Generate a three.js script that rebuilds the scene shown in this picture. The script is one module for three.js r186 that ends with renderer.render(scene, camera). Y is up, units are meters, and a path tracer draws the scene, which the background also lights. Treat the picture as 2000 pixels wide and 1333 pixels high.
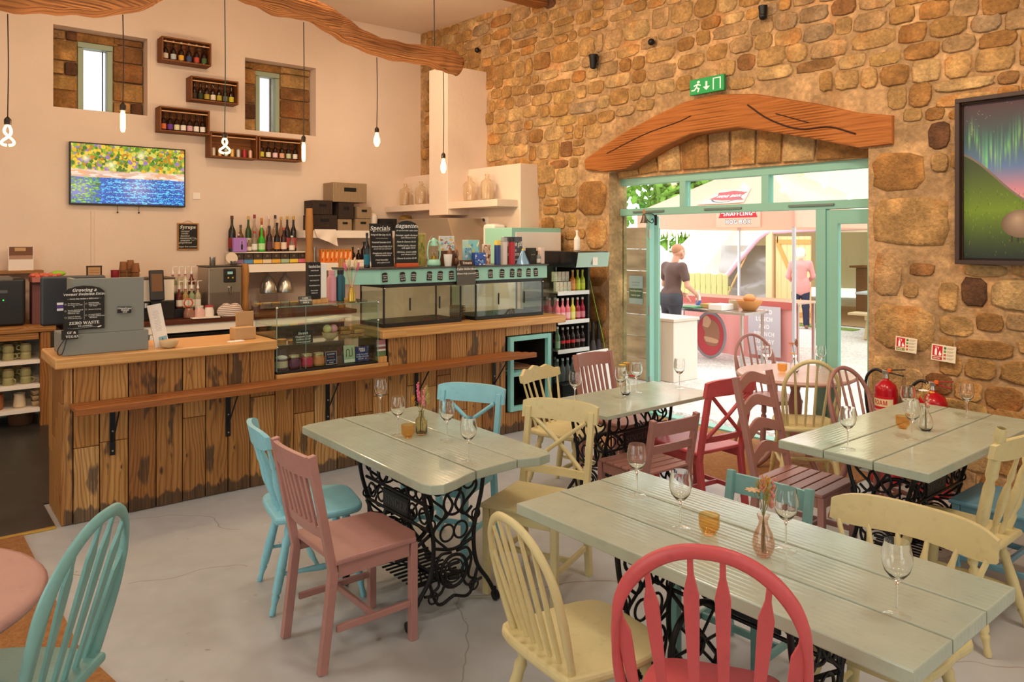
import * as THREE from 'three';
import { RoundedBoxGeometry } from 'three/addons/geometries/RoundedBoxGeometry.js';
import { mergeGeometries } from 'three/addons/utils/BufferGeometryUtils.js';
import { RectAreaLightUniformsLib } from 'three/addons/lights/RectAreaLightUniformsLib.js';
import { MarchingCubes } from 'three/addons/objects/MarchingCubes.js';

// ---------------------------------------------------------------- camera, sky, light, exposure
const scene = new THREE.Scene();
const CAM = new THREE.Vector3(-5.95, 1.83, 9.41), FOC = 1470, HOR = 470, YAW = Math.atan(1200 / 1470);
const FW = new THREE.Vector3(Math.sin(YAW), 0, -Math.cos(YAW)), RT = new THREE.Vector3(Math.cos(YAW), 0, Math.sin(YAW));
const camera = new THREE.PerspectiveCamera(2 * Math.atan(666.5 / FOC) * 180 / Math.PI, 2000 / 1333, 0.05, 200);
camera.position.copy(CAM); camera.lookAt(CAM.clone().add(FW));
camera.setViewOffset(2000, 1333, 0, 666.5 - HOR, 2000, 1333);   // a rising-front lens: verticals stay vertical
scene.add(camera);
scene.background = new THREE.Color(1.0, 1.0, 1.0);               // bright overcast
scene.backgroundIntensity = 3.0;
const renderer = new THREE.WebGLRenderer();
renderer.toneMapping = THREE.LinearToneMapping;
renderer.toneMappingExposure = 1.0;
renderer.shadowMap.enabled = true;
RectAreaLightUniformsLib.init();
// pixel of the photograph -> point on a plane of the room
const ray = (px, py) => FW.clone().addScaledVector(RT, (px - 1000) / FOC).add(new THREE.Vector3(0, (HOR - py) / FOC, 0));
const pz = (px, py, z) => { const d = ray(px, py); return CAM.clone().addScaledVector(d, (z - CAM.z) / d.z); };
const pxx = (px, py, x) => { const d = ray(px, py); return CAM.clone().addScaledVector(d, (x - CAM.x) / d.x); };
const pyy = (px, py, y) => { const d = ray(px, py); return CAM.clone().addScaledVector(d, (y - CAM.y) / d.y); };

// ---------------------------------------------------------------- small tools
let seed = 7;
const rnd = () => { seed = (seed + 0x6d2b79f5) | 0; let t = Math.imul(seed ^ (seed >>> 15), 1 | seed); t = (t + Math.imul(t ^ (t >>> 7), 61 | t)) ^ t; return ((t ^ (t >>> 14)) >>> 0) / 4294967296; };
const rr = (a, b) => a + (b - a) * rnd();
const pick = (a) => a[Math.floor(rnd() * a.length)];
const V = (x, y, z) => new THREE.Vector3(x, y, z);
const clamp = (x, a = 0, b = 1) => Math.min(b, Math.max(a, x));
const hash = (x, y, s) => { let h = Math.imul(x, 374761393) + Math.imul(y, 668265263) + Math.imul(s, 1274126177); h = Math.imul(h ^ (h >>> 13), 1274126177); return ((h ^ (h >>> 16)) >>> 0) / 4294967296; };
function vnoise(x, y, per, s) {   // value noise that repeats every per cells
  const xi = Math.floor(x), yi = Math.floor(y), fx = x - xi, fy = y - yi, u = fx * fx * (3 - 2 * fx), v = fy * fy * (3 - 2 * fy), m = (a) => ((a % per) + per) % per;
  const a = hash(m(xi), m(yi), s), b = hash(m(xi + 1), m(yi), s), c = hash(m(xi), m(yi + 1), s), d = hash(m(xi + 1), m(yi + 1), s);
  return a + (b - a) * u + (c - a) * v + (a - b - c + d) * u * v;
}
function fbm(x, y, per, s, oct = 4) { let t = 0, a = 0.5, n = 0; for (let i = 0; i < oct; i++) { t += a * vnoise(x, y, per, s + i); n += a; x *= 2; y *= 2; per *= 2; a *= 0.5; } return t / n; }
function dataTex(w, h, f, srgb = true, rep = 1) {
  const d = new Uint8Array(w * h * 4);
  for (let y = 0; y < h; y++) for (let x = 0; x < w; x++) { const c = f(x / w, y / h), i = (y * w + x) * 4; for (let k = 0; k < 3; k++) d[i + k] = clamp(Array.isArray(c) ? c[k] : c) * 255; d[i + 3] = 255; }
  const t = new THREE.DataTexture(d, w, h); t.wrapS = t.wrapT = THREE.RepeatWrapping; t.magFilter = THREE.LinearFilter; t.minFilter = THREE.LinearMipmapLinearFilter;
  if (srgb) t.colorSpace = THREE.SRGBColorSpace; t.repeat.set(rep, rep); t.needsUpdate = true; return t;
}
function canvasTex(w, h, draw) {
  const c = document.createElement('canvas'); c.width = w; c.height = h; const g = c.getContext('2d'); draw(g, w, h);
  const t = new THREE.CanvasTexture(c); t.colorSpace = THREE.SRGBColorSpace; return t;
}
const mix3 = (a, b, t) => [0, 1, 2].map((k) => a[k] + (b[k] - a[k]) * t);
const hex = (n) => [(n >> 16 & 255) / 255, (n >> 8 & 255) / 255, (n & 255) / 255];

// geometry: everything non-indexed with position, normal, uv
const N = (g) => { const r = g.index ? g.toNonIndexed() : g; for (const k of Object.keys(r.attributes)) if (!['position', 'normal', 'uv'].includes(k)) r.deleteAttribute(k); if (!r.attributes.uv) r.setAttribute('uv', new THREE.BufferAttribute(new Float32Array(r.attributes.position.count * 2), 2)); if (!r.attributes.normal) r.computeVertexNormals(); return r; };
const mg = (...a) => { const l = a.flat(9).filter(Boolean); return l.length === 1 ? l[0] : mergeGeometries(l); };
const at = (g, x = 0, y = 0, z = 0, rx = 0, ry = 0, rz = 0) => { if (rx || ry || rz) g.applyMatrix4(new THREE.Matrix4().makeRotationFromEuler(new THREE.Euler(rx, ry, rz))); return g.translate(x, y, z); };
const box = (w, h, d, x = 0, y = 0, z = 0, r = 0.004) => at(N(r > 0 ? new RoundedBoxGeometry(w, h, d, 1, Math.min(r, w / 2.01, h / 2.01, d / 2.01)) : new THREE.BoxGeometry(w, h, d)), x, y, z);
const boxb = (w, h, d, x = 0, y = 0, z = 0, r = 0.004) => box(w, h, d, x, y + h / 2, z, r);   // stands on y
const cyl = (r0, r1, h, x = 0, y = 0, z = 0, seg = 16) => at(N(new THREE.CylinderGeometry(r1, r0, h, seg)), x, y + h / 2, z);
const lathe = (pts, seg = 20, x = 0, y = 0, z = 0) => at(N(new THREE.LatheGeometry(pts.map((p) => new THREE.Vector2(Math.max(p[0], 0), p[1])), seg)), x, y, z);
const sph = (r, x = 0, y = 0, z = 0, sx = 1, sy = 1, sz = 1, seg = 14) => at(N(new THREE.SphereGeometry(r, seg, Math.max(6, seg * 0.7 | 0)).scale(sx, sy, sz)), x, y, z);
const tube = (pts, r, seg = 0, rad = 8, closed = false) => N(new THREE.TubeGeometry(new THREE.CatmullRomCurve3(pts.map((p) => p.isVector3 ? p : V(...p)), closed, 'centripetal'), seg || pts.length * 6, r, rad, closed));
const straight = (a, b, r, rad = 8) => N(new THREE.TubeGeometry(new THREE.LineCurve3(V(...a), V(...b)), 1, r, rad, false));
const orient = (g, a, b) => { const A = V(...a), B = V(...b), d = B.clone().sub(A).normalize(); g.applyQuaternion(new THREE.Quaternion().setFromUnitVectors(V(0, 1, 0), d)); return g.translate(A.x, A.y, A.z); };
function bar(a, b, w, d, r = 0.004, yaw = 0) {   // square bar from a to b, w across x, d across z before it is turned
  const L = V(...a).distanceTo(V(...b)); const g = boxb(w, L, d, 0, 0, 0, r); if (yaw) g.rotateY(yaw); return orient(g, a, b);
}
const spindle = (a, b, prof, seg = 12) => { const L = V(...a).distanceTo(V(...b)); return orient(lathe(prof.map(([t, r]) => [r, t * L]), seg), a, b); };
function ext(pts, depth, bevel = 0, holes = [], curved = false, cs = 6) {   // outline in x,y; thickness along z, centred
  const s = curved ? new THREE.Shape(new THREE.SplineCurve([...pts, pts[0]].map((p) => new THREE.Vector2(...p))).getPoints(pts.length * cs)) : new THREE.Shape(pts.map((p) => new THREE.Vector2(...p)));
  for (const h of holes) s.holes.push(new THREE.Path(h.map((p) => new THREE.Vector2(...p))));
  const g = new THREE.ExtrudeGeometry(s, { depth: depth - 2 * bevel, bevelEnabled: bevel > 0, bevelThickness: bevel, bevelSize: bevel, bevelOffset: -bevel, bevelSegments: 2, curveSegments: 8 });
  return at(N(g), 0, 0, -depth / 2 + bevel);
}
function sweep(pts, sec, radial = 10) {   // rings round a path; sec(i) -> [rx, ry] ; ring lies in the plane of (side, up)
  const P = [], I = [];
  const n = pts.length;
  for (let i = 0; i < n; i++) {
    const a = pts[Math.max(0, i - 1)], b = pts[Math.min(n - 1, i + 1)], t = b.clone().sub(a).normalize(), side = new THREE.Vector3().crossVectors(t, V(0, 1, 0)).normalize(), up = new THREE.Vector3().crossVectors(side, t), [rx, ry] = sec(i);
    for (let k = 0; k < radial; k++) { const th = k / radial * Math.PI * 2, p = pts[i].clone().addScaledVector(side, Math.cos(th) * rx).addScaledVector(up, Math.sin(th) * ry); P.push(p.x, p.y, p.z); }
  }
  for (let i = 0; i < n - 1; i++) for (let k = 0; k < radial; k++) { const a = i * radial + k, b = i * radial + (k + 1) % radial; I.push(a, b, a + radial, b, b + radial, a + radial); }
  for (const [o, f] of [[0, 1], [(n - 1) * radial, 0]]) for (let k = 1; k < radial - 1; k++) f ? I.push(o, o + k + 1, o + k) : I.push(o, o + k, o + k + 1);
  const g = new THREE.BufferGeometry(); g.setAttribute('position', new THREE.Float32BufferAttribute(P, 3)); g.setIndex(I); g.computeVertexNormals(); return N(g);
}
function metres(g, grain = 'y', s = 1, ou = 0, ov = 0) {   // uv in metres from the dominant direction of each face; v runs along the grain
  const p = g.attributes.position, uv = new Float32Array(p.count * 2), a = V(0, 0, 0), b = V(0, 0, 0), c = V(0, 0, 0);
  for (let i = 0; i < p.count; i += 3) {
    a.fromBufferAttribute(p, i); b.fromBufferAttribute(p, i + 1); c.fromBufferAttribute(p, i + 2);
    const n = b.clone().sub(a).cross(c.clone().sub(a)), ax = Math.abs(n.x), ay = Math.abs(n.y), az = Math.abs(n.z);
    const drop = ax >= ay && ax >= az ? 'x' : ay >= az ? 'y' : 'z', rest = ['x', 'y', 'z'].filter((k) => k !== drop), vk = rest.includes(grain) ? grain : rest[1], uk = rest.find((k) => k !== vk);
    [a, b, c].forEach((q, k) => { uv[(i + k) * 2] = q[uk] * s + ou; uv[(i + k) * 2 + 1] = q[vk] * s + ov; });
  }
  g.setAttribute('uv', new THREE.BufferAttribute(uv, 2)); return g;
}
const taken = {};
const numbered = (n) => { const k = (taken[n] = (taken[n] ?? -1) + 1); return k ? `${n}_${String(k).padStart(3, '0')}` : n; };
function mesh(name, g, m, parent, opt = {}) {
  const geo = Array.isArray(g) ? mg(g) : g;
  if (m.userData.tex && !opt.keepuv) metres(geo, opt.grain ?? 'y', 1, opt.ou ?? rnd() * 3, opt.ov ?? rnd() * 3);
  const o = new THREE.Mesh(geo, m); o.name = parent === scene || !parent ? numbered(name) : name; o.castShadow = o.receiveShadow = true; (parent ?? scene).add(o);
  if (opt.label) o.userData.label = opt.label; if (opt.kind) o.userData.kind = opt.kind; return o;
}
function tag(o, label, category, group) { o.userData.label = label; o.userData.category = category; if (group) o.userData.group = group; return o; }
function thing(name, label, category, pos = [0, 0, 0], turn = 0, group) { const o = new THREE.Group(); o.name = numbered(name); scene.add(o); o.position.set(...pos); o.rotation.y = turn; return tag(o, label, category, group); }
const struct = (name, g, m, opt = {}) => { const o = mesh(name, g, m, scene, opt); o.userData.kind = 'structure'; return o; };
const solo = (name, g, m, label, category, pos = [0, 0, 0], turn = 0, group, opt = {}) => { const o = mesh(name, g, m, scene, opt); o.position.set(...pos); o.rotation.y = turn; return tag(o, label, category, group); };
function dup(root, pos, turn = 0, label, group) {
  const r = root.clone(); r.name = numbered(root.name.replace(/_\d{3}$/, '')); scene.add(r); r.position.set(...pos); r.rotation.y = turn; r.userData = { ...root.userData };
  if (label) r.userData.label = label; if (group) r.userData.group = group; return r;
}
const mats = {};
function M(color, rough = 0.6, o = {}) {
  const key = JSON.stringify([color, rough, Object.entries(o).map(([k, v]) => [k, v?.uuid ?? v])]);
  if (mats[key]) return mats[key];
  const { tex, ...rest } = o, phys = ['transmission', 'clearcoat', 'sheen', 'ior', 'thickness', 'attenuationColor'].some((k) => k in rest);
  const m = new (phys ? THREE.MeshPhysicalMaterial : THREE.MeshStandardMaterial)({ color, roughness: rough, ...rest });
  if (tex || rest.map || rest.bumpMap || rest.roughnessMap) m.userData.tex = true;
  return (mats[key] = m);
}
// ---------------------------------------------------------------- textures and materials
const tGrain = dataTex(256, 256, (u, v) => 0.62 + 0.38 * fbm(u * 8, v * 8, 8, 3, 5));
const tBump = dataTex(256, 256, (u, v) => fbm(u * 12, v * 12, 12, 11, 5), false);
const tStone = dataTex(512, 512, (u, v) => { const a = fbm(u * 5, v * 5, 5, 21, 6), b = fbm(u * 40, v * 40, 40, 31, 2), c = clamp((fbm(u * 3, v * 3, 3, 41, 4) - 0.52) * 5); return mix3([0.55 + 0.5 * a, 0.54 + 0.48 * a, 0.5 + 0.46 * a], [0.78, 0.6, 0.42], c * 0.45).map((x) => x * (0.86 + 0.28 * b)); });
const tStoneB = dataTex(512, 512, (u, v) => 0.65 * fbm(u * 10, v * 10, 10, 51, 5) + 0.35 * fbm(u * 48, v * 48, 48, 61, 2), false);
const tPlaster = dataTex(512, 512, (u, v) => { const a = fbm(u * 4, v * 4, 4, 71, 5); return [0.94 + 0.06 * a, 0.935 + 0.065 * a, 0.93 + 0.07 * a]; });
const tPlasterB = dataTex(512, 512, (u, v) => 0.7 * fbm(u * 6, v * 6, 6, 81, 4) + 0.3 * fbm(u * 50, v * 50, 50, 85, 2), false);
function woodTex(base, dark, knots, s, lines = 26, contrast = 0.55, foot = 0) {   // foot: worn, grimy grey ends of old floorboards
  const K = []; for (let i = 0; i < knots; i++) K.push([hash(i, 1, s), hash(i, 2, s), 0.006 + 0.012 * hash(i, 3, s)]);
  return dataTex(512, 1024, (u, v) => {
    let w = u + 0.05 * (fbm(u * 3, v * 3, 3, s + 9, 3) - 0.5), k = 0;
    for (const [a, b, r] of K) { let dx = Math.abs(u - a), dy = Math.abs(v - b); dx = Math.min(dx, 1 - dx); dy = Math.min(dy, 1 - dy); const q = Math.hypot(dx, dy * 0.8); w += 0.05 * Math.exp(-q / (r * 2.2)) * Math.sign(u - a || 1); k = Math.max(k, clamp(1.4 - q / r)); }
    const cath = Math.abs(((w * lines + 2.2 * fbm(w * 4, v * 2, 4, s, 3) * 2) % 1 + 1) % 1 - 0.5) * 2, fine = vnoise(u * 160, v * 6, 160, s + 5), big = fbm(u * 6, v * 2, 2, s + 15, 3);
    const t = clamp(contrast * Math.pow(cath, 2.2) + 0.28 * fine + 0.35 * (big - 0.5));
    const c = mix3(mix3(base, dark, t), [0.24, 0.13, 0.07], clamp(k) * 0.85); if (!foot) return c;
    const rag = 0.035 + 0.13 * Math.pow(fbm(u * 9, v * 3, 3, s + 25, 4), 2.2), g = clamp((rag - v) * 60), blot = clamp((fbm(u * 7, v * 5, 5, s + 35, 4) - 0.68) * 14) * (fine > 0.25 ? 1 : 0.5); return mix3(c, [0.27, 0.22, 0.18], clamp(g * (0.55 + 0.35 * fine) + blot * 0.7));
  });
}
const tPine = woodTex(hex(0xd2a468), hex(0x805526), 9, 101, 22, 0.55);
const tPineFoot = woodTex(hex(0xd2a468), hex(0x805526), 7, 117, 22, 0.55, 1);
const tOak = woodTex(hex(0xd9a566), hex(0xb27a3c), 0, 131, 16, 0.4);
const tBeam = woodTex(hex(0xb5763f), hex(0x6b3a16), 2, 161, 18, 0.7);
const tWoodB = dataTex(256, 512, (u, v) => 0.6 * vnoise(u * 60, v * 4, 4, 171) + 0.4 * fbm(u * 8, v * 4, 4, 172, 3), false);
const tPaint = dataTex(256, 256, (u, v) => 0.93 + 0.07 * fbm(u * 6, v * 6, 6, 181, 4) - 0.03 * clamp((fbm(u * 20, v * 20, 20, 191, 2) - 0.7) * 8));
const tPaintB = dataTex(256, 256, (u, v) => 0.6 * vnoise(u * 48, v * 3, 3, 201) + 0.4 * fbm(u * 10, v * 10, 10, 211, 3), false);
const tCoir = dataTex(256, 256, (u, v) => mix3(hex(0x9c6a3a), hex(0xc89a62), fbm(u * 40, v * 40, 40, 221, 2) * 0.7 + 0.3 * fbm(u * 4, v * 4, 4, 223, 3)));
const tGravel = dataTex(512, 512, (u, v) => { const a = vnoise(u * 70, v * 70, 70, 231), b = fbm(u * 5, v * 5, 5, 233, 3); return mix3(hex(0xb5aca4), hex(0xefe9e4), clamp(a * 0.8 + 0.3 * b)); });
// the concrete floor: 5 m square patch with hairline cracks, stains and a few spots
const tFloor = canvasTex(1536, 1536, (g, w, h) => {
  const im = g.createImageData(w, h);
  for (let y = 0; y < h; y++) for (let x = 0; x < w; x++) {
    const u = x / w, v = y / h, a = fbm(u * 5, v * 5, 5, 301, 5), b = fbm(u * 60, v * 60, 60, 311, 2), s = clamp((fbm(u * 3, v * 3, 3, 321, 4) - 0.55) * 4);
    const c = mix3([0.72, 0.715, 0.70], [0.80, 0.795, 0.785], a), d = mix3(c, [0.70, 0.665, 0.62], s * 0.4), i = (y * w + x) * 4;
    for (let k = 0; k < 3; k++) im.data[i + k] = clamp(d[k] + (b - 0.5) * 0.05) * 255; im.data[i + 3] = 255;
  }
  g.putImageData(im, 0, 0);
  let s = 5; const r = () => (s = (s * 16807) % 2147483647) / 2147483647;
  for (let n = 0; n < 13; n++) { let x = r() * w, y = r() * h, t = n < 6 ? -0.9 + r() * 0.2 : r() * 6.3; g.strokeStyle = `rgba(${95 + r() * 30},${80 + r() * 20},66,${0.35 + r() * 0.35})`; g.beginPath(); g.moveTo(x, y); const L = 20 + r() * 60; for (let i = 0; i < L; i++) { t += (r() - 0.5) * (n < 6 ? 0.25 : 0.9); x += Math.cos(t) * 9; y += Math.sin(t) * 9; g.lineTo(x, y); } g.lineWidth = n < 6 ? 2.4 : 1.4; g.stroke(); }
  for (let n = 0; n < 240; n++) { g.fillStyle = r() < 0.5 ? `rgba(110,92,72,${0.15 + r() * 0.3})` : `rgba(235,232,225,${r() * 0.3})`; g.beginPath(); g.ellipse(r() * w, r() * h, 1 + r() * 4, 1 + r() * 3, r() * 3, 0, 7); g.fill(); }
  g.fillStyle = 'rgba(240,130,130,.75)'; g.beginPath(); g.ellipse(w * 0.42, h * 0.57, 9, 5, 0.4, 0, 7); g.fill();
});
tFloor.wrapS = tFloor.wrapT = THREE.RepeatWrapping; tFloor.repeat.set(0.2, 0.2);
const tFloorB = dataTex(512, 512, (u, v) => fbm(u * 16, v * 16, 16, 331, 5), false);
const rep = (t, x, y = x) => { const c = t.clone(); c.repeat.set(x, y); c.needsUpdate = true; return c; };

const mPlaster = M(0xeed8c7, 0.9, { map: rep(tPlaster, 0.5), bumpMap: rep(tPlasterB, 0.7), bumpScale: 0.004 });
const mCeil = M(0xf0dccb, 0.92, { map: rep(tPlaster, 0.4) });
const mMortar = M(0xe8bf94, 0.95, { map: rep(tStone, 0.9), bumpMap: rep(tStoneB, 1.6), bumpScale: 0.012 });
const stoneCols = [0xe0b47c, 0xd4a468, 0xe8c28e, 0xc69258, 0xd8b084, 0xac7a4e, 0x7a543c, 0xc8a888, 0xe2b878, 0xb68858];
const mStones = stoneCols.map((c) => M(c, 0.92, { map: rep(tStone, 1.4), bumpMap: rep(tStoneB, 2.2), bumpScale: 0.014 }));
const mFloor = M(0xeef3fa, 0.42, { map: tFloor, bumpMap: rep(tFloorB, 0.5), bumpScale: 0.002 });
const mPlanks = [0xffffff, 0xeee2cc, 0xf7ead2, 0xdac6a6, 0xc8ac86, 0xe6d2ae].map((c) => M(c, 0.55, { map: rep(tPine, 1.7, 0.8), bumpMap: rep(tWoodB, 2, 1), bumpScale: 0.003 }));
const mPlanksFoot = [0xffffff, 0xeee2cc, 0xf7ead2, 0xdac6a6, 0xc8ac86, 0xe6d2ae].map((c) => M(c, 0.55, { map: rep(tPineFoot, 1.7, 0.8), bumpMap: rep(tWoodB, 2, 1), bumpScale: 0.003 }));
const mOak = M(0xffffff, 0.38, { map: rep(tOak, 1.2, 0.5), bumpMap: rep(tWoodB, 2, 0.8), bumpScale: 0.0015 });
const mRail = M(0xb8926c, 0.45, { map: rep(tOak, 2, 0.6), bumpMap: rep(tWoodB, 3, 1), bumpScale: 0.002 });
const mBeam = M(0xffffff, 0.75, { map: rep(tBeam, 2.2, 0.7), bumpMap: rep(tWoodB, 2, 0.7), bumpScale: 0.02 });
const mLintel = M(0xcfa67e, 0.75, { map: rep(tOak, 1.0, 0.4), bumpMap: rep(tWoodB, 1.4, 0.5), bumpScale: 0.025 });
const mPost = M(0xd8cab8, 0.6, { map: rep(tOak, 3, 0.8), bumpMap: rep(tWoodB, 3, 1), bumpScale: 0.006 });
const mCrate = M(0xb08a68, 0.7, { map: rep(tPine, 3, 1.2) });
const mCoir = M(0xd6c8ba, 0.98, { map: rep(tCoir, 1.6), bumpMap: rep(tBump, 8), bumpScale: 0.006 });
const mGravel = M(0xffffff, 0.95, { map: rep(tGravel, 0.7), bumpMap: rep(tBump, 4), bumpScale: 0.012 });
const paint = (c, rough = 0.42) => M(c, rough, { map: rep(tPaint, 2), bumpMap: rep(tPaintB, 3), bumpScale: 0.0007 });
const mSage = M(0xb6c0ae, 0.17, { map: rep(tPaint, 2), bumpMap: rep(tPaintB, 2.5, 0.8), bumpScale: 0.0016 }), mTeal = paint(0x79a9a6), mAqua = paint(0x8fd3cd, 0.45), mSky = paint(0x8fd0e0), mPink = paint(0xb4837c), mRose = paint(0xa8776f), mYel = paint(0xdccd97), mRed = paint(0xd65a5e), mTurq = paint(0x7fb3b0), mBlue = paint(0x74a6bd);
const mWhite = M(0xf3e9df, 0.55), mWhiteG = M(0xf6f2ec, 0.35), mBlack = M(0x17171a, 0.45), mIron = M(0x16171b, 0.42, { metalness: 0.35 }), mDark = M(0x221e1c, 0.6), mGrey = M(0x83847c, 0.6), mSteel = M(0xb9b6b0, 0.28, { metalness: 0.9 }), mChrome = M(0xdedede, 0.12, { metalness: 1 }), mBrass = M(0xb08a3c, 0.35, { metalness: 0.8 });
const mGlass = M(0xffffff, 0.01, { transmission: 1, thickness: 0.004, ior: 1.5 }), mPane = M(0xf4fbf8, 0.02, { transmission: 1, thickness: 0, ior: 1.5 });
const mFrameAqua = M(0x86bdb0, 0.4);
const mSmoke = M(0xf8ebe4, 0.02, { transmission: 1, thickness: 0, ior: 1.5 }), mAmber = M(0xfae6c0, 0.03, { transmission: 1, thickness: 0, ior: 1.5 }), mFoot = M(0xffffff, 0.03, { transmission: 0.96, thickness: 0, ior: 1.5 });
const mKraft = M(0xc39a6c, 0.85), mPaper = M(0xf2ece4, 0.8), mTerra = M(0xa4623c, 0.7), mMug = M(0x9a9466, 0.4), mMugIn = M(0xd9b48c, 0.6), mCloth = M(0xf0e2d8, 0.9);
// ---------------------------------------------------------------- the room
const toZ = (g) => g.rotateY(-Math.PI / 2);   // outline (z, y) -> a slab across x; local +z becomes -x
const CEIL = (z) => 4.86 - 0.045 * z;
{
  // floor, matting, dark floor behind the bar
  struct('floor', at(N(new THREE.BoxGeometry(9.0, 0.2, 12.9)), -4.28, -0.1, 6.3), mFloor, { grain: 'z', ou: 0, ov: 0 });
  solo('bar_floor_mat', mg(box(4.9, 0.008, 3.3, -6.2, 0.004, 1.68, 0), box(3.3, 0.008, 0.53, -6.82, 0.004, 3.59, 0)), M(0x3c3a38, 0.35, { map: rep(tGrain, 1) }), 'dark grey vinyl flooring behind the wooden bar', 'floor mat');
  solo('bar_floor_edging', box(3.3, 0.012, 0.035, -6.82, 0.006, 3.87, 0.003), M(0xc9a24a, 0.4, { metalness: 0.5 }), 'brass edging strip along dark floor beside the bar end', 'trim');
  solo('coir_matting', at(ext([[-1.15, -4.3], [0.14, -4.3], [0.14, -6.5], [-0.05, -6.5], [-0.05, -6.66], [-1.15, -6.66]], 0.012), 0, 0.006, 0, -Math.PI / 2), mCoir, 'brown coir matting inside the glazed doors', 'doormat');
  solo('coir_matting', at(ext([[-8.44, -3.9], [-5.35, -3.9], [-5.32, -5.6], [-5.0, -7.4], [-4.95, -12.36], [-8.44, -12.36]], 0.012), 0, 0, 0, -Math.PI / 2).translate(0, 0.006, 0), mCoir, 'worn brown coir matting under the small round pink table', 'doormat');
  // ceiling
  const cg = box(9.2, 0.25, 12.9, 0, 0, 0, 0); cg.rotateX(Math.atan(0.045)); cg.translate(-4.2, CEIL(6.3) + 0.125, 6.3);
  struct('ceiling', cg, mCeil, { grain: 'z' });
  // white wall behind the bar with two splayed slit-window openings
  const W = [pz(104, 47, 0), pz(288, 226, 0), pz(478.5, 112, 0), pz(617, 266, 0)];
  const rect = (a, b) => [[a.x, b.y], [b.x, b.y], [b.x, a.y], [a.x, a.y]];
  const wb = ext([[-8.7, -0.2], [0.5, -0.2], [0.5, 5.2], [-8.7, 5.2]], 0.6, 0, [rect(W[0], W[1]), rect(W[2], W[3])]); wb.translate(0, 0, -0.3);
  const wallBack = struct('wall_back', wb, mPlaster);
  const stoneIn = (a, b, n) => {   // stone lining of a recess, window in the middle
    const w = b.x - a.x, h = a.y - b.y, fx0 = a.x + w * (n ? 0.22 : 0.28), fx1 = a.x + w * (n ? 0.56 : 0.66), y0 = b.y, y1 = a.y, zb = -0.2;
    mesh('recess_backing', ext([[a.x - 0.05, y0 - 0.05], [b.x + 0.05, y0 - 0.05], [b.x + 0.05, y1 + 0.05], [a.x - 0.05, y1 + 0.05]], 0.3, 0, [[[fx0 + 0.02, y0 + 0.02], [fx1 - 0.02, y0 + 0.02], [fx1 - 0.02, y1 - 0.12], [fx0 + 0.02, y1 - 0.12]]]).translate(0, 0, zb - 0.17), mMortar, wallBack);
    for (const [l, r] of [[a.x, fx0], [fx1, b.x]]) { let y = y0 + 0.005; while (y < y1 - 0.05) { const hh = Math.min(rr(0.14, 0.24), y1 - y), cut = r - l > 0.25 && rnd() < 0.3 ? rr(0.4, 0.6) : 1; let x = l; for (const f of cut < 1 ? [cut, 1 - cut] : [1]) { mesh('stone', box((r - l) * f - 0.014, hh - 0.016, 0.07, x + (r - l) * f / 2, y + hh / 2, zb - 0.02 + rr(0, 0.02), 0.012), pick(mStones), wallBack); x += (r - l) * f; } y += hh; } }
    mesh('stone', box(fx1 - fx0 + 0.1, 0.1, 0.06, (fx0 + fx1) / 2, y1 - 0.05, zb - 0.01, 0.015), mStones[3], wallBack);
    const win = struct('window_' + (n + 1), [box(0.055, y1 - y0 - 0.17, 0.1, fx0 + 0.03, (y0 + y1) / 2 - 0.083, zb - 0.05), box(0.055, y1 - y0 - 0.17, 0.1, fx1 - 0.03, (y0 + y1) / 2 - 0.083, zb - 0.05), box(fx1 - fx0, 0.06, 0.098, (fx0 + fx1) / 2, y1 - 0.13, zb - 0.05)], M(0x9fae97, 0.5));
    mesh('pane', box(fx1 - fx0 - 0.1, y1 - y0 - 0.16, 0.006, (fx0 + fx1) / 2, (y0 + y1) / 2 - 0.06, zb - 0.12, 0), M(0xdfe6ea, 0.12, { transmission: 0.9, thickness: 0 }), win);
    mesh('bar', box(0.012, y1 - y0 - 0.16, 0.02, fx1 - 0.09, (y0 + y1) / 2 - 0.06, zb - 0.1, 0.002), M(0x4d5458, 0.5, { metalness: 0.6 }), win);
  };
  stoneIn(W[0], W[1], 0); stoneIn(W[2], W[3], 1);
  // walls out of the frame: behind the camera and to the side, each with glazed openings
  const wf = ext([[-8.7, -0.2], [0.5, -0.2], [0.5, 5.2], [-8.7, 5.2]], 0.4, 0, [[[-7.6, 0.1], [-5.4, 0.1], [-5.4, 2.5], [-7.6, 2.5]], [[-4.0, 0.9], [-1.6, 0.9], [-1.6, 2.6], [-4.0, 2.6]]]); wf.translate(0, 0, 12.6);
  struct('wall_front', wf, mPlaster);
  const wl = toZ(ext([[-0.2, -0.2], [12.8, -0.2], [12.8, 5.2], [-0.2, 5.2]], 0.4, 0, [[[4.6, 0.1], [8.2, 0.1], [8.2, 2.6], [4.6, 2.6]]])); wl.translate(-8.7, 0, 0);
  struct('wall_left', wl, mPlaster);
  for (const [n, g] of [['window_3', box(2.3, 2.5, 0.03, -6.5, 1.3, 12.6, 0)], ['window_4', box(2.5, 1.8, 0.03, -2.8, 1.75, 12.6, 0)], ['window_5', box(0.03, 2.6, 3.7, -8.7, 1.35, 6.4, 0)]]) struct(n, g, mPane);

  // ---- stone wall with the doorway
  const open = [[3.78, -0.3], [3.78, 2.56], [4.3, 2.76], [4.9, 2.9], [5.45, 2.88], [6.0, 2.78], [6.58, 2.62], [6.58, -0.3]];
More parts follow.
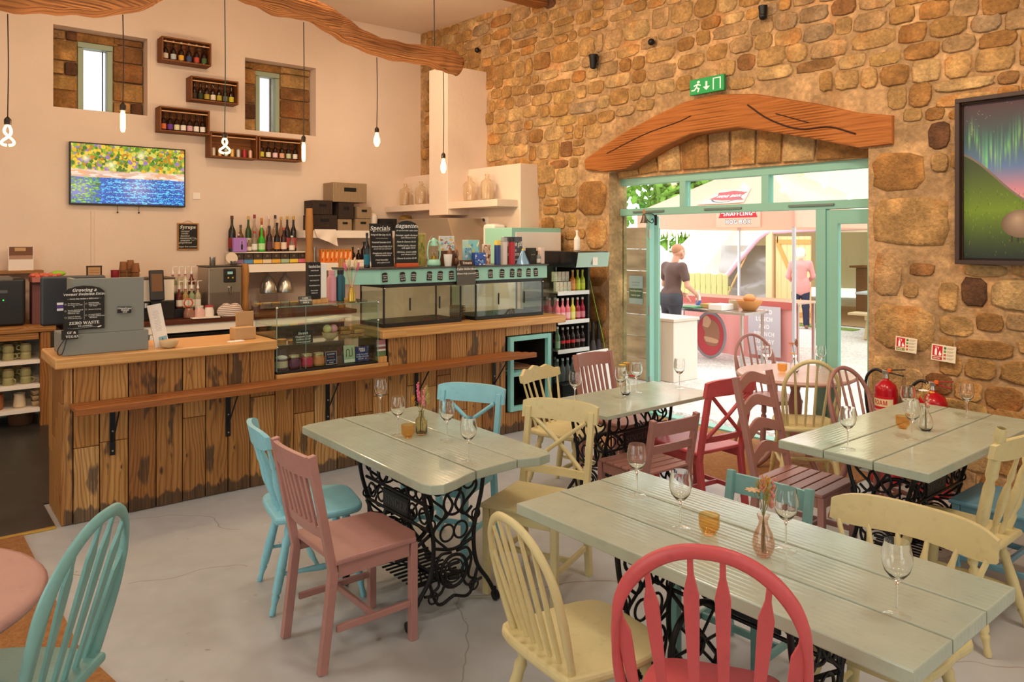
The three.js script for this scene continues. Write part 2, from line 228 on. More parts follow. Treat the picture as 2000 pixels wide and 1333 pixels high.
  const lintelTop = [[1140, 312], [1180, 283], [1222, 256], [1285, 222], [1340, 197], [1398, 184], [1474, 183], [1537, 193], [1600, 203], [1676, 220], [1742, 225]], lintelLow = [[1742, 281], [1676, 289], [1600, 274], [1529, 262], [1440, 249], [1348, 262], [1285, 291], [1222, 330], [1180, 336], [1142, 332]];
  const lin = [...lintelTop, ...lintelLow].map(([a, b]) => { const p = pxx(a, b, -0.04); return [p.z, p.y]; });
  const ws = toZ(ext([[-0.3, -0.3], [3.78, -0.3], ...open.slice(1, -1), [6.58, -0.3], [12.8, -0.3], [12.8, 5.3], [-0.3, 5.3]], 0.28)); ws.translate(0.14, 0, 0);
  const wallStone = struct('wall_right', ws, mMortar, { ou: 0, ov: 0 });
  const inside = (poly, x, y) => { let c = false; for (let i = 0, j = poly.length - 1; i < poly.length; j = i++) if ((poly[i][1] > y) !== (poly[j][1] > y) && x < (poly[j][0] - poly[i][0]) * (y - poly[i][1]) / (poly[j][1] - poly[i][1]) + poly[i][0]) c = !c; return c; };
  const blocked = (z, y) => inside(open, z, y) || inside(lin, z, y);
  const hidden = (z, y) => (z < 2.6 && y < 2.72 && y > 2.3) || (z < 2.55 && y < 2.3) || (z < 3.3 && y < 1.15) || (z > 1.2 && z < 1.57 && y < 4.0);
  function stone(z0, z1, y0, y1, proud) {   // one rounded, irregular face stone
    const n = 12, cz = (z0 + z1) / 2, cy = (y0 + y1) / 2, hz = (z1 - z0) / 2, hy = (y1 - y0) / 2, e = rr(3.6, 9), P = [], I = [], ph = rr(0, 0.4), lean = rr(-0.12, 0.12);
    const out = []; for (let k = 0; k < n; k++) { const t = (k + ph) / n * Math.PI * 2, c = Math.cos(t), s = Math.sin(t), q = Math.pow(Math.abs(c) ** e + Math.abs(s) ** e, -1 / e) * rr(0.93, 1.03); out.push([c * q * hz + lean * s * hy * 0.6, s * q * hy]); }
    for (const [f, x] of [[1, 0.02], [0.965, -proud * 0.75], [0.82, -proud]]) for (const [a, b] of out) P.push(x + (f < 0.9 ? rr(-0.004, 0.004) : 0), cy + b * f, cz + a * f);
    P.push(-proud - rr(-0.003, 0.006), cy, cz);
    for (let r = 0; r < 2; r++) for (let k = 0; k < n; k++) { const a = r * n + k, b = r * n + (k + 1) % n; I.push(a, a + n, b, b, a + n, b + n); }
    for (let k = 0; k < n; k++) I.push(2 * n + k, 3 * n, 2 * n + (k + 1) % n);
    const g = new THREE.BufferGeometry(); g.setAttribute('position', new THREE.Float32BufferAttribute(P, 3)); g.setIndex(I); g.computeVertexNormals(); return N(g);
  }
  const list = [];
  let y = 0.0;
  while (y < 4.95) {
    const h = rr(0.12, 0.23); let z = -0.05 - rnd() * 0.2;
    while (z < 8.15) {
      const w = Math.min(rr(0.13, 0.3) + (rnd() < 0.35 ? rr(0.05, 0.24) : 0), h * 2.9), wav = 0.05 * Math.sin(z * 1.3 + y * 2) + 0.02 * Math.sin(z * 4.1 + y * 7);
      const cells = rnd() < 0.16 && h > 0.18 ? [[z, z + w, y, y + h * 0.5], [z, z + w, y + h * 0.5, y + h]] : [[z, z + w, y, y + h]];
      for (const [a, b, c, d] of cells) { const m = rr(0.003, 0.01), s = [a + m, b - m, c + m + wav + rr(-0.012, 0.012), d - m + wav + rr(-0.012, 0.012)]; const mz = (s[0] + s[1]) / 2, my = (s[2] + s[3]) / 2; if (my < CEIL(mz) - 0.02 && s[0] > 0.01 && ![[s[0], s[2]], [s[1], s[2]], [s[0], s[3]], [s[1], s[3]], [mz, my], [s[0], my], [s[1], my]].some(([p, q]) => blocked(p, q)) && !hidden(mz, my)) list.push(s); }
      z += w;
    }
    y += h;
  }
  // dressed blocks at the jambs
  for (const [a, b, c, d] of [[6.6, 7.02, 2.2, 2.52], [6.6, 7.2, 1.78, 2.17], [6.61, 6.85, 1.38, 1.75], [6.6, 7.1, 0.98, 1.35], [6.6, 6.86, 0.55, 0.95], [6.6, 7.0, 0.12, 0.52], [3.3, 3.76, 2.1, 2.5], [3.42, 3.76, 1.72, 2.07], [3.3, 3.76, 1.3, 1.69], [3.45, 3.76, 0.9, 1.27]]) { for (let i = list.length - 1; i >= 0; i--) { const s = list[i]; if (s[0] < b && s[1] > a && s[2] < d && s[3] > c) { const right = a > 5, w = right ? s[1] - b : a - s[0]; if (w > 0.09) { if (right) s[0] = b; else s[1] = a; } else list.splice(i, 1); } } list.push([a + 0.01, b - 0.01, c + 0.01, d - 0.01]); }
  const far = (s) => { const c = V(0, (s[2] + s[3]) / 2, (s[0] + s[1]) / 2).sub(CAM); const d = c.dot(FW); const px = 1000 + FOC * c.dot(RT) / d, py = HOR - FOC * c.y / d; return px > 2060 || py < -60 ? 0 : (s[1] - s[0]) * (s[3] - s[2]) / (d * d); };
  list.sort((p, q) => far(q) - far(p));
  const rest = [];
  list.forEach((s, i) => { const g = stone(s[0], s[1], s[2], s[3], rr(0.006, 0.022)), m = rnd() < 0.72 ? pick(mStones.slice(0, 5)) : pick(mStones); if (i < 300) mesh('stone', g, m, wallStone, { ou: rnd() * 2, ov: rnd() * 2 }); else rest.push(metres(g, 'y', 1, rnd() * 2, rnd() * 2)); });
  if (rest.length) mesh('small_stones', mg(rest), mStones[1], wallStone, { keepuv: true, kind: 'stuff' });
  // leaning stones of the flat arch between lintel and door frame
  { const e = [[1206, 350], [1247, 343], [1284, 337], [1330, 334], [1384, 330], [1425, 326], [1475, 322], [1525, 319], [1590, 315], [1700, 309]];
    for (let i = 0; i < e.length - 1; i++) { const a = pxx(e[i][0], e[i][1], 0.12), b = pxx(e[i + 1][0], e[i + 1][1], 0.12), m = 0.012; const t = (z) => { let r = 2.95; for (let k = 1; k < open.length - 2; k++) if (z >= open[k][0] && z <= open[k + 1][0]) r = open[k][1] + (open[k + 1][1] - open[k][1]) * (z - open[k][0]) / (open[k + 1][0] - open[k][0]); return r + 0.06; };
      const lean = (i - 4.2) * 0.012; mesh('stone', toZ(ext([[a.z + m, a.y + 0.01], [b.z - m, b.y + 0.01], [b.z - m + lean, t(b.z)], [a.z + m + lean, t(a.z)]], 0.16, 0.012)).translate(0.2, 0, 0), mStones[i % 5], wallStone); }
    mesh('arch_mortar', toZ(ext([[3.7, 2.5], [6.66, 2.5], [6.66, 2.75], [5.4, 3.0], [4.9, 3.0], [3.7, 2.65]], 0.18)).translate(0.24, 0, 0), mMortar, wallStone); }
  // oak lintel, hewn and bent
  const lt = solo('oak_lintel', toZ(ext(lin, 0.3, 0.02)).translate(0.11, 0, 0), mLintel, 'bent hewn oak lintel over the glazed doors', 'lintel', [0, 0, 0], 0, undefined, { grain: 'z' });
  for (const [pts, r] of [[[[1185, 300], [1260, 262], [1330, 236], [1350, 226]], 0.006], [[[1460, 205], [1500, 232], [1560, 252], [1620, 248], [1672, 262]], 0.008], [[[1515, 222], [1580, 240]], 0.005]]) mesh('crack', tube(pts.map(([a, b]) => pxx(a, b, -0.041)), r, 24, 5), M(0x3a1c0c, 0.9), lt);
  // roof timber end above the stone wall
  solo('roof_purlin', box(1.1, 0.16, 0.2, -0.3, CEIL(2.6) - 0.06, 2.7, 0.02), mBeam, 'end of brown roof timber at the top of the stone wall', 'beam', [0, 0, 0], 0, undefined, { grain: 'x' });
  // white boxing on the stone wall: chimney column, panel and shelf
  const cz0 = 1.18, cz1 = 1.6;
  struct('column_white', boxb(0.64, 1.88, cz1 - cz0, -0.3, 2.15, (cz0 + cz1) / 2, 0.01), mPlaster);
  struct('partition_boxing', boxb(0.31, 2.74, 2.63, -0.135, 0, 1.315, 0.012), mPlaster);
  solo('white_shelf', boxb(0.33, 0.085, 2.56, -0.44, 2.225, 1.31, 0.006), mPlaster, 'thick white shelf across the white chimney boxing', 'shelf');

  // ---- glazed doors: frame, transom lights, fixed light, open leaf, side light
  const X = 0.22, y2 = 2.51, fr = struct('door_1', [box(0.088, 0.085, 2.81, X, y2 - 0.042, 5.18), box(0.088, 0.075, 2.81, X, 2.135, 5.18), box(0.09, 2.5, 0.075, X, 1.25, 3.735), box(0.086, 2.09, 0.09, X, 1.055, 6.085), box(0.09, 2.5, 0.08, X, 1.25, 6.62), ...[[4.62], [5.55]].map(([z]) => box(0.085, 0.34, 0.075, X, 2.34, z)), box(0.075, 2.1, 0.05, X, 1.05, 4.165), box(0.12, 0.025, 2.9, X, 0.012, 5.17)], mFrameAqua);
  for (const [z0, z1, a, b] of [[3.77, 4.58, 2.17, 2.43], [4.66, 5.51, 2.17, 2.43], [5.59, 6.58, 2.17, 2.43], [3.78, 4.14, 0.05, 2.09]]) mesh('pane', box(0.012, b - a, z1 - z0, X, (a + b) / 2, (z0 + z1) / 2, 0), mPane, fr);
  for (const z of [4.18, 5.1, 6.0]) mesh('trickle_vent', box(0.02, 0.02, 0.42, X - 0.05, 2.135, z, 0.004), M(0x6f7f78, 0.5), fr);
  mesh('threshold', box(0.14, 0.02, 2.9, X + 0.02, 0.01, 5.17, 0.004), M(0x6fae9f, 0.4, { metalness: 0.3 }), fr);
  // right-hand leaf, closed
  const leaf = (z0, z1) => { const w = z1 - z0; return [box(0.06, 2.08, 0.1, 0, 1.05, z0 + 0.05), box(0.06, 2.08, 0.1, 0, 1.05, z1 - 0.05), box(0.058, 0.12, w - 0.19, 0, 2.029, (z0 + z1) / 2), box(0.058, 0.16, w - 0.19, 0, 0.091, (z0 + z1) / 2)]; };
  const d2 = struct('door_2', leaf(6.13, 6.58).map((g) => g.translate(X, 0, 0)), mFrameAqua); mesh('pane', box(0.012, 1.85, 0.27, X, 1.06, 6.355, 0), mPane, d2);
  // left-hand leaf, folded back outwards
  const d3 = struct('door_3', leaf(0, 0.86), mFrameAqua); mesh('pane', box(0.012, 1.85, 0.68, 0, 1.06, 0.43, 0), mPane, d3); d3.position.set(X + 0.05, 0, 4.2); d3.rotation.y = Math.PI * 0.715;
  for (const h of [0.3, 1.05, 1.85]) mesh('hinge', cyl(0.012, 0.012, 0.1, X - 0.045, h, 4.195, 8), mSteel, fr);
  // brass ship's bell on a bracket
  const b0 = pxx(1258, 430, X - 0.16), bell = thing('door_bell', 'dark bell with leather pull on scroll bracket of the door post', 'bell', [b0.x, b0.y, b0.z]);
  mesh('bell', lathe([[0.0, 0.06], [0.014, 0.06], [0.02, 0.045], [0.024, 0.02], [0.035, -0.015], [0.046, -0.03], [0.043, -0.032], [0, 0.0]], 20), M(0x6c6257, 0.4, { metalness: 0.7 }), bell);
  mesh('pull', mg(sph(0.017, 0, 0.085, 0, 1, 1.7, 0.8), straight([0, -0.02, 0], [0, 0.06, 0], 0.005)), M(0xb98058, 0.7), bell);
  mesh('bracket', mg(tube([[0, 0.065, 0], [0.05, 0.065, 0.02], [0.1, 0.062, 0.03], [0.13, 0.04, 0.03], [0.14, 0, 0.03]], 0.005), tube([[0.01, 0.05, 0], [0.04, 0.0, 0.01], [0.09, -0.03, 0.03], [0.115, -0.01, 0.03], [0.1, 0.015, 0.03], [0.085, 0, 0.03]], 0.005), box(0.012, 0.13, 0.03, 0.15, 0.01, 0.03)), mIron, bell);
}
// ---------------------------------------------------------------- lettering
function chalk(w, h, lines, o = {}) {   // lines: [text, size, x, y, align?] in canvas pixels
  return canvasTex(w, h, (g) => {
    g.fillStyle = o.bg ?? '#26231f'; g.fillRect(0, 0, w, h); g.fillStyle = g.strokeStyle = o.ink ?? '#f3efe6'; g.lineWidth = o.lw ?? 2; g.textBaseline = 'middle';
    for (const [t, s, x, y, al, wt, col] of lines) { g.save(); g.fillStyle = col ?? o.ink ?? '#f3efe6'; g.font = `${wt ?? 'italic bold'} ${s}px ${o.font ?? 'serif'}`; g.textAlign = al ?? 'center'; g.translate(x, y); if (o.tilt) g.rotate(o.tilt); g.fillText(t, 0, 0); g.restore(); }
    o.draw?.(g, w, h);
  });
}
const flat = (t, rough = 0.8, extra = {}) => { const m = new THREE.MeshStandardMaterial({ map: t, roughness: rough, ...extra }); return m; };   // its uv are kept
const face = (w, h, x = 0, y = 0, z = 0) => at(N(new THREE.PlaneGeometry(w, h)), x, y + h / 2, z);   // print on a front; stands on y
function board(name, label, tex, w, h, pos, turn = 0, o = {}) {   // a small sign: a thin panel with print on its front
  const t = thing(name, label, o.cat ?? 'sign', pos, turn, o.group), d = o.d ?? 0.012;
  const outline = o.arch ? [[-w / 2, 0], [w / 2, 0], [w / 2, h * 0.86], [w * 0.38, h * 0.94], [w * 0.2, h * 0.985], [0, h], [-w * 0.2, h * 0.985], [-w * 0.38, h * 0.94], [-w / 2, h * 0.86]] : [[-w / 2, 0], [w / 2, 0], [w / 2, h], [-w / 2, h]];
  const inner = new THREE.Group(); const parts = [];
  parts.push(mesh('panel', ext(outline, d), M(o.back ?? 0x26231f, 0.8), t));
  const s = new THREE.ShapeGeometry(new THREE.Shape(outline.map((p) => new THREE.Vector2(...p)))), p = s.attributes.position, uv = s.attributes.uv; for (let i = 0; i < p.count; i++) uv.setXY(i, p.getX(i) / w + 0.5, p.getY(i) / h);
  parts.push(mesh('print', N(s).translate(0, 0, d / 2 + 0.0012), flat(tex, o.rough ?? 0.85), t));
  if (o.frame) parts.push(mesh('frame', [box(w + 0.02, 0.014, d + 0.012, 0, 0, 0), box(w + 0.02, 0.014, d + 0.012, 0, h, 0), box(0.014, h, d + 0.012, -w / 2, h / 2, 0), box(0.014, h, d + 0.012, w / 2, h / 2, 0)], M(o.frame, 0.6), t));
  if (o.tip) for (const q of parts) q.rotation.x = o.tip;
  if (o.roll) for (const q of parts) q.rotation.z = o.roll;
  return t;
}
function bottle(name, label, cat, pos, o = {}) {
  const { h = 0.3, r = 0.038, glass = 0x1c1713, cap = 0x1a1a1a, lab = 0xe8e0d0, neck = 0.32, group, clear, lo = 0.14, lh = 0.34, seg = 14 } = o, t = thing(name, label, cat, pos, o.turn ?? rr(0, 6), group), nr = r * (o.nr ?? 0.36), sh = h * (1 - neck);
  const m = clear ? M(glass, 0.04, { transmission: 0.85, thickness: 0, ior: 1.45 }) : M(glass, 0.12);
  mesh('glass', lathe([[0, 0.002], [r * 0.85, 0], [r, 0.008], [r, sh * 0.78], [r * 0.93, sh * 0.88], [nr * 1.35, sh * 1.03], [nr, sh * 1.12], [nr, h * 0.93], [nr * 1.15, h * 0.95]], seg), m, t);
  mesh('cap', cyl(nr * 1.2, nr * 1.15, h * (o.capH ?? 0.1), 0, h * (1 - (o.capH ?? 0.1)), 0, 10), M(cap, 0.4), t);
  if (lab !== null) mesh('bottle_label', N(new THREE.CylinderGeometry(r * 1.015, r * 1.015, sh * lh * 1.25, seg, 1, true)).translate(0, sh * (lo + lh * 0.62), 0), M(lab, 0.7), t);
  if (o.liquid) mesh('liquid', lathe([[0, 0.006], [r * 0.9, 0.006], [r * 0.9, sh * 0.8], [nr, sh * 1.02], [0, sh * 1.03]], seg), M(o.liquid, 0.2), t);
  return t;
}
// ---------------------------------------------------------------- the bar: plank-clad counter, worktops, ledge
const ZC = 3.875, TOP = 1.085;
{
  const bar = thing('bar_counter', 'long bar counter clad in old stained vertical planks', 'counter', [0, 0, 0]);
  mesh('carcass', [boxb(1.35, 1.0, 0.5, -4.42, 0, 3.58, 0), boxb(0.98, 0.75, 0.5, -3.255, 0, 3.58, 0), boxb(1.28, 1.0, 0.5, -2.12, 0, 3.58, 0), boxb(0.06, 1.0, 0.5, -0.9, 0, 3.58, 0), boxb(0.54, 0.2, 0.5, -1.2, 0, 3.58, 0), boxb(0.54, 0.09, 0.5, -1.2, 0.92, 3.58, 0), boxb(0.54, 0.8, 0.03, -1.2, 0.2, 3.34, 0)], M(0x2a201a, 0.8), bar);
  const ends = [-5.13, -5.075]; for (const stop of [-3.742, -2.765, -0.862]) { const a = ends[ends.length - 1], n = Math.round((stop - a) / 0.16), q = Array.from({ length: n }, () => rr(0.85, 1.15)), sum = q.reduce((x, y) => x + y); for (const f of q) ends.push(ends[ends.length - 1] + f / sum * (stop - a)); }
  for (let i = 0; i < ends.length - 1; i++) {
    const a = ends[i], b = ends[i + 1], w = b - a - 0.006, cx = (a + b) / 2, top = cx > -3.742 && cx < -2.765 ? 0.76 : 1.01;
    let spans = [[0.003, top]]; if (i && rnd() < 0.72) { const c = rr(0.28, 0.72) * top; spans = [[0.003, c], [c + 0.003, top]]; }
    if (cx > -1.5 && cx < -0.93) spans = [[0.003, 0.2], [0.925, top]];
    for (const [y0, y1] of spans) mesh('plank', boxb(w, y1 - y0, 0.026, cx, y0, ZC - 0.013 + rr(-0.003, 0.004), 0.0035), pick(y0 < 0.01 ? mPlanksFoot : mPlanks), bar, y0 < 0.01 ? { ov: 0 } : {});
  }
  for (let z = 3.35; z < 3.84; z += 0.13) { const c = rr(0.4, 0.8); for (const [y0, y1] of [[0.003, c], [c + 0.003, 1.012]]) mesh('plank', boxb(0.026, y1 - y0, 0.124, -5.125 - rr(0, 0.004), y0, z + 0.065, 0.0035), pick(mPlanks.slice(3)), bar); }
  // aqua-framed cubby with a shelf
  const [cx0, cx1, cy0, cy1, cm] = [-1.467, -0.945, 0.205, 0.915, 0.553];
  mesh('cubby_frame', [box(0.045, cy1 - cy0, 0.05, cx0 + 0.022, (cy0 + cy1) / 2, ZC - 0.005), box(0.045, cy1 - cy0, 0.05, cx1 - 0.022, (cy0 + cy1) / 2, ZC - 0.005), box(cx1 - cx0 - 0.088, 0.045, 0.048, (cx0 + cx1) / 2, cy1 - 0.0225, ZC - 0.005), box(cx1 - cx0 - 0.088, 0.045, 0.048, (cx0 + cx1) / 2, cy0 + 0.0225, ZC - 0.005), box(cx1 - cx0 - 0.088, 0.04, 0.5, (cx0 + cx1) / 2, cm, ZC - 0.232)], mAqua, bar, { label: 'aqua painted frame of an open cubby' });
  solo('woven_placemat', lathe([[0, 0.018], [0.17, 0.016], [0.19, 0.008], [0.17, 0], [0, 0]], 24), M(0x9a6a48, 0.9, { bumpMap: rep(tBump, 20), bumpScale: 0.003 }), 'round woven mat stored in the aqua bar cubby', 'placemat', [-1.22, cm + 0.021, 3.62]);
  // worktops
  solo('bar_worktop', boxb(1.44, 0.072, 0.6, -4.465, 1.013, 3.635, 0.012), mOak, 'thick oak worktop under the grey till housing', 'worktop', [0, 0, 0], 0, undefined, { grain: 'x' });
  solo('bar_worktop', boxb(2.07, 0.073, 0.62, -1.815, 1.013, 3.625, 0.012), mOak, 'thick oak worktop under the chilled food cabinets', 'worktop', [0, 0, 0], 0, undefined, { grain: 'x' });
  // slatted ledge on iron brackets
  const ledge = thing('drinks_ledge', 'slatted reddish wood ledge fixed along the bar front', 'ledge', [0, 0, 0]);
  for (let i = 0; i < 4; i++) mesh('slat', box(3.76 - (3 - i) * 0.045, i === 3 ? 0.044 : 0.03, 0.05, -3.22 - (3 - i) * 0.022, i === 3 ? 0.765 : 0.771, 3.925 + i * 0.06, 0.004), mRail, ledge, { grain: 'x' });
  for (const x of [-4.85, -4.095, -3.32, -2.5, -1.655]) { const b = mesh('bracket', [boxb(0.035, 0.29, 0.008, x, 0.41, ZC + 0.012, 0.002), box(0.03, 0.008, 0.22, x, 0.751, 4.0, 0.002), bar_(x)], mIron, ledge); for (const y of [0.44, 0.57, 0.7]) mesh('screw', at(cyl(0.006, 0.006, 0.004, 0, 0, 0, 8), x, y, ZC + 0.017, Math.PI / 2), mSteel, b); }
  function bar_(x) { return straight([x, 0.5, ZC + 0.02], [x, 0.745, 4.09], 0.006, 6); }
}
// ---------------------------------------------------------------- things on the bar worktop
{
  // grey till housing with its chalk signs
  const hz = 3.85, x0 = -5.12, x1 = -4.63, t = thing('till_housing', 'grey painted till housing on the oak worktop', 'till housing', [0, TOP, 0]);
  mesh('base', boxb(x1 - x0 + 0.02, 0.135, 0.34, (x0 + x1) / 2, 0.001, hz - 0.17, 0.004), mGrey, t); mesh('screen_panel', boxb(0.425, 0.36, 0.03, -4.86, 0.136, hz - 0.02, 0.004), mGrey, t); mesh('side_panel', boxb(0.025, 0.36, 0.2, -5.06, 0.136, hz - 0.135, 0.004), mGrey, t);
  const big = chalk(400, 480, [['Growing a', 46, 200, 48], ['Greener Swinton Estate', 38, 200, 92], ['— Every day makes a difference —', 19, 200, 142, 'center', 'bold'], ['We plant a tree', 15, 40, 190, 'left', 'bold'], ['for every stay with', 15, 40, 207, 'left', 'bold'], ['us', 15, 90, 223, 'left', 'bold'], ['We use plant based', 15, 40, 262, 'left', 'bold'], ['and sustainable', 15, 40, 279, 'left', 'bold'], ['takeaway cups', 15, 40, 296, 'left', 'bold'], ['Natural, limited', 15, 40, 334, 'left', 'bold'], ['water production', 15, 40, 351, 'left', 'bold'], ['Wood heating', 15, 240, 190, 'left', 'bold'], ['chips for fuel in', 15, 240, 207, 'left', 'bold'], ['our lodges', 15, 250, 223, 'left', 'bold'], ['Biomass heating', 15, 240, 262, 'left', 'bold'], ['Accommodation', 15, 240, 318, 'left', 'bold'], ['bespoke, without mains', 15, 240, 335, 'left', 'bold'], ['electricity', 15, 250, 352, 'left', 'bold'], ['ZERO WASTE', 44, 200, 405, 'center', 'bold'], ['TO LANDFILL', 21, 210, 440, 'center', 'bold']], { draw: (g) => { g.beginPath(); g.moveTo(200, 168); g.lineTo(200, 372); g.stroke(); for (const [a, b] of [[18, 198], [18, 270], [18, 342], [218, 198], [218, 262], [218, 326]]) { g.beginPath(); g.arc(a, b, 8, 0, 7); g.stroke(); } g.beginPath(); g.moveTo(40, 460); g.bezierCurveTo(120, 480, 240, 440, 350, 462); g.stroke(); g.beginPath(); g.ellipse(350, 455, 22, 7, -0.3, 0, 7); g.fill(); } });
  const bp = pz(165, 644, hz + 0.012); board('chalk_sign', 'large black arched sign about zero waste on grey till housing', big, 0.235, 0.285, [bp.x, bp.y, hz + 0.004], 0, { arch: 1, d: 0.006 });
  const gp = pz(243, 612, hz + 0.01); board('chalk_sign', 'small black gingerbread price sign on grey till housing', chalk(256, 110, [['Gingerbread', 42, 128, 26], ['Animals', 36, 135, 58], ['£3.50', 34, 135, 90]]), 0.082, 0.043, [gp.x, gp.y, hz + 0.004], 0, { d: 0.006, roll: -0.05 });
  const vp = pz(136, 663, hz + 0.012); board('chalk_sign', 'black gluten free and vegan card at foot of till housing', chalk(200, 120, [['GF &', 44, 120, 35, 'center', 'bold'], ['VEGAN', 44, 130, 85, 'center', 'bold']]), 0.095, 0.06, [vp.x, vp.y, hz + 0.02], 0, { d: 0.004 });
  mesh('cable', tube([[-5.085, 0.2, hz + 0.012], [-5.12, 0.12, hz + 0.02], [-5.155, 0.05, hz], [-5.15, 0.01, hz - 0.04], [-5.135, 0.02, hz + 0.012], [-5.105, 0.13, hz + 0.016]], 0.003, 40, 6), mBlack, t);
  // black till screen behind it, seen from the back
  const mon = thing('till_monitor', 'black till monitor seen from behind beside grey housing', 'monitor', [-5.0, TOP, 3.42]);
  mesh('screen_back', box(0.4, 0.34, 0.05, 0, 0.33, 0, 0.02), M(0x2b2d33, 0.45), mon); mesh('stand', mg(boxb(0.06, 0.2, 0.04, 0, 0.01, -0.03), boxb(0.2, 0.015, 0.16, 0, 0.001, -0.03)), mBlack, mon);
  for (const [y, c] of [[0.31, 0xf1edf2], [0.29, 0x5d3f9a], [0.27, 0xe9e3f2]]) mesh('sticker', box(0.05, 0.016, 0.003, -0.08, y, 0.027, 0), M(c, 0.6), mon);
  // menu card leaning in its holder, wooden bowl, folded kraft box
  const mt = canvasTex(128, 256, (g) => { g.fillStyle = '#f3ece4'; g.fillRect(0, 0, 128, 256); g.fillStyle = '#b9afa5'; for (let i = 0; i < 14; i++) g.fillRect(40 - (i % 3) * 4, 40 + i * 9, 48 + (i % 3) * 8, 2); g.fillStyle = '#8fb6c4'; g.fillRect(44, 196, 76, 46); g.fillStyle = '#2f3f44'; g.fillRect(76, 205, 8, 30); });
  board('menu_card', 'white menu card tilted back beside wooden bowl', mt, 0.1, 0.3, [-4.52, TOP + 0.004, 3.8], 0.25, { tip: -0.16, roll: 0.12, cat: 'menu', back: 0xe9e2d8, d: 0.006 });
  solo('wooden_bowl', lathe([[0, 0.004], [0.032, 0], [0.05, 0.012], [0.06, 0.035], [0.062, 0.052], [0.058, 0.052], [0.054, 0.03], [0.03, 0.012], [0, 0.01]], 28), M(0xd9b98a, 0.55), 'small pale wooden bowl on the bar worktop', 'bowl', [-4.49, TOP, 3.86]);
  const kb = thing('kraft_box', 'open brown kraft gift box on the bar worktop', 'box', [-3.93, TOP, 3.72], 0.1); mesh('tray', boxb(0.16, 0.09, 0.1, 0, 0.001, 0, 0.002), mKraft, kb); mesh('lid', boxb(0.14, 0.2, 0.014, 0.05, 0.0, -0.075, 0.002), mKraft, kb);
  solo('price_card', boxb(0.11, 0.006, 0.06, 0, 0, 0, 0.001), mPaper, 'white card lying before the kraft box', 'card', [-4.02, TOP, 3.83], 0.15);
}
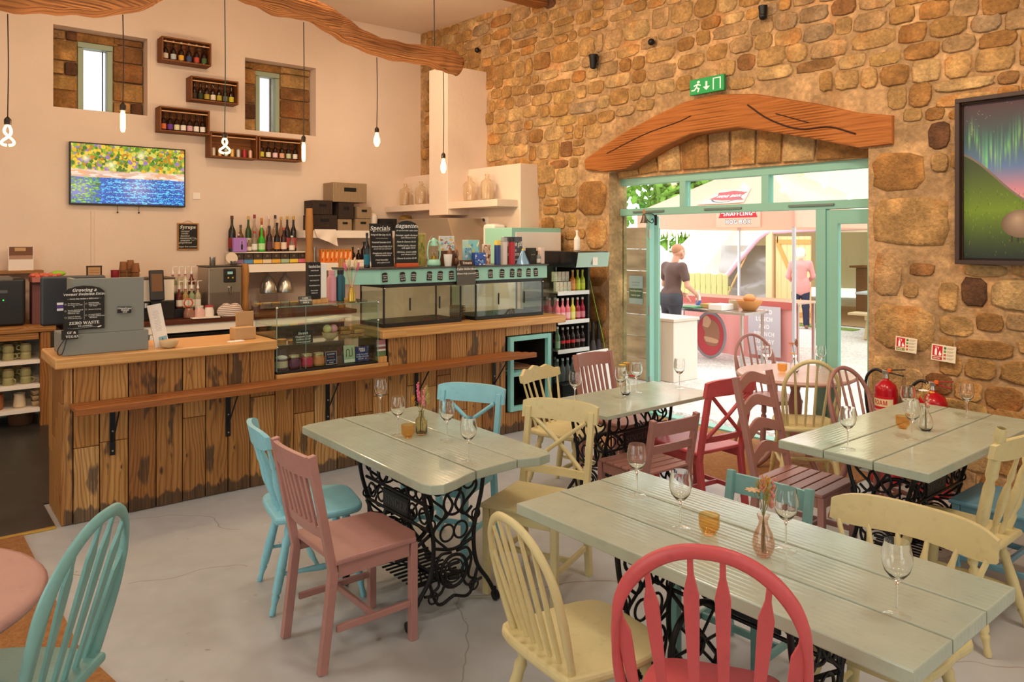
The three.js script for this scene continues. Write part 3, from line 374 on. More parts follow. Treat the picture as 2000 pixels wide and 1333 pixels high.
// ---------------------------------------------------------------- glass counter case with cakes and jars
{
  const x0 = -3.73, x1 = -2.868, z0 = 3.42, z1 = 3.88, y0 = 0.835, y1 = 1.318, cx = (x0 + x1) / 2, c = thing('glass_display_case', 'glass counter case of cakes and jam jars between the worktops', 'display case', [0, 0, 0]);
  mesh('wooden_plinth', boxb(0.96, 0.052, 0.52, -3.255, 0.7615, 3.634, 0.006), mOak, c, { grain: 'x' }); mesh('black_base', boxb(x1 - x0, 0.018, z1 - z0, cx, 0.814, (z0 + z1) / 2, 0.002), mBlack, c);
  mesh('front_glass', box(x1 - x0, y1 - y0, 0.006, cx, (y0 + y1) / 2, z1 - 0.003, 0), mPane, c); for (const x of [x0 + 0.003, x1 - 0.003]) mesh('side_glass', box(0.006, y1 - y0, z1 - z0, x, (y0 + y1) / 2, (z0 + z1) / 2, 0), mPane, c);
  mesh('top_glass', box(x1 - x0 + 0.01, 0.008, z1 - z0 + 0.01, cx, y1 + 0.004, (z0 + z1) / 2, 0), mPane, c); for (const y of [1.02, 1.17]) mesh('shelf', box(x1 - x0 - 0.02, 0.006, z1 - z0 - 0.1, cx, y, (z0 + z1) / 2 - 0.04, 0), mPane, c);
  mesh('edge_bead', [...[x0, x1].map((x) => straight([x, y0, z1], [x, y1, z1], 0.003)), straight([x0, y1 + 0.004, z1], [x1, y1 + 0.004, z1], 0.003), straight([cx - 0.2, y0, z1 + 0.001], [cx - 0.2, y1, z1 + 0.001], 0.002)], M(0x7fa596, 0.15), c);
  for (const [x, y] of [[x0, y1], [x1, y1], [x0, 1.02], [x1, 1.17]]) mesh('clip', sph(0.01, x, y, z1 + 0.004), mChrome, c);
  const floorY = 0.8335;
  [[-3.66, 0x5b2632, 0xd9c6a4, 'dark red jam jar with a cream square label'], [-3.56, 0x5e2a3a, 0x6f3a5a, 'jam jar with a plum purple label in glass case'], [-3.455, 0xb04a3a, 0xd6335a, 'jam jar with a bright pink label in glass case'], [-3.355, 0xc08a4a, 0xe2925e, 'jam jar with an orange label in glass case']].forEach(([x, g, l, lab], i) => { const j = thing('jam_jar', lab, 'jar', [x, floorY, 3.8], 0, 'jam jars in the case'); mesh('glass', lathe([[0, 0], [0.042, 0], [0.045, 0.01], [0.045, 0.075], [0.036, 0.088]], 18), M(g, 0.15), j); mesh('lid', i ? cyl(0.04, 0.04, 0.016, 0, 0.088, 0, 18) : sph(0.046, 0, 0.092, 0, 1, 0.42, 1), i ? M(0xd8c79a, 0.3, { metalness: 0.7 }) : M(0xd9d4cc, 0.9), j); mesh('jar_label', N(new THREE.CylinderGeometry(0.046, 0.046, 0.05, 18, 1, true)).translate(0, 0.045, 0), M(l, 0.7), j); });
  const pack = (nm, lab, x, w, h, tex, z = 3.82, tip = -0.1) => board(nm, lab, tex, w, h, [x, floorY + 0.002, z], 0, { cat: 'packet', tip, d: 0.02, back: 0x3a3550 });
  pack('fudge_box', 'navy box with cream border inside glass case', -3.26, 0.1, 0.105, chalk(128, 128, [['LUXURY', 20, 64, 26, 'center', 'bold'], ['FUDGE', 20, 64, 54, 'center', 'bold', '#d08a7a'], ['HANDMADE', 15, 64, 84, 'center', 'bold'], ['treats', 17, 64, 106]], { bg: '#2b2a52', draw: (g) => { g.strokeStyle = '#c9a58a'; g.lineWidth = 6; g.strokeRect(4, 4, 120, 120); } }));
  pack('chocolate_bar', 'pale green chocolate bar with maze print in glass case', -3.1, 0.1, 0.14, chalk(128, 180, [], { bg: '#b7c9a4', draw: (g) => { g.strokeStyle = '#46604c'; g.lineWidth = 9; g.beginPath(); g.moveTo(30, 120); g.lineTo(30, 60); g.arc(48, 60, 18, Math.PI, 0); g.lineTo(66, 120); g.moveTo(66, 100); g.arc(82, 100, 16, Math.PI, 0, true); g.lineTo(98, 30); g.stroke(); g.fillStyle = '#f2ede2'; g.fillRect(6, 146, 116, 30); } }));
  pack('chocolate_bar', 'navy floral chocolate bar in glass case', -2.985, 0.12, 0.12, chalk(160, 160, [['V&A', 30, 80, 36, 'center', 'bold', '#2a2a5a'], ['Dark Chocolate', 18, 80, 84, 'center', 'bold'], ['Orange Blossom', 18, 80, 108, 'center', 'bold'], ['Shortbread', 18, 80, 132, 'center', 'bold']], { bg: '#2c3a78', draw: (g) => { g.fillStyle = '#e9d8cf'; g.fillRect(44, 16, 72, 40); g.fillStyle = '#2a2a5a'; g.font = 'bold 26px serif'; g.textAlign = 'center'; g.fillText('V&A', 80, 36); for (let i = 0; i < 14; i++) { g.fillStyle = i % 2 ? '#6f8fd0' : '#1d2552'; g.beginPath(); g.arc((i * 53) % 160, (i * 37) % 160, 8, 0, 7); g.fill(); } } }));
  const lf = pack('leaflet', 'pink and green leaflet in oak stand by glass case', -2.89, 0.085, 0.135, canvasTex(128, 256, (g) => { g.fillStyle = '#c98a92'; g.fillRect(0, 0, 128, 80); g.fillStyle = '#e9dfe0'; g.fillRect(0, 80, 128, 30); g.fillStyle = '#96685a'; g.fillRect(0, 110, 128, 40); g.fillStyle = '#f4efe8'; g.fillRect(0, 150, 128, 30); g.fillStyle = '#6f8a5a'; g.fillRect(0, 180, 128, 76); }), 3.905, -0.06); lf.position.set(-2.82, 0.8655, 3.84);
  solo('leaflet_stand', boxb(0.084, 0.05, 0.05, 0, 0, 0, 0.004), mOak, 'oak block holding the pink leaflet', 'stand', [-2.821, 0.814, 3.85]);
  // middle glass shelf: bowl of coloured eggs, flapjack pile, cookies, chalk label
  const sy = 1.0235, bw = solo('wooden_bowl', lathe([[0, 0.004], [0.03, 0], [0.055, 0.02], [0.066, 0.06], [0.062, 0.06], [0.05, 0.024], [0, 0.01]], 24), M(0xdbbf92, 0.5), 'turned wooden bowl holding pastel eggs in glass case', 'bowl', [-3.22, sy, 3.72]);
  [[-0.024, 0xe9df9c, 'pastel yellow egg in the wooden bowl'], [0.03, 0xe8a4ac, 'pastel pink egg in the wooden bowl']].forEach(([dx, c2, l]) => solo('decorated_egg', sph(0.034, 0, 0, 0, 1, 1.1, 1), M(c2, 0.5), l, 'egg', [-3.22 + dx, sy + 0.085, 3.72]));
  for (let i = 0; i < 7; i++) solo('flapjack', box(0.09, 0.03, 0.06, 0, 0.015, 0, 0.01), M([0xb98a4e, 0xa8763e, 0xc69a5c][i % 3], 0.9, { bumpMap: rep(tBump, 12), bumpScale: 0.008 }), 'golden oat flapjack piled on the glass shelf', 'flapjack', [-3.08 + (i % 3) * 0.062 - (i > 2 ? 0.01 : 0), sy + (i > 5 ? 0.064 : i > 2 ? 0.032 : 0), 3.7 + (i % 2) * 0.02], rr(-0.3, 0.3), 'flapjacks in the case');
  for (let i = 0; i < 5; i++) solo('cookie', lathe([[0, 0.014], [0.034, 0.012], [0.04, 0.006], [0.036, 0], [0, 0]], 16), M(0xc58a4c, 0.9), 'round cookie stacked at the end of the glass shelf', 'cookie', [-3.64 + (i % 2) * 0.09, sy + (i >> 1) * 0.0145, 3.75], 0, 'cookies in the case');
  board('chalk_sign', 'black sweet treats price sign inside the glass case', chalk(200, 120, [['Sweet', 34, 100, 24], ['Flapjack £3.00', 22, 100, 56], ['Cookies £2.50', 22, 100, 80], ['Treat yourself', 20, 100, 104]]), 0.16, 0.1, [-3.5, sy + 0.002, 3.83], 0, { tip: -0.12 });
  solo('greaseproof_sheet', at(box(0.34, 0.003, 0.2, 0, 0, 0, 0), 0, 0.006, 0, 0.02, 0.3, 0.02), mPaper, 'sheet of white paper on upper glass shelf', 'paper', [-3.2, 1.182, 3.66]);
  // on top: stand with sandwich menu, flasks, card-only sign, brass vase with dried stems, dish
  const ty = y1 + 0.009;
  const sw = chalk(200, 330, [['Sandwiches', 34, 96, 40], ['served with salad', 15, 100, 74], ['Coronation Chicken £8.50', 15, 98, 118, 'center', 'bold'], ['Ham & Cheese £7.50', 15, 98, 162, 'center', 'bold'], ['Roasted Hummus £7.50', 15, 98, 206, 'center', 'bold'], ['Mature Cheddar', 15, 98, 250, 'center', 'bold'], ['& Pickle £7.50', 15, 98, 272, 'center', 'bold']]);
  const st = pz(618, 586, 3.7), sb = thing('menu_stand', 'black sandwiches menu block on wooden stand atop glass case', 'menu', [st.x, ty, 3.7]);
  mesh('stand', boxb(0.17, 0.03, 0.08, 0, 0, 0, 0.003), mOak, sb); mesh('panel', boxb(0.1, 0.3, 0.06, -0.03, 0.03, 0, 0.002), mBlack, sb); mesh('print', face(0.1, 0.3, -0.03, 0.03, 0.0315), flat(sw), sb); mesh('paper_block', boxb(0.05, 0.28, 0.06, 0.05, 0.04, 0, 0.002), mPaper, sb);
  [[648, 0xd99aa8, 'pink steel water flask standing on glass case'], [665, 0x1e5a6a, 'teal steel water flask standing on glass case']].forEach(([px, col, l]) => { const p = pz(px, 586, 3.66), f = thing('water_flask', l, 'flask', [p.x, ty, 3.66]); mesh('body', lathe([[0, 0], [0.036, 0], [0.038, 0.01], [0.038, 0.19], [0.025, 0.215], [0.024, 0.222]], 20), M(col, 0.4), f); mesh('lid', cyl(0.027, 0.027, 0.035, 0, 0.222, 0, 16), px < 660 ? M(0xe2a9b4, 0.4) : mBlack, f); });
  const cp = pz(596, 598, 3.8); board('chalk_sign', 'grey sign saying card payments only on glass case', chalk(160, 110, [['CARD', 28, 80, 26, 'center', 'bold'], ['PAYMENTS', 28, 80, 56, 'center', 'bold'], ['ONLY', 28, 80, 86, 'center', 'bold']], { bg: '#55554a' }), 0.1, 0.07, [cp.x, ty, 3.82], 0, { tip: -0.5 });
  const vp = pz(689, 588, 3.84), vs = thing('brass_vase', 'brass bottle vase with dried pampas and pink stems', 'vase', [vp.x - 0.01, ty, 3.84]); mesh('body', lathe([[0, 0], [0.028, 0], [0.03, 0.01], [0.03, 0.075], [0.016, 0.095], [0.015, 0.12], [0.018, 0.125]], 18), M(0xc9a64a, 0.3, { metalness: 0.8 }), vs);
  for (let i = 0; i < 6; i++) { const a = i * 1.1, q = [Math.cos(a) * 0.05, 0.26 + 0.02 * (i % 3), Math.sin(a) * 0.03]; mesh('dried_stem', [straight([0, 0.1, 0], q, 0.0018, 5), orient(sph(0.012, 0, 0.03, 0, 1, 3.2, 1, 8), q, [q[0] * 1.2, q[1] + 0.05, q[2] * 1.2])], i % 3 === 0 ? M(0xd96a8a, 0.9) : M(0xd9c49a, 0.9), vs); }
  solo('oil_dish', lathe([[0, 0.004], [0.04, 0], [0.045, 0.03], [0.042, 0.03], [0.036, 0.006], [0, 0.008]], 20), M(0xd9a85a, 0.4), 'small amber dish beside the brass vase', 'dish', [vp.x + 0.02, ty, 3.74]);
}
// ---------------------------------------------------------------- chilled cabinets under an aqua canopy
{
  const z1 = 3.78, yb = TOP + 0.001, cab = (name, lab, x0, x1) => {
    const c = thing(name, lab, 'cabinet', [0, 0, 0]), h = 0.34, d = 0.42, cx = (x0 + x1) / 2, w = x1 - x0, zc = z1 - d / 2;
    mesh('base', boxb(w, 0.035, d, cx, yb, zc, 0.004), mBlack, c); mesh('top', boxb(w, 0.03, d, cx, yb + h, zc, 0.003), mBlack, c);
    mesh('frame', [[x0, z1], [x1, z1], [x0, z1 - d], [x1, z1 - d]].map(([x, z]) => boxb(0.014, h, 0.014, x + (x < cx ? 0.007 : -0.007), yb + 0.02, z + (z > zc ? -0.007 : 0.007), 0.002)), mBlack, c);
    mesh('front_glass', box(w - 0.03, h - 0.03, 0.005, cx, yb + 0.19, z1 - 0.006, 0), mPane, c); for (const x of [x0 + 0.004, x1 - 0.004]) mesh('side_glass', box(0.005, h - 0.04, d - 0.03, x, yb + 0.19, zc, 0), mPane, c);
    mesh('back_panel', box(w - 0.03, h - 0.03, 0.01, cx, yb + 0.19, z1 - d + 0.012, 0), mPane, c);
    for (const f of [0.32, 0.7]) mesh('handle', box(0.012, 0.11, 0.014, x0 + w * f, yb + 0.19, z1 + 0.004, 0.004), mBlack, c);
    for (const [x, y] of [[x0 + 0.01, 0.335], [x1 - 0.01, 0.335]]) mesh('clip', sph(0.009, x, yb + y, z1 + 0.003), mChrome, c);
    return c;
  };
  cab('chilled_cabinet', 'glass chilled cabinet beside the cake display, plates inside', -2.76, -1.95); cab('chilled_cabinet', 'glass chilled cabinet beside the drinks fridge', -1.79, -0.95);
  for (let i = 0; i < 9; i++) solo('wooden_plate', lathe([[0, 0.006], [0.05, 0.005], [0.08, 0.013], [0.076, 0.014], [0.05, 0.008], [0, 0.008]], 20), M([0xb98a5c, 0xa57a4e][i % 2], 0.7), 'wooden plate in the stack between the chilled cabinets', 'plate', [-1.872, yb + i * 0.0145, 3.6], 0, 'stack of wooden plates');
  // canopy
  const cx0 = -2.79, cx1 = -0.9, cy = 1.456, can = thing('aqua_canopy', 'aqua painted canopy box above the chilled cabinets', 'canopy', [0, 0, 0]);
  const plan = [[cx0, -z1], [cx1, -z1], [cx1, -z1 + 0.5], [cx0 - 0.2, -z1 + 0.5], [cx0 - 0.2, -z1 + 0.12]];
  mesh('body', at(ext(plan, 0.125, 0.003), 0, cy + 0.0625, 0, -Math.PI / 2), M(0x9ad0c0, 0.4), can); mesh('dark_top', at(ext(plan.map(([a, b]) => [a + (a < -2 ? -0.012 : 0.012), b - 0.012]), 0.014), 0, cy + 0.132, 0, -Math.PI / 2), M(0x4c4a46, 0.4), can);
  const tagTex = [0, 1, 2].map((k) => chalk(64, 110, [['Latte', 18, 32, 34, 'center', 'bold'], ['Scone', 18, 32, 56, 'center', 'bold'], ['£3.' + (k * 3 + 1) + '0', 20, 32, 84, 'center', 'bold']].map((l, i) => (i === 0 ? [['Carrot', 'Lemon', 'Coffee'][k], ...l.slice(1)] : i === 1 ? [['cake', 'drizzle', 'walnut'][k], ...l.slice(1)] : l))));
  [752, 787, 807, 838, 859, 882, 931, 958, 980, 1000, 1014, 1032, 1047].forEach((px, i) => { const p = pz(px, 540, z1 + 0.004); board('price_tag', 'small black arched cake price tag on aqua canopy', tagTex[i % 3], 0.05, 0.082, [p.x, cy + 0.02, z1 + 0.005], 0, { arch: 1, d: 0.003, roll: rr(-0.12, 0.12), group: 'price tags on the aqua canopy', cat: 'price tag' }); });
  const cs = pz(910, 550, z1 + 0.02); board('chalk_sign', 'grey chalk sign about the cake selection between cabinets', chalk(256, 216, [['Cake Selection', 36, 128, 34], ['Please help yourself', 25, 128, 84], ['♥   ♣   ♨', 60, 128, 160, 'center', 'bold']], { bg: '#5a5750' }), 0.21, 0.175, [cs.x, cy - 0.035, z1 + 0.022], 0, { d: 0.008 });
  // ---- things along the canopy top
  const ty = cy + 0.1395, zt = 3.66, X = (px) => pz(px, 515, zt).x;
  const spec = chalk(256, 400, [['Specials', 56, 116, 44], ['Soup of the day £6.95', 22, 120, 104], ['Toasted Teacake £3.95', 20, 122, 172], ['Swinton Beef Chilli £9.95', 19, 126, 212], ['served with rice and bread', 15, 130, 232], ['Ploughmans with cheese', 18, 126, 272], ['salad and chutney £9.50', 15, 132, 292], ['Fruit Smoothie', 19, 116, 334], ['with yoghurt £4.50', 16, 130, 358]], { draw: (g) => { g.beginPath(); g.moveTo(30, 72); g.bezierCurveTo(90, 82, 160, 66, 220, 76); g.moveTo(60, 136); g.lineTo(200, 136); g.stroke(); } });
  board('menu_board', 'leaning black specials chalk board on the canopy', spec, 0.225, 0.38, [X(750), ty + 0.003, zt - 0.02], 0.06, { cat: 'menu board', tip: -0.1 });
  const bag = chalk(230, 400, [['Baguettes', 48, 115, 50], ['all served with a side salad', 16, 115, 92], ['Sausage, apple chutney', 19, 112, 136], ['and cheese £9.95', 18, 130, 158], ['Ham & Cheese £8.50', 19, 108, 196], ['Pulled pork, cheese', 19, 112, 232], ['and apple £9.95', 18, 130, 254], ['Chicken, sweet chilli', 19, 112, 292], ['and cheese £9.95', 18, 130, 314], ['Cheese & onion £8.00', 19, 112, 350]], { bg: '#2a2c28' });
  const bb = board('menu_board', 'black arched baguettes chalk board in an orange foot', bag, 0.225, 0.38, [X(794), ty + 0.03, zt], -0.05, { cat: 'menu board', arch: 1 }); mesh('foot', boxb(0.22, 0.035, 0.05, 0, -0.0305, 0, 0.004), M(0xd9602e, 0.5), bb);
  bottle('gin_bottle', 'slim dark bottle with turquoise print by specials board', 'bottle', [X(719), ty, zt - 0.02], { h: 0.3, r: 0.027, glass: 0x141a20, lab: 0x1b6f86, cap: 0x1a1a1a });
  const bk = (nm, l, px, w, h, d, col, tex, tilt = 0) => { const t = thing(nm, l, 'packet', [X(px), ty, zt], tilt); mesh('carton', boxb(w, h, d, 0, 0, 0, 0.003), M(col, 0.7), t); if (tex) mesh('print', face(w * 0.92, h * 0.92, 0, h * 0.04, d / 2 + 0.001), flat(tex, 0.6), t); return t; };
  const blot = (bg, cols, s = 3, n = 26) => canvasTex(96, 128, (g) => { g.fillStyle = bg; g.fillRect(0, 0, 96, 128); let q = s; const r = () => (q = (q * 16807) % 2147483647) / 2147483647; for (let i = 0; i < n; i++) { g.fillStyle = cols[i % cols.length]; g.beginPath(); g.ellipse(r() * 96, r() * 128, 4 + r() * 14, 3 + r() * 8, r() * 3, 0, 7); g.fill(); } });
  bk('seed_box', 'mossy green gift carton behind the lantern', 826, 0.14, 0.3, 0.08, 0xc9ae72, blot('#a89a4e', ['#8a8a3a', '#b8a860', '#7a7a34'], 5), 0.1).position.z = zt - 0.1;
  const lan = thing('hurricane_lantern', 'mint green hurricane lantern on the aqua canopy', 'lantern', [X(845), ty, zt + 0.02]), mM = M(0x9fd8c0, 0.35);
  mesh('tank', lathe([[0, 0], [0.06, 0], [0.062, 0.02], [0.058, 0.055], [0.03, 0.065], [0, 0.065]], 24), mM, lan); mesh('globe', lathe([[0.03, 0.075], [0.045, 0.1], [0.048, 0.13], [0.038, 0.17], [0.03, 0.19]], 20), mPane, lan); mesh('burner', mg(cyl(0.028, 0.02, 0.03, 0, 0.065, 0), cyl(0.006, 0.006, 0.03, 0, 0.095, 0)), mBrass, lan); mesh('hood', lathe([[0.034, 0.185], [0.036, 0.2], [0.024, 0.215], [0.026, 0.24], [0.012, 0.255], [0, 0.258]], 20), mM, lan);
  for (const s of [-1, 1]) mesh('side_tube', tube([[s * 0.05, 0.04, 0], [s * 0.066, 0.09, 0], [s * 0.064, 0.17, 0], [s * 0.045, 0.225, 0], [s * 0.02, 0.235, 0]], 0.007, 24), mM, lan); mesh('bail', tube([[-0.06, 0.2, 0], [-0.03, 0.26, -0.01], [0, 0.275, -0.012], [0.03, 0.26, -0.01], [0.06, 0.2, 0]], 0.0025, 24, 6), mSteel, lan);
  const lh = thing('leaflet_holder', 'leaflet holder with family photo card on the canopy', 'leaflet holder', [X(878), ty, zt - 0.04]); mesh('holder', boxb(0.17, 0.14, 0.05, 0, 0, 0, 0.003), M(0x6b4632, 0.6), lh); mesh('leaflet', boxb(0.17, 0.15, 0.006, 0, 0.125, -0.01, 0), mPaper, lh); mesh('print', face(0.16, 0.14, 0, 0.13, -0.006), flat(blot('#cfd8dc', ['#e2b84a', '#a06a4a', '#f2e6d0', '#7fb2d0'], 9)), lh);
  for (let i = 0; i < 4; i++) solo('nut_bag', sph(0.035, 0, 0.04, 0, 0.85, 1.2, 0.6, 10), M([0x8a5a34, 0x6f4428][i % 2], 0.35, { clearcoat: 0.6 }), 'glossy brown snack bag in front of leaflet holder', 'snack bag', [X(872) + (i % 2) * 0.08, ty + (i > 1 ? 0.07 : 0), zt + 0.045], rr(0, 2), 'brown snack bags on the canopy');
  solo('takeaway_cup', lathe([[0, 0], [0.03, 0], [0.04, 0.11], [0.038, 0.11], [0.028, 0.006], [0, 0.006]], 20), M(0xf0e9df, 0.7), 'plain white paper cup beside mint lantern', 'cup', [X(864), ty, zt + 0.09]);
  board('chalk_sign', 'low dark sign lying before snack bags on the canopy', chalk(128, 48, [['Treats', 30, 64, 24]], { bg: '#4a3328' }), 0.14, 0.05, [X(900), ty + 0.002, zt + 0.1], 0, { tip: -0.3 });
  bk('tea_tin', 'tropical printed tin stacked behind blue sweet carton', 927, 0.13, 0.24, 0.1, 0x9fc4c0, blot('#8fd0cf', ['#e0cf6a', '#5aa7c0', '#f2ecc8'], 13)).position.z = zt - 0.06;
  bk('sweet_carton', 'royal blue sweet carton before tropical tin', 929, 0.13, 0.12, 0.05, 0x2f4f9e, blot('#3a5cb0', ['#e6ebf2', '#5fa0d8', '#26397c'], 17)).position.z = zt + 0.05;
  bk('gift_bag', 'blue sea scene gift bag on the canopy', 912, 0.1, 0.17, 0.03, 0x9cc8d6, blot('#7fb8d0', ['#d6e8ee', '#4a86a8', '#c2a464'], 19), 0.2);
  bk('portrait_card', 'greeting card with brown figure on the canopy', 950, 0.09, 0.2, 0.02, 0xe9d8c8, blot('#caa58c', ['#5a3226', '#efe2d2', '#96604a'], 23), -0.15);
  [[968, 0x2b3f7a, 0xe2c65a, 'navy patterned tall tin with yellow lid'], [981, 0xd9c9c2, 0x9a9a98, 'silver and pink tall drinks tin'], [996, 0xb02a34, 0x2a2a30, 'red tall drinks tin with a black tag']].forEach(([px, c, l, lab], i) => { const t = thing('tall_tin', lab + ' on canopy', 'tin', [X(px), ty, zt + 0.03]); mesh('body', cyl(0.032, 0.032, 0.19 + 0.03 * (i > 0), 0, 0, 0, 18), M(c, 0.35), t); mesh('lid', cyl(0.033, 0.03, 0.045, 0, 0.19 + 0.03 * (i > 0), 0, 18), M(l, 0.4), t); });
  board('gift_sign', 'slate grey give the gift sign on the canopy', chalk(256, 190, [['Give the gift', 44, 128, 50], ['OF THE', 20, 128, 96, 'center', 'bold'], ['COUNTRY RETREAT', 22, 128, 126, 'center', 'bold'], ['and stay with us', 20, 128, 160]], { bg: '#555a66' }), 0.22, 0.27, [X(1012), ty + 0.002, zt - 0.06], 0, { tip: -0.08 });
  const cone = thing('party_cone', 'blue iridescent cone shaped gift bag on the canopy', 'gift bag', [X(1015), ty, zt + 0.05]); mesh('cone', cyl(0.07, 0.012, 0.14, 0, 0, 0, 6), M(0x8fb6d8, 0.25, { metalness: 0.3 }), cone); mesh('ribbon', sph(0.014, 0, 0.14, 0), M(0xd9c44a, 0.6), cone);
  bk('gin_carton', 'black gift carton with gold emblem on the canopy', 1037, 0.085, 0.16, 0.07, 0x2a2620, chalk(96, 180, [['✦', 34, 48, 40, 'center', 'bold', '#c9b27a'], ['ESTATE', 17, 48, 76, 'center', 'bold', '#c9b27a'], ['✦', 34, 48, 130, 'center', 'bold', '#c9b27a']], { bg: '#2a2620' }));
  bk('cosmetic_bottle_box', 'pale pink slim cosmetic carton on the canopy end', 1057, 0.05, 0.16, 0.05, 0xe6cfc8, null);
  bottle('lotion_bottle', 'small smoky lotion bottle with rose cap on canopy', 'bottle', [X(1047), ty, zt + 0.04], { h: 0.13, r: 0.022, glass: 0x8a8a84, cap: 0xd9a890, lab: 0xd9d4cc, capH: 0.25 });
  // ---- drinks fridge, open front
  const fx0 = -0.72, fx1 = -0.27, fz0 = 3.18, fz = 3.74, F = thing('drinks_fridge', 'open fronted black drinks fridge by the stone wall', 'fridge', [0, 0, 0]), fc = (fx0 + fx1) / 2, fw = fx1 - fx0;
  mesh('back_panel', boxb(fw, 1.62, 0.03, fc, 0, fz0, 0.003), M(0x8d8f8a, 0.5), F); mesh('side_panel', boxb(0.025, 1.62, fz - fz0, fx1, 0, (fz0 + fz) / 2, 0.003), mBlack, F); mesh('side_glass', box(0.008, 1.2, fz - fz0 - 0.04, fx0, 0.98, (fz0 + fz) / 2, 0), mPane, F); mesh('base', boxb(fw, 0.36, fz - fz0 + 0.08, fc, 0, (fz0 + fz) / 2 + 0.04, 0.006), mBlack, F);
  mesh('header', toZ(ext([[fz0, 1.56], [fz0, 1.72], [4.0, 1.72], [4.03, 1.7], [4.0, 1.56]], fw + 0.02, 0.004)).translate(fc, 0, 0), M(0x17181a, 0.2), F); mesh('header_glass', at(box(fw, 0.15, 0.006, 0, 0, 0, 0), fc, 1.635, 4.028, 0.2), M(0x9fbcae, 0.05, { metalness: 0.3 }), F); mesh('notice', box(0.07, 0.08, 0.003, fc + 0.02, 1.62, 4.036, 0), mPaper, F);
  const lev = [0.365, 0.7, 1.0, 1.3]; lev.slice(1).forEach((y) => { const s = mesh('shelf', box(fw - 0.02, 0.012, fz - fz0 - 0.03, fc, y - 0.008, (fz0 + fz) / 2, 0), M(0xc9c9c4, 0.4, { metalness: 0.5 }), F); mesh('price_strip', box(fw, 0.042, 0.01, fc, y - 0.015, fz + 0.005, 0.002), M(0xe9ecee, 0.5), s); });
  mesh('cable', tube([[fx1 + 0.03, 1.5, 3.7], [fx1 + 0.1, 1.1, 3.75], [fx1 + 0.17, 0.8, 3.78], [fx1 + 0.2, 0.6, 3.8]], 0.004, 30, 6), M(0x8ab83a, 0.5), F);
  const drink = (y, x, z, o, lab, grp) => bottle('drink_bottle', lab, 'bottle', [x, y, z], { seg: 10, group: grp, ...o });
  for (let r = 0; r < 3; r++) for (let i = 0; i < 6; i++) { const x = fx0 + 0.045 + i * 0.072, z = fz - 0.05 - r * 0.12; if (r && i > 1) continue;
    drink(lev[0], x, z, { h: 0.24, r: 0.03, glass: 0xc9dcdc, clear: 1, lab: null, cap: 0x9fb6b8 }, 'clear water bottle on bottom deck of drinks fridge', 'water bottles in the fridge');
    drink(lev[1], x, z, i < 1 ? { h: 0.24, r: 0.029, glass: 0x5d8a62, lab: 0x8fb89a, cap: 0xcfd4c8 } : { h: 0.225, r: 0.028, glass: 0x23110d, lab: i < 4 ? 0xc02430 : 0x8a6a74, cap: 0xb9b4ac, lh: 0.16, lo: 0.4 }, i < 1 ? 'green glass bottle beside the colas' : i < 4 ? 'cola bottle with red band in drinks fridge' : 'cola bottle with mauve band in drinks fridge', i < 1 ? 'green bottles in the fridge' : i < 4 ? 'red banded colas' : 'mauve banded colas');
    const k = i < 3 ? [0xe87a8a, 0xf2c4cc] : i < 4 ? [0xd9d84a, 0xe9ec9a] : [0x9a1e34, 0xd98a96];
    drink(lev[2], x, z, { h: 0.23, r: 0.03, glass: k[0], lab: k[1], cap: 0xd9d4cc, neck: 0.36 }, i < 3 ? 'pink lemonade bottle in drinks fridge' : i < 4 ? 'yellow lemonade bottle in drinks fridge' : 'dark berry drink bottle in drinks fridge', i < 3 ? 'pink lemonades' : i < 4 ? 'yellow lemonades' : 'berry drinks');
    if (i > 2) drink(lev[3], x, z, { h: 0.22, r: 0.03, glass: i < 4 ? 0xd9802a : 0xb8c83a, lab: i < 4 ? 0xe9a860 : 0xd3e04a, cap: 0xc9b44a, neck: 0.36 }, i < 4 ? 'orange drink bottle on top fridge shelf' : 'lime green drink bottle on top fridge shelf', i < 4 ? 'orange drinks' : 'lime drinks'); }
  const ct = blot('#d9d2b8', ['#c95a4a', '#8ab06a', '#5a90c0', '#efe9da'], 31, 12); for (let i = 0; i < 8; i++) { const r = i >> 2, t = thing('juice_carton', 'small juice carton stacked on the top fridge shelf', 'carton', [fx0 + 0.04 + (i % 4) * 0.055, lev[3] + r * 0.105, fz - 0.06 - r * 0.03], 0, 'juice cartons'); mesh('carton', boxb(0.048, 0.1, 0.04, 0, 0, 0, 0.002), M(0xd9d2b8, 0.6), t); mesh('print', face(0.044, 0.09, 0, 0.005, 0.0212), flat(ct, 0.6), t); }
  const wb = pz(1127, 487, 3.6); bottle('spray_bottle', 'plain white bottle standing on the fridge header', 'bottle', [wb.x, 1.721, 3.6], { h: 0.22, r: 0.034, glass: 0xf0e6dc, cap: 0xf0e6dc, lab: null });
  // furled umbrellas in the corner, white sign leaning
  [[-0.17, -0.02], [-0.06, -0.04]].forEach(([x, dz], i) => { const u = thing('umbrella', 'furled dark grey umbrella propped by the door frame', 'umbrella', [x, 0, 3.72 + dz], 0, 'umbrellas by the door'); mesh('canopy', lathe([[0.006, 0.1], [0.02, 0.2], [0.045, 0.5], [0.05, 0.62], [0.03, 0.72], [0.02, 0.76]], 10), M(0x4a474c, 0.8), u); mesh('shaft', cyl(0.007, 0.007, 0.86, 0, 0, 0, 8), mBlack, u); mesh('handle', cyl(0.02, 0.017, 0.22, 0, 0.74, 0, 10), mBlack, u); });
  const ls = thing('leaning_sign', 'white board leaning against the drinks fridge', 'sign board', [-0.5, 0, 4.12], 0.12); const lm = mesh('panel', boxb(0.5, 0.72, 0.02, 0, 0, 0, 0.003), M(0xeef0f0, 0.5), ls); lm.rotation.x = -0.12; 
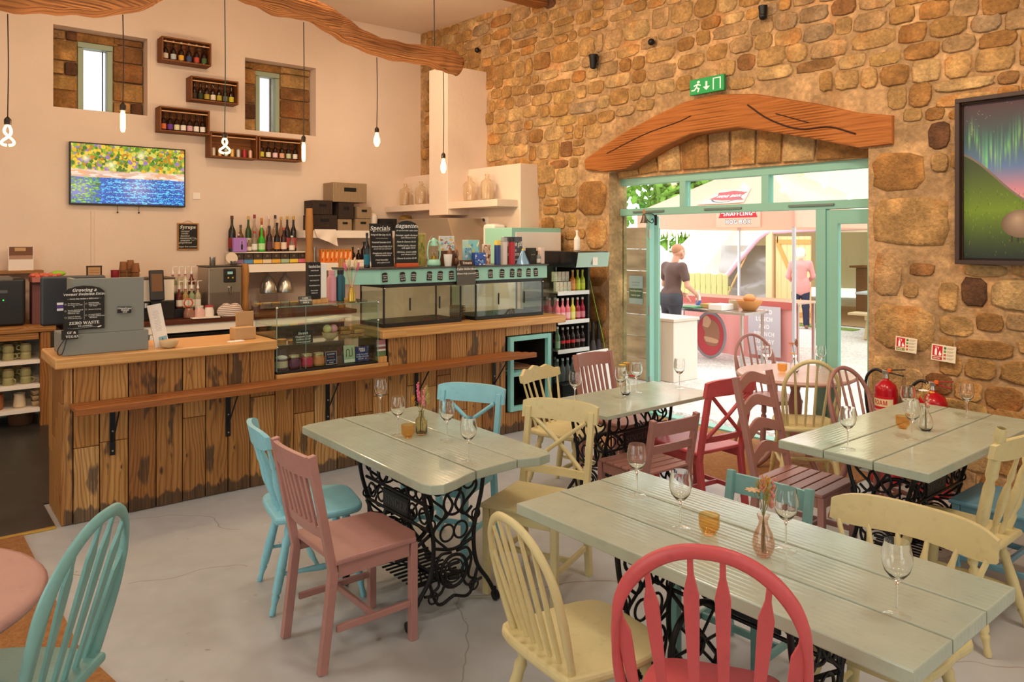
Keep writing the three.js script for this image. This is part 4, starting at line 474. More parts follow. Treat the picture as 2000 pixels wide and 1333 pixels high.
  // aqua-edged white cupboard and hand soap on the boxing, hood, socket
  const ac = thing('aqua_cupboard', 'white wall cupboard with aqua edges by the stone wall', 'cupboard', [0, 0, 0]); const a0 = pz(1000, 490, 3.12), a1 = pz(1096, 440, 3.12); mesh('carcass', boxb(a1.x - a0.x, 0.42, 0.48, (a0.x + a1.x) / 2, 1.55, 2.876, 0.004), M(0x9ad0c0, 0.4), ac); mesh('door', boxb(a1.x - a0.x - 0.06, 0.36, 0.012, (a0.x + a1.x) / 2 + 0.02, 1.56, 3.122, 0.003), mWhite, ac);
  const sp = pz(962, 470, 2.2), sd = thing('soap_dispenser', 'white soap dispenser with dark drop window', 'dispenser', [-0.42, 1.72, 2.3]); mesh('body', box(0.2, 0.34, 0.22, 0, 0.14, 0, 0.04), mWhiteG, sd); mesh('drop_window', at(sph(0.022, 0, 0, 0, 0.4, 1.5, 1), -0.1, 0.12, 0.04), mBlack, sd);
  const hd = thing('extractor_hood', 'brushed steel extractor hood under the white shelf', 'hood', [0, 0, 0]); mesh('hood', toZ(ext([[0.5, 1.6], [0.85, 2.1], [1.95, 2.1], [2.2, 1.6]], 0.55, 0.005)).translate(-0.58, 0, 0), M(0xb8a692, 0.35, { metalness: 0.6 }), hd);
  const so = thing('wall_socket', 'white double socket with black plug on the boxing', 'socket', [-0.296, 2.08, 1.95], -Math.PI / 2); mesh('plate', box(0.15, 0.09, 0.012, 0, 0, 0, 0.004), mWhite, so); mesh('plug', mg(sph(0.024, 0, 0.0, 0.025, 1, 1, 0.8), tube([[0, -0.01, 0.03], [0.0, -0.08, 0.03], [-0.01, -0.16, 0.02]], 0.005, 16, 6)), mBlack, so);
  // demijohns
  [[-0.43, 0.28, 'in the corner by the white wall'], [-0.45, 0.72, 'tucked beside the chimney column'], [-0.45, 1.84, 'between chimney column and another demijohn'], [-0.45, 2.2, 'at the outer end of white shelf']].forEach(([x, z, lb]) => { const d = thing('demijohn', 'clear glass demijohn ' + lb, 'demijohn', [x, 2.311, z], 0, 'demijohns on the white shelf'); mesh('glass', lathe([[0, 0.004], [0.07, 0], [0.082, 0.02], [0.082, 0.19], [0.07, 0.23], [0.03, 0.26], [0.024, 0.275], [0.024, 0.3], [0.03, 0.305], [0.03, 0.318], [0.02, 0.318], [0.02, 0.27], [0.027, 0.256], [0.067, 0.226], [0.079, 0.188], [0.079, 0.022], [0.067, 0.006], [0, 0.006]], 28), M(0xfbf6ea, 0.01, { transmission: 1, thickness: 0.004, ior: 1.5 }), d); mesh('ring_handle', at(N(new THREE.TorusGeometry(0.014, 0.004, 6, 14)), 0.03, 0.285, 0), M(0xf3ead8, 0.05, { transmission: 0.9, thickness: 0 }), d); });
}
// ---------------------------------------------------------------- back bar along the white wall
const BY = 0.965;
{
  // back counter: dark wood top, white apron, under-counter machine; shelving at its end
  const bc = thing('back_counter', 'back counter with dark wooden top along white wall', 'counter', [0, 0, 0]);
  mesh('top', boxb(3.2, 0.05, 0.78, -3.05, BY - 0.05, 0.41, 0.006), M(0x8a5f3c, 0.5, { map: rep(tBeam, 2, 0.6) }), bc, { grain: 'x' }); mesh('apron', boxb(3.1, 0.09, 0.03, -3.05, BY - 0.14, 0.76, 0.003), mWhite, bc); mesh('back', boxb(3.1, 0.86, 0.5, -3.05, 0, 0.3, 0), M(0x4a4038, 0.7), bc);
  mesh('oven_front', boxb(1.25, 0.6, 0.04, -3.1, 0.2, 0.73, 0.004), M(0x17171a, 0.25), bc); mesh('white_panel', boxb(0.14, 0.82, 0.05, -3.8, 0, 0.74, 0.004), mWhite, bc);
  const su = thing('mug_shelves', 'white shelving of mugs under rough wooden top', 'shelving', [0, 0, 0]); const sx0 = -6.6, sx1 = -4.76, scx = (sx0 + sx1) / 2, sw = sx1 - sx0;
  mesh('wooden_top', boxb(sw + 0.1, 0.06, 0.76, scx - 0.02, 0.93, 0.38, 0.008), mPlanks[3], su, { grain: 'x' }); mesh('post', boxb(0.09, 0.929, 0.09, -4.82, 0, 0.7, 0.008), mPlanks[4], su); mesh('top_rail', boxb(sw - 0.11, 0.07, 0.05, scx - 0.06, 0.859, 0.715, 0.005), mPlanks[3], su, { grain: 'x' });
  const SH = [0.62, 0.38, 0.145]; for (const y of SH) mesh('shelf', boxb(sw - 0.04, 0.04, 0.6, scx, y, 0.43, 0.003), mWhite, su); mesh('back_panel', boxb(sw, 0.86, 0.02, scx, 0, 0.1, 0), M(0x8f918c, 0.7), su);
  const mug = thing('stoneware_mug', 'olive stoneware mug upturned on white shelf', 'mug', [0, 0, 0], 0, 'olive mugs on the white shelves');
  mesh('body', lathe([[0.045, 0], [0.05, 0.01], [0.048, 0.05], [0.044, 0.074], [0.0, 0.076]], 16), mMug, mug); mesh('foot', cyl(0.037, 0.037, 0.004, 0, 0.0745, 0, 16), mMugIn, mug); mesh('handle', at(N(new THREE.TorusGeometry(0.022, 0.006, 6, 12)), 0.056, 0.038, 0), mMug, mug);
  let first = true; const putMug = (x, y, z, a, l) => { if (first) { mug.position.set(x, y, z); mug.rotation.y = a; first = false; mug.userData.label = l; } else dup(mug, [x, y, z], a, l); };
  for (const z of [0.62, 0.45]) for (let i = 0; i < 6; i++) { const x = -4.97 - i * 0.145 - (z < 0.5 ? 0.05 : 0); const zl = z > 0.5 ? 'front' : 'back', L = (s, t) => `olive stoneware mug upturned in ${zl} row of ${s} white shelf${t}`; putMug(x, SH[0] + 0.041, z, Math.PI + 0.3 * (i % 3), L('upper', '')); putMug(x, SH[1] + 0.041, z, Math.PI + 0.4 * ((i + 1) % 3), L('middle', '')); putMug(x, SH[1] + 0.118, z, 0.5 + i, L('middle', ', stacked on another')); if (i < 4) putMug(x, SH[0] + 0.118, z, 0.7 * i, L('upper', ', stacked on another')); }
  solo('cream_jug', lathe([[0, 0], [0.05, 0], [0.055, 0.02], [0.045, 0.12], [0.05, 0.14], [0.046, 0.14], [0.04, 0.02], [0, 0.01]], 20), M(0xd9c4a6, 0.45), 'cream stoneware jug on lowest white shelf', 'jug', [-5.02, SH[2] + 0.041, 0.6]);
  for (let i = 0; i < 3; i++) solo('serving_dish', at(lathe([[0, 0], [0.06, 0], [0.075, 0.05], [0.07, 0.05], [0.055, 0.008], [0, 0.008]], 4), 0, 0, 0, 0, Math.PI / 4), M(0xd2b489, 0.6), 'square cream dish stacked on lowest white shelf', 'dish', [-4.87, SH[2] + 0.042 + i * 0.052, 0.6], i * 0.12, 'cream dishes on the lowest shelf');
  solo('terracotta_dish', lathe([[0, 0], [0.09, 0], [0.1, 0.02], [0.105, 0.15], [0.1, 0.15], [0.09, 0.02], [0, 0.02]], 24), mTerra, 'brown terracotta pot on lowest white shelf', 'pot', [-5.25, SH[2] + 0.041, 0.58]);
  solo('wicker_bin', lathe([[0, 0], [0.1, 0], [0.12, 0.13], [0.115, 0.13], [0.09, 0.01], [0, 0.01]], 20), M(0x6e4a30, 0.8), 'brown basket on the floor under mug shelves', 'basket', [-5.0, 0, 0.5]);
  // left machine with green display, leaflets behind
  const im = thing('ice_machine', 'black ice machine with green display on rough wooden top', 'ice machine', [-5.22, 0.991, 0.42]); mesh('body', boxb(0.5, 0.47, 0.4, 0, 0, 0, 0.03), M(0x1e1d1f, 0.35), im); mesh('lid', boxb(0.3, 0.05, 0.3, 0.0, 0.435, 0.055, 0.02), M(0x6a655f, 0.35), im); mesh('name_plate', box(0.1, 0.03, 0.006, 0.05, 0.34, 0.202, 0.002), M(0x55565a, 0.4), im); mesh('display', box(0.09, 0.05, 0.006, 0.06, 0.25, 0.202, 0.002), mBlack, im); mesh('display_light', cyl(0.006, 0.006, 0.004, 0, 0, 0, 8).rotateX(Math.PI / 2).translate(0.065, 0.258, 0.206), M(0x38ff60, 0.4, { emissive: 0x30ff50, emissiveIntensity: 2 }), im);
  const lp = pz(40, 530, 0.12); board('photo_card', 'brown landscape photo card standing by the white wall', canvasTex(64, 100, (g) => { g.fillStyle = '#efe4dc'; g.fillRect(0, 0, 64, 100); g.fillStyle = '#7a5340'; g.fillRect(2, 2, 60, 52); g.fillStyle = '#c9a478'; g.fillRect(16, 6, 28, 14); g.fillStyle = '#b08a74'; g.fillRect(2, 38, 60, 16); }), 0.22, 0.25, [lp.x, 1.52, 0.16], 0, { cat: 'card', d: 0.01, back: 0xe9e2d8 });
  solo('riser_shelf', boxb(0.55, 0.03, 0.2, 0, 0, 0, 0.004), mPlanks[3], 'narrow wooden shelf on the white wall above ice machine', 'shelf', [lp.x - 0.08, 1.489, 0.12], 0, undefined, { grain: 'x' });
  // row of boxed coffee machine, sweets, cups
  const Z = 0.42, px2 = (px, py) => pz(px, py, Z).x;
  const cm = thing('coffee_machine', 'cream coffee machine with dark top on back counter', 'coffee machine', [0, BY + 0.001, 0]); const c0 = pz(206, 575, 0.55).x, c1 = pz(338, 575, 0.55).x, cw = pz(130, 575, 0.55).x;
  mesh('body', boxb(c1 - cw, 0.24, 0.36, (c1 + cw) / 2, 0.2, 0.42, 0.01), M(0xe9ddd0, 0.4), cm); mesh('base', boxb(c1 - cw, 0.2, 0.4, (c1 + cw) / 2, 0, 0.42, 0.006), M(0x221b18, 0.4), cm); mesh('top_tray', boxb(c1 - cw + 0.02, 0.016, 0.38, (c1 + cw) / 2, 0.44, 0.42, 0.003), M(0x5a4636, 0.5), cm); mesh('group_head', at(cyl(0.03, 0.03, 0.05, 0, 0, 0, 14), c1 - 0.3, 0.14, 0.66), mSteel, cm);
  const MT = BY + 0.458;
  [[242, 2, 6], [254, 2, 7], [258, 3, 5]].forEach(([px, n, k], j) => { for (let i = 0; i < k; i++) { const lastc = i === k - 1; const cu = solo('takeaway_cup', lathe([[0.032, 0], [0.042, 0.004], [0.032, lastc ? 0.1 : 0.014], [0, lastc ? 0.1 : 0.014]], 18), M(0x8a5a34, 0.8), 'brown paper takeaway cup nested upside down on coffee machine', 'cup', [pz(px + j * 2, 560, 0.45).x, MT + i * 0.0155, 0.42 + (j === 2 ? 0.1 : 0)], 0, 'stacked takeaway cups'); } });
  solo('red_mug', lathe([[0, 0], [0.04, 0], [0.042, 0.09], [0.038, 0.09], [0.036, 0.01], [0, 0.01]], 18), M(0x8e2430, 0.4), 'dark red mug on the coffee machine', 'mug', [pz(224, 555, 0.45).x, MT, 0.47]);
  const pf = pz(182, 550, 0.45); board('picture_frame', 'small dark framed notice on the coffee machine', canvasTex(64, 64, (g) => { g.fillStyle = '#b88f68'; g.fillRect(0, 0, 64, 64); g.fillStyle = '#9c7350'; g.fillRect(10, 18, 44, 3); g.fillRect(10, 30, 44, 3); }), 0.13, 0.13, [pf.x, MT + 0.004, 0.5], 0, { frame: 0x3a2a20, cat: 'frame' });
  const sb = thing('sweet_tray', 'tray of pink sweets with a green bag', 'tray', [cw - 0.17, BY + 0.026, 0.5]); mesh('riser', boxb(0.26, 0.42, 0.2, 0, 0, -0.05, 0.004), M(0x6a3a3a, 0.6), sb); mesh('tray', boxb(0.28, 0.05, 0.25, 0, 0.421, 0, 0.004), M(0xb06a60, 0.6), sb); mesh('green_bag', sph(0.06, 0.1, 0.5, 0, 1.2, 0.5, 0.8), M(0x9ccf3a, 0.5), sb); mesh('sweets', Array.from({ length: 14 }, (_, i) => sph(0.03, -0.12 + (i % 7) * 0.037, 0.478 + (i % 2) * 0.012, -0.05 + (i > 6 ? 0.08 : 0), 1, 0.7, 1, 8)), M(0xd9705a, 0.5), sb, { kind: 'stuff' });
  // dark card terminal in front of the coffee machine
  const dt = thing('touch_terminal', 'black touch terminal with glowing screen reflections by coffee machine', 'terminal', [pz(306, 590, 0.72).x, BY + 0.001, 0.72]); mesh('stand', boxb(0.1, 0.26, 0.06, 0, 0, -0.02, 0.006), mBlack, dt); mesh('housing', at(box(0.15, 0.33, 0.03, 0, 0, 0, 0.012), 0, 0.38, 0, -0.15), mBlack, dt); mesh('screen', at(box(0.11, 0.19, 0.003, 0, 0, 0, 0), 0, 0.41, 0.013, -0.15), M(0x7a5a44, 0.08), dt);
  // syrup bottles on a two-step rack
  const rk = thing('syrup_rack', 'black stepped rack of syrup bottles', 'rack', [0, BY, 0]); const rx0 = pz(337, 600, 0.5).x, rx1 = pz(407, 605, 0.62).x - 0.035; mesh('rack_frame', [boxb(rx1 - rx0, 0.1, 0.12, (rx0 + rx1) / 2, 0.001, 0.5, 0.004), boxb(rx1 - rx0, 0.26, 0.12, (rx0 + rx1) / 2, 0.001, 0.37, 0.004)], mBlack, rk);
  const syr = (x, y, z, c, lc) => { const b = bottle('syrup_bottle', 'glass syrup bottle with white pump on the black rack', 'bottle', [x, y, z], { h: 0.24, r: 0.034, glass: c, lab: lc, cap: 0xf1ece6, neck: 0.3, group: 'syrup bottles on the rack', seg: 12 }); mesh('pump', [lathe([[0.011, 0.24], [0.006, 0.26], [0.005, 0.3]], 8), straight([0, 0.3, 0], [0.05, 0.302, 0.0], 0.005, 6)], mWhiteG, b); mesh('collar', cyl(0.014, 0.014, 0.02, 0, 0.205, 0, 10), M(0xb02a34, 0.4), b); b.rotation.y = 0.2; };
  const sc = [0x6b2c22, 0xa88a54, 0x8f9a78, 0xb7a98a, 0xd9cdb4]; for (let i = 0; i < 4; i++) { syr(rx0 + 0.07 + i * (rx1 - rx0 - 0.1) / 3.2, BY + 0.102, 0.5, sc[i], 0xe6dcd0); syr(rx0 + 0.04 + i * (rx1 - rx0 - 0.1) / 3.2, BY + 0.262, 0.36, sc[(i + 2) % 5], 0xdccfc0); }
  [[368, 0x9a6a5a, 0xc9573e], [388, 0xe0b4ac, 0xd8cfc4], [407, 0xeadfd8, 0xb23c44]].forEach(([px, c, l], i) => { const j = thing('kilner_jar', ['clip jar with orange seal lying open, dark sweets', 'clip jar of pink marshmallows', 'glass jar of marshmallows with a red lid'][i] + ' on back counter', 'jar', [pz(px, 600, 0.66).x, BY + 0.001, 0.68]); mesh('glass', lathe([[0, 0], [0.05, 0], [0.056, 0.02], [0.056, 0.07], [0.045, 0.1], [0.042, 0.115]], 18), M(c, 0.12), j); mesh('lid', i ? cyl(0.046, 0.044, 0.02, 0, 0.115, 0, 18) : at(N(new THREE.TorusGeometry(0.045, 0.008, 8, 20)), 0, 0.17, -0.02), M(l, 0.4), j); });
  solo('serving_tray', boxb(0.3, 0.012, 0.14, 0, 0, 0, 0.004), mWhite, 'white tray lying on back counter below the jars', 'tray', [pz(398, 612, 0.72).x, BY + 0.0015, 0.77 - 0.02]);
  // water boiler, shaker tins, tea towel
  const wb0 = pz(407, 605, 0.62).x, wb1 = pz(472, 605, 0.62).x, wb = thing('water_boiler', 'brushed steel water boiler with black control panel', 'boiler', [(wb0 + wb1) / 2, BY + 0.001, 0.42]), ww = wb1 - wb0; mesh('body', boxb(ww, 0.56, 0.4, 0, 0, 0, 0.012), M(0xa89c90, 0.3, { metalness: 0.75 }), wb); mesh('top', boxb(ww + 0.02, 0.012, 0.42, 0, 0.56, 0, 0.003), M(0x4a4542, 0.4, { metalness: 0.6 }), wb); mesh('control_panel', boxb(0.14, 0.16, 0.02, 0.05, 0.38, 0.205, 0.01), mBlack, wb); mesh('display', boxb(0.06, 0.03, 0.004, 0.05, 0.475, 0.217, 0.002), M(0x9fd6dc, 0.3), wb); for (const dx of [-0.02, 0.03]) mesh('button', box(0.018, 0.018, 0.004, 0.05 + dx, 0.435, 0.217, 0.003), M(0xd6b23a, 0.4), wb); mesh('tap', mg(cyl(0.014, 0.018, 0.06, 0.05, 0.26, 0.24), straight([0.05, 0.32, 0.2], [0.05, 0.32, 0.245], 0.014)), mChrome, wb); mesh('drip_zone', boxb(ww - 0.04, 0.25, 0.01, 0, 0.02, 0.201, 0.002), M(0x7e6f64, 0.35, { metalness: 0.6 }), wb);
  for (const [dx, h] of [[-0.1, 0.1], [0.14, 0.05]]) solo('shaker_tin', lathe([[0, 0], [0.032, 0], [0.036, h], [0.033, h], [0.03, 0.005], [0, 0.005]], 18), mSteel, dx < 0 ? 'tall steel shaker on top of the water boiler' : 'short steel measure on top of the water boiler', 'shaker', [(wb0 + wb1) / 2 + dx, BY + 0.574, 0.48]);
  const tw = new THREE.SphereGeometry(0.13, 28, 18); { const p = tw.attributes.position; for (let i = 0; i < p.count; i++) { const q = V(p.getX(i), p.getY(i), p.getZ(i)), n = 0.75 + 0.5 * fbm(q.x * 14 + 20, q.y * 14 + q.z * 9 + 20, 64, 401, 3); p.setXYZ(i, q.x * n * 1.15, Math.max(-0.001, (q.y * n + 0.06) * 0.8), q.z * n * 0.55); } tw.computeVertexNormals(); }
  solo('tea_towel', metres(N(tw), 'y', 1), M(0xffffff, 0.95, { map: rep(dataTex(64, 64, (u, v) => (v * 8 % 1 < 0.4 ? hex(0x9a7f78) : hex(0xe9ddd4))), 6) }), 'crumpled striped tea towel before the water boiler', 'tea towel', [pz(450, 610, 0.72).x, BY + 0.002, 0.735], 0.1, undefined, { keepuv: true });
  // posts, shelves and beam of the bottle gantry
  { const post = (px, y0, y1, z, l) => { const x = pz(px, 520, z).x, P = []; for (let i = 0; i <= 6; i++) { const y = y0 + (y1 - y0) * i / 6, a = []; for (let k = 0; k < 10; k++) a.push(0); P.push([0.046 + 0.006 * Math.sin(i * 1.7 + px), y - y0]); } solo('timber_post', lathe([[0, 0], ...P, [0, y1 - y0]], 12), mPost, l, 'post', [x, y0, z], 0, undefined, { grain: 'y' }); };
    post(478, BY, 1.555, 0.5, 'pale timber post beside the steel water boiler'); post(604, 1.5425, 2.235, 0.43, 'pale timber post beside the dark storage baskets'); post(667, BY, 1.6, 0.5, 'pale timber post behind the teal flask'); }
  solo('gantry_beam', boxb(2.0, 0.095, 0.46, -1.78, 1.447, 0.27, 0.004), mWhite, 'white boxed shelf carrying tea boxes and tumblers', 'shelf'); const gy = 1.543;
  solo('bottle_riser', boxb(0.98, 0.014, 0.26, -2.36, 1.676, 0.19, 0.003), mWhite, 'white shelf holding the spirit bottles', 'shelf');
  const ry = 1.691;
  for (const x of [-2.835, -1.888]) solo('riser_bracket', boxb(0.02, 0.132, 0.2, 0, 0, 0, 0.002), mWhite, 'small white bracket under the spirit bottle shelf', 'bracket', [x, gy, 0.17], 0, 'brackets under the bottle shelf');
  const teaC = [0x8a6a9a, 0x4a88c0, 0xe0b43a, 0xd9c9a8, 0xd9a63a, 0x9fb898, 0xe2c244, 0xd96a86]; teaC.forEach((c, i) => { const t = thing('tea_box', `dark tea box with ${['mauve', 'blue', 'golden', 'cream', 'mustard', 'sage', 'yellow', 'pink'][i]} band under the spirit bottles`, 'tea box', [-2.76 + i * 0.115, gy + 0.001, 0.24], 0, 'tea boxes in a row'); mesh('box', boxb(0.108, 0.128, 0.12, 0, 0, 0, 0.002), M(0x3a2e28, 0.6), t); mesh('band', box(0.109, 0.045, 0.002, 0, 0.03, 0.061, 0), M(c, 0.6), t); mesh('emblem', at(cyl(0.016, 0.016, 0.002, 0, 0, 0, 6), 0, 0.095, 0.061, Math.PI / 2), M(0x6b5a44, 0.5), t); });
  for (let i = 0; i < 3; i++) solo('jigger', cyl(0.022, 0.025, [0.09, 0.12, 0.2][i], 0, 0, 0, 16), mSteel, ['short', 'middle', 'tall'][i] + ' steel bar cup at the end of the tea boxes', 'bar cup', [-1.855 + i * 0.054, gy + 0.001, 0.2]);
  // spirit bottles: back row then front row
  const sp = (px, h, g, lab, cap, l, o = {}, z = 0.13) => bottle('spirit_bottle', l + ' on spirit shelf', 'bottle', [pz(px, 470, z).x, ry + 0.001, z], { h, r: 0.0365, glass: g, lab, cap, ...o, ...(o.r ? { r: o.r * 0.75 } : {}) });
  sp(453, 0.44, 0x23221a, 0x8a2a2a, 0x5a1a1a, 'tall dark port bottle with red seal', { r: 0.058 }); sp(470, 0.33, 0xb09a58, 0xe6dcae, 0x4a4a3a, 'square shouldered tequila bottle with black stopper', { clear: 1 }); sp(485, 0.44, 0x2f4a1c, 0xcfd0c0, 0xc9a04a, 'green wine bottle with gold foil'); sp(497, 0.46, 0xe4dcd2, 0xd9a08a, 0x8a1a22, 'clear vodka bottle with red cap', { clear: 1 }); sp(511, 0.42, 0xa8451e, 0xc98a5a, 0xc47a2a, 'amber liqueur bottle with orange cap', { r: 0.05 }); sp(525, 0.45, 0xe9dcd2, 0xeac0b0, 0xe6cfc4, 'pale pink gin bottle', { clear: 1 }); sp(537.5, 0.46, 0xe2d8ca, 0xefe6da, 0x1c1c20, 'clear rum bottle with black cap', { clear: 1 }); sp(549, 0.44, 0xd9c2a4, 0xe9c9b4, 0xc79a5a, 'clear whisky bottle with gold cap', { clear: 1 }); sp(561, 0.45, 0x241a18, 0xb84a4a, 0xc9a04a, 'dark cherry brandy bottle with gold cap', { r: 0.05 }); sp(573, 0.45, 0x2a201c, 0xb84a4a, 0xc9a04a, 'dark spiced rum bottle beside post', { r: 0.05 });
  const fz = 0.25; sp(466, 0.22, 0x5a2a2a, 0x7a3a7a, 0xd9b4c8, 'round dark raspberry liqueur bottle', { r: 0.05, neck: 0.42 }, fz); sp(486, 0.16, 0xe0c8bc, 0xe9dcd4, 0xd9cfc4, 'squat clear gin bottle', { r: 0.043, neck: 0.3, clear: 1 }, fz); sp(497, 0.25, 0xdfe0d4, 0xe6e8dc, 0xb02a2a, 'slim clear vodka bottle', { clear: 1 }, fz); sp(511, 0.33, 0x2fae2c, 0xbfe6a8, 0xd9c6a4, 'bright green melon liqueur bottle', { r: 0.056, neck: 0.45 }, fz); sp(526, 0.32, 0x3a2320, 0x5a3a4a, 0x2a2020, 'small dark coffee liqueur bottle', {}, fz); sp(541, 0.36, 0x1d1714, 0xc98a4a, 0x1a1414, 'dark irish cream bottle', { r: 0.05, neck: 0.42 }, fz); sp(554, 0.3, 0x3a1c1c, 0xe9d4c4, 0xc04a44, 'dark red vermouth bottle', {}, fz); sp(570, 0.2, 0xe4d8cc, 0xf1e9e0, 0xe9dfd6, 'short white labelled tonic bottle', { clear: 1 }, fz);
  const pb = thing('gift_bag', 'purple gift bag picturing a bottle on spirit shelf end', 'gift bag', [pz(467, 488, 0.3).x, ry + 0.001, 0.315]); mesh('bag', boxb(0.16, 0.17, 0.05, 0, 0, 0, 0.004), M(0xa878cc, 0.5), pb); mesh('print', face(0.05, 0.12, 0.02, 0.02, 0.0256), flat(canvasTex(40, 96, (g) => { g.fillStyle = '#b48ad4'; g.fillRect(0, 0, 40, 96); g.fillStyle = '#2a1a2c'; g.fillRect(10, 40, 20, 50); g.fillRect(16, 8, 8, 34); })), pb);
  solo('coaster_fan', at(cyl(0.07, 0.07, 0.02, 0, 0, 0, 18), 0, 0.07, 0, Math.PI / 2 - 0.2), M(0xe2d2be, 0.8), 'cream patterned fan of coasters beside purple bag', 'coasters', [pz(449, 500, 0.3).x, BY + 0.58, 0.35]);
  // heat lamps under the beam
  [[524], [557]].forEach(([px]) => { const p = pz(px, 545, 0.32), l = thing('heat_lamp', 'spun steel heat lamp hanging under the white shelf', 'heat lamp', [p.x, 1.18, 0.32], 0, 'steel heat lamps'); mesh('shade', lathe([[0.1, 0], [0.104, 0.01], [0.102, 0.05], [0.085, 0.13], [0.05, 0.19], [0.022, 0.215], [0.02, 0.25], [0.0, 0.255], [0.018, 0.21], [0.08, 0.12], [0.096, 0.01]], 24), mSteel, l); mesh('stem', cyl(0.01, 0.01, 0.02, 0, 0.25, 0, 8), mSteel, l); mesh('badge', box(0.05, 0.012, 0.004, 0.03, 0.03, 0.1, 0.001), mBrass, l); });
  solo('glass_jug', lathe([[0, 0], [0.05, 0], [0.055, 0.15], [0.05, 0.15], [0.046, 0.01], [0, 0.01]], 18), mGlass, 'clear glass jug beside timber post', 'jug', [pz(498, 605, 0.6).x, BY + 0.001, 0.62]);
  // upper shelf with storage baskets, folded cloth, cans
  const uy = 1.962, u0 = -1.95, u1 = -0.62; solo('upper_shelf', boxb(u1 - u0, 0.1, 0.34, (u0 + u1) / 2, uy - 0.1, 0.19, 0.004), mWhite, 'white boxed shelf carrying storage baskets', 'shelf');
  const bask = (px0, px1, y, h, col, l, z = 0.2, d = 0.28) => { const a = pz(px0, 430, z + d / 2).x, b = pz(px1, 430, z + d / 2).x, t = thing('storage_basket', l, 'basket', [(a + b) / 2, y + 0.001, z]), w = b - a - 0.008; mesh('body', boxb(w, h - 0.004, d, 0, 0, 0, 0.006), M(col, 0.8, { bumpMap: rep(dataTex(32, 32, (u, v) => (u * 4 % 1 < 0.5 ? 1 : 0) * 0.7 + 0.3 * (v * 8 % 1 < 0.5 ? 1 : 0), false), 12), bumpScale: 0.004 }), t); mesh('handle_hole', box(w * 0.36, h * 0.2, 0.004, 0, h * 0.64, d / 2 + 0.001, 0.001), M(0x14100e, 0.9), t); return t; };
  const kd = 0x33241d, kg = 0x9c8468;
  bask(609, 659, uy, 0.2, kd, 'dark woven basket on the upper shelf beside post'); bask(660, 688, uy, 0.15, kg, 'small taupe basket in the middle of upper shelf'); bask(694, 725, uy, 0.16, kg, 'small taupe basket at the end of upper shelf', 0.2); bask(611, 650, uy + 0.2, 0.19, kd, 'dark woven basket stacked above the dark basket by the post'); bask(661, 692, uy + 0.151, 0.22, kd, 'dark woven basket stacked over middle taupe basket'); bask(697, 726, uy + 0.161, 0.16, kg, 'taupe basket stacked at the end under the lidded hamper'); bask(650, 717, uy + 0.372, 0.26, kg, 'large taupe lidded hamper on top of basket stack', 0.2, 0.3);
  bask(746, 776, uy, 0.17, 0x1e1a1a, 'small black basket beside the white tubs');
  [[727, 0.2], [792, 0.15]].forEach(([px, h], i) => { const t = thing('white_tub', i ? 'white tub with pastries on upper shelf' : 'white tub in clear wrap on upper shelf', 'tub', [pz(px, 440, 0.22).x, uy + 0.001, 0.22]); mesh('tub', lathe([[0, 0], [0.06, 0], [0.078, h], [0.073, h], [0.056, 0.01], [0, 0.01]], 22), mWhite, t); mesh('contents', i ? mg(...Array.from({ length: 9 }, (_, k) => sph(0.05, Math.cos(k * 2.3) * 0.05, h + 0.01 + (k % 3) * 0.02, Math.sin(k * 2.3) * 0.04, 1.2, 0.5, 0.8, 8))) : sph(0.07, 0, h, 0, 1, 0.6, 1), i ? M(0xc9a05a, 0.8) : M(0xe9dccb, 0.2), t, { kind: 'stuff' }); });
  { const P = [], n = 14, m = 10; const g = new THREE.PlaneGeometry(0.42, 0.3, n, m), p = g.attributes.position; for (let i = 0; i < p.count; i++) { const u = p.getX(i) / 0.42 + 0.5, v = 0.5 - p.getY(i) / 0.3; p.setXYZ(i, -1.83 + u * 0.3 + v * 0.03, uy + 0.012 - v * (0.1 + 0.12 * u), 0.372 + 0.016 * Math.sin(u * 9 + v * 3) * v + 0.01 * v); } g.computeVertexNormals(); solo('folded_cloth', N(g), M(0xf0e2d8, 0.95, { side: THREE.DoubleSide }), 'white cloth hanging over the upper shelf edge', 'cloth'); }
  const canT = canvasTex(64, 96, (g) => { g.fillStyle = '#e27a2a'; g.fillRect(0, 0, 64, 96); g.fillStyle = '#f2c9a0'; g.beginPath(); g.ellipse(32, 40, 12, 26, 0.3, 0, 7); g.fill(); g.fillStyle = '#5a7a2a'; g.fillRect(16, 2, 32, 10); g.fillStyle = '#8a3a12'; g.beginPath(); g.ellipse(18, 78, 8, 12, 0, 0, 7); g.fill(); });
  for (let i = 0; i < 7; i++) { const t = thing('juice_can', 'orange fruit print carton in a row beneath baskets', 'carton', [-1.69 + i * 0.064, gy + 0.001, 0.3], 0, 'orange cartons beneath the baskets'); mesh('carton', boxb(0.06, 0.17, 0.06, 0, 0, 0, 0.003), M(0xd9772e, 0.5), t); mesh('print', face(0.056, 0.16, 0, 0.004, 0.0312), flat(canT, 0.5), t); }
  [[676, 0x1c1210, 0.2], [684, 0x2a1614, 0.18], [700, 0x151518, 0.27]].forEach(([px, c, h], i) => bottle('sauce_bottle', ['dark sauce bottle beside the orange cartons', 'second dark red sauce bottle with white top', 'black square bottle with pourer under baskets'][i], 'bottle', [-1.2 + i * 0.085, gy + 0.001, 0.2], { h, r: i > 1 ? 0.045 : 0.033, glass: c, cap: i === 1 ? 0xe9e4dc : 0x1a1a1a, lab: null, neck: i > 1 ? 0.3 : 0.4 }));
  solo('cake_tray', boxb(0.3, 0.03, 0.14, 0, 0, 0, 0.005), mWhite, 'white tray on the boxed shelf behind specials board', 'tray', [pz(694, 512, 0.4).x, gy + 0.001, 0.41]);
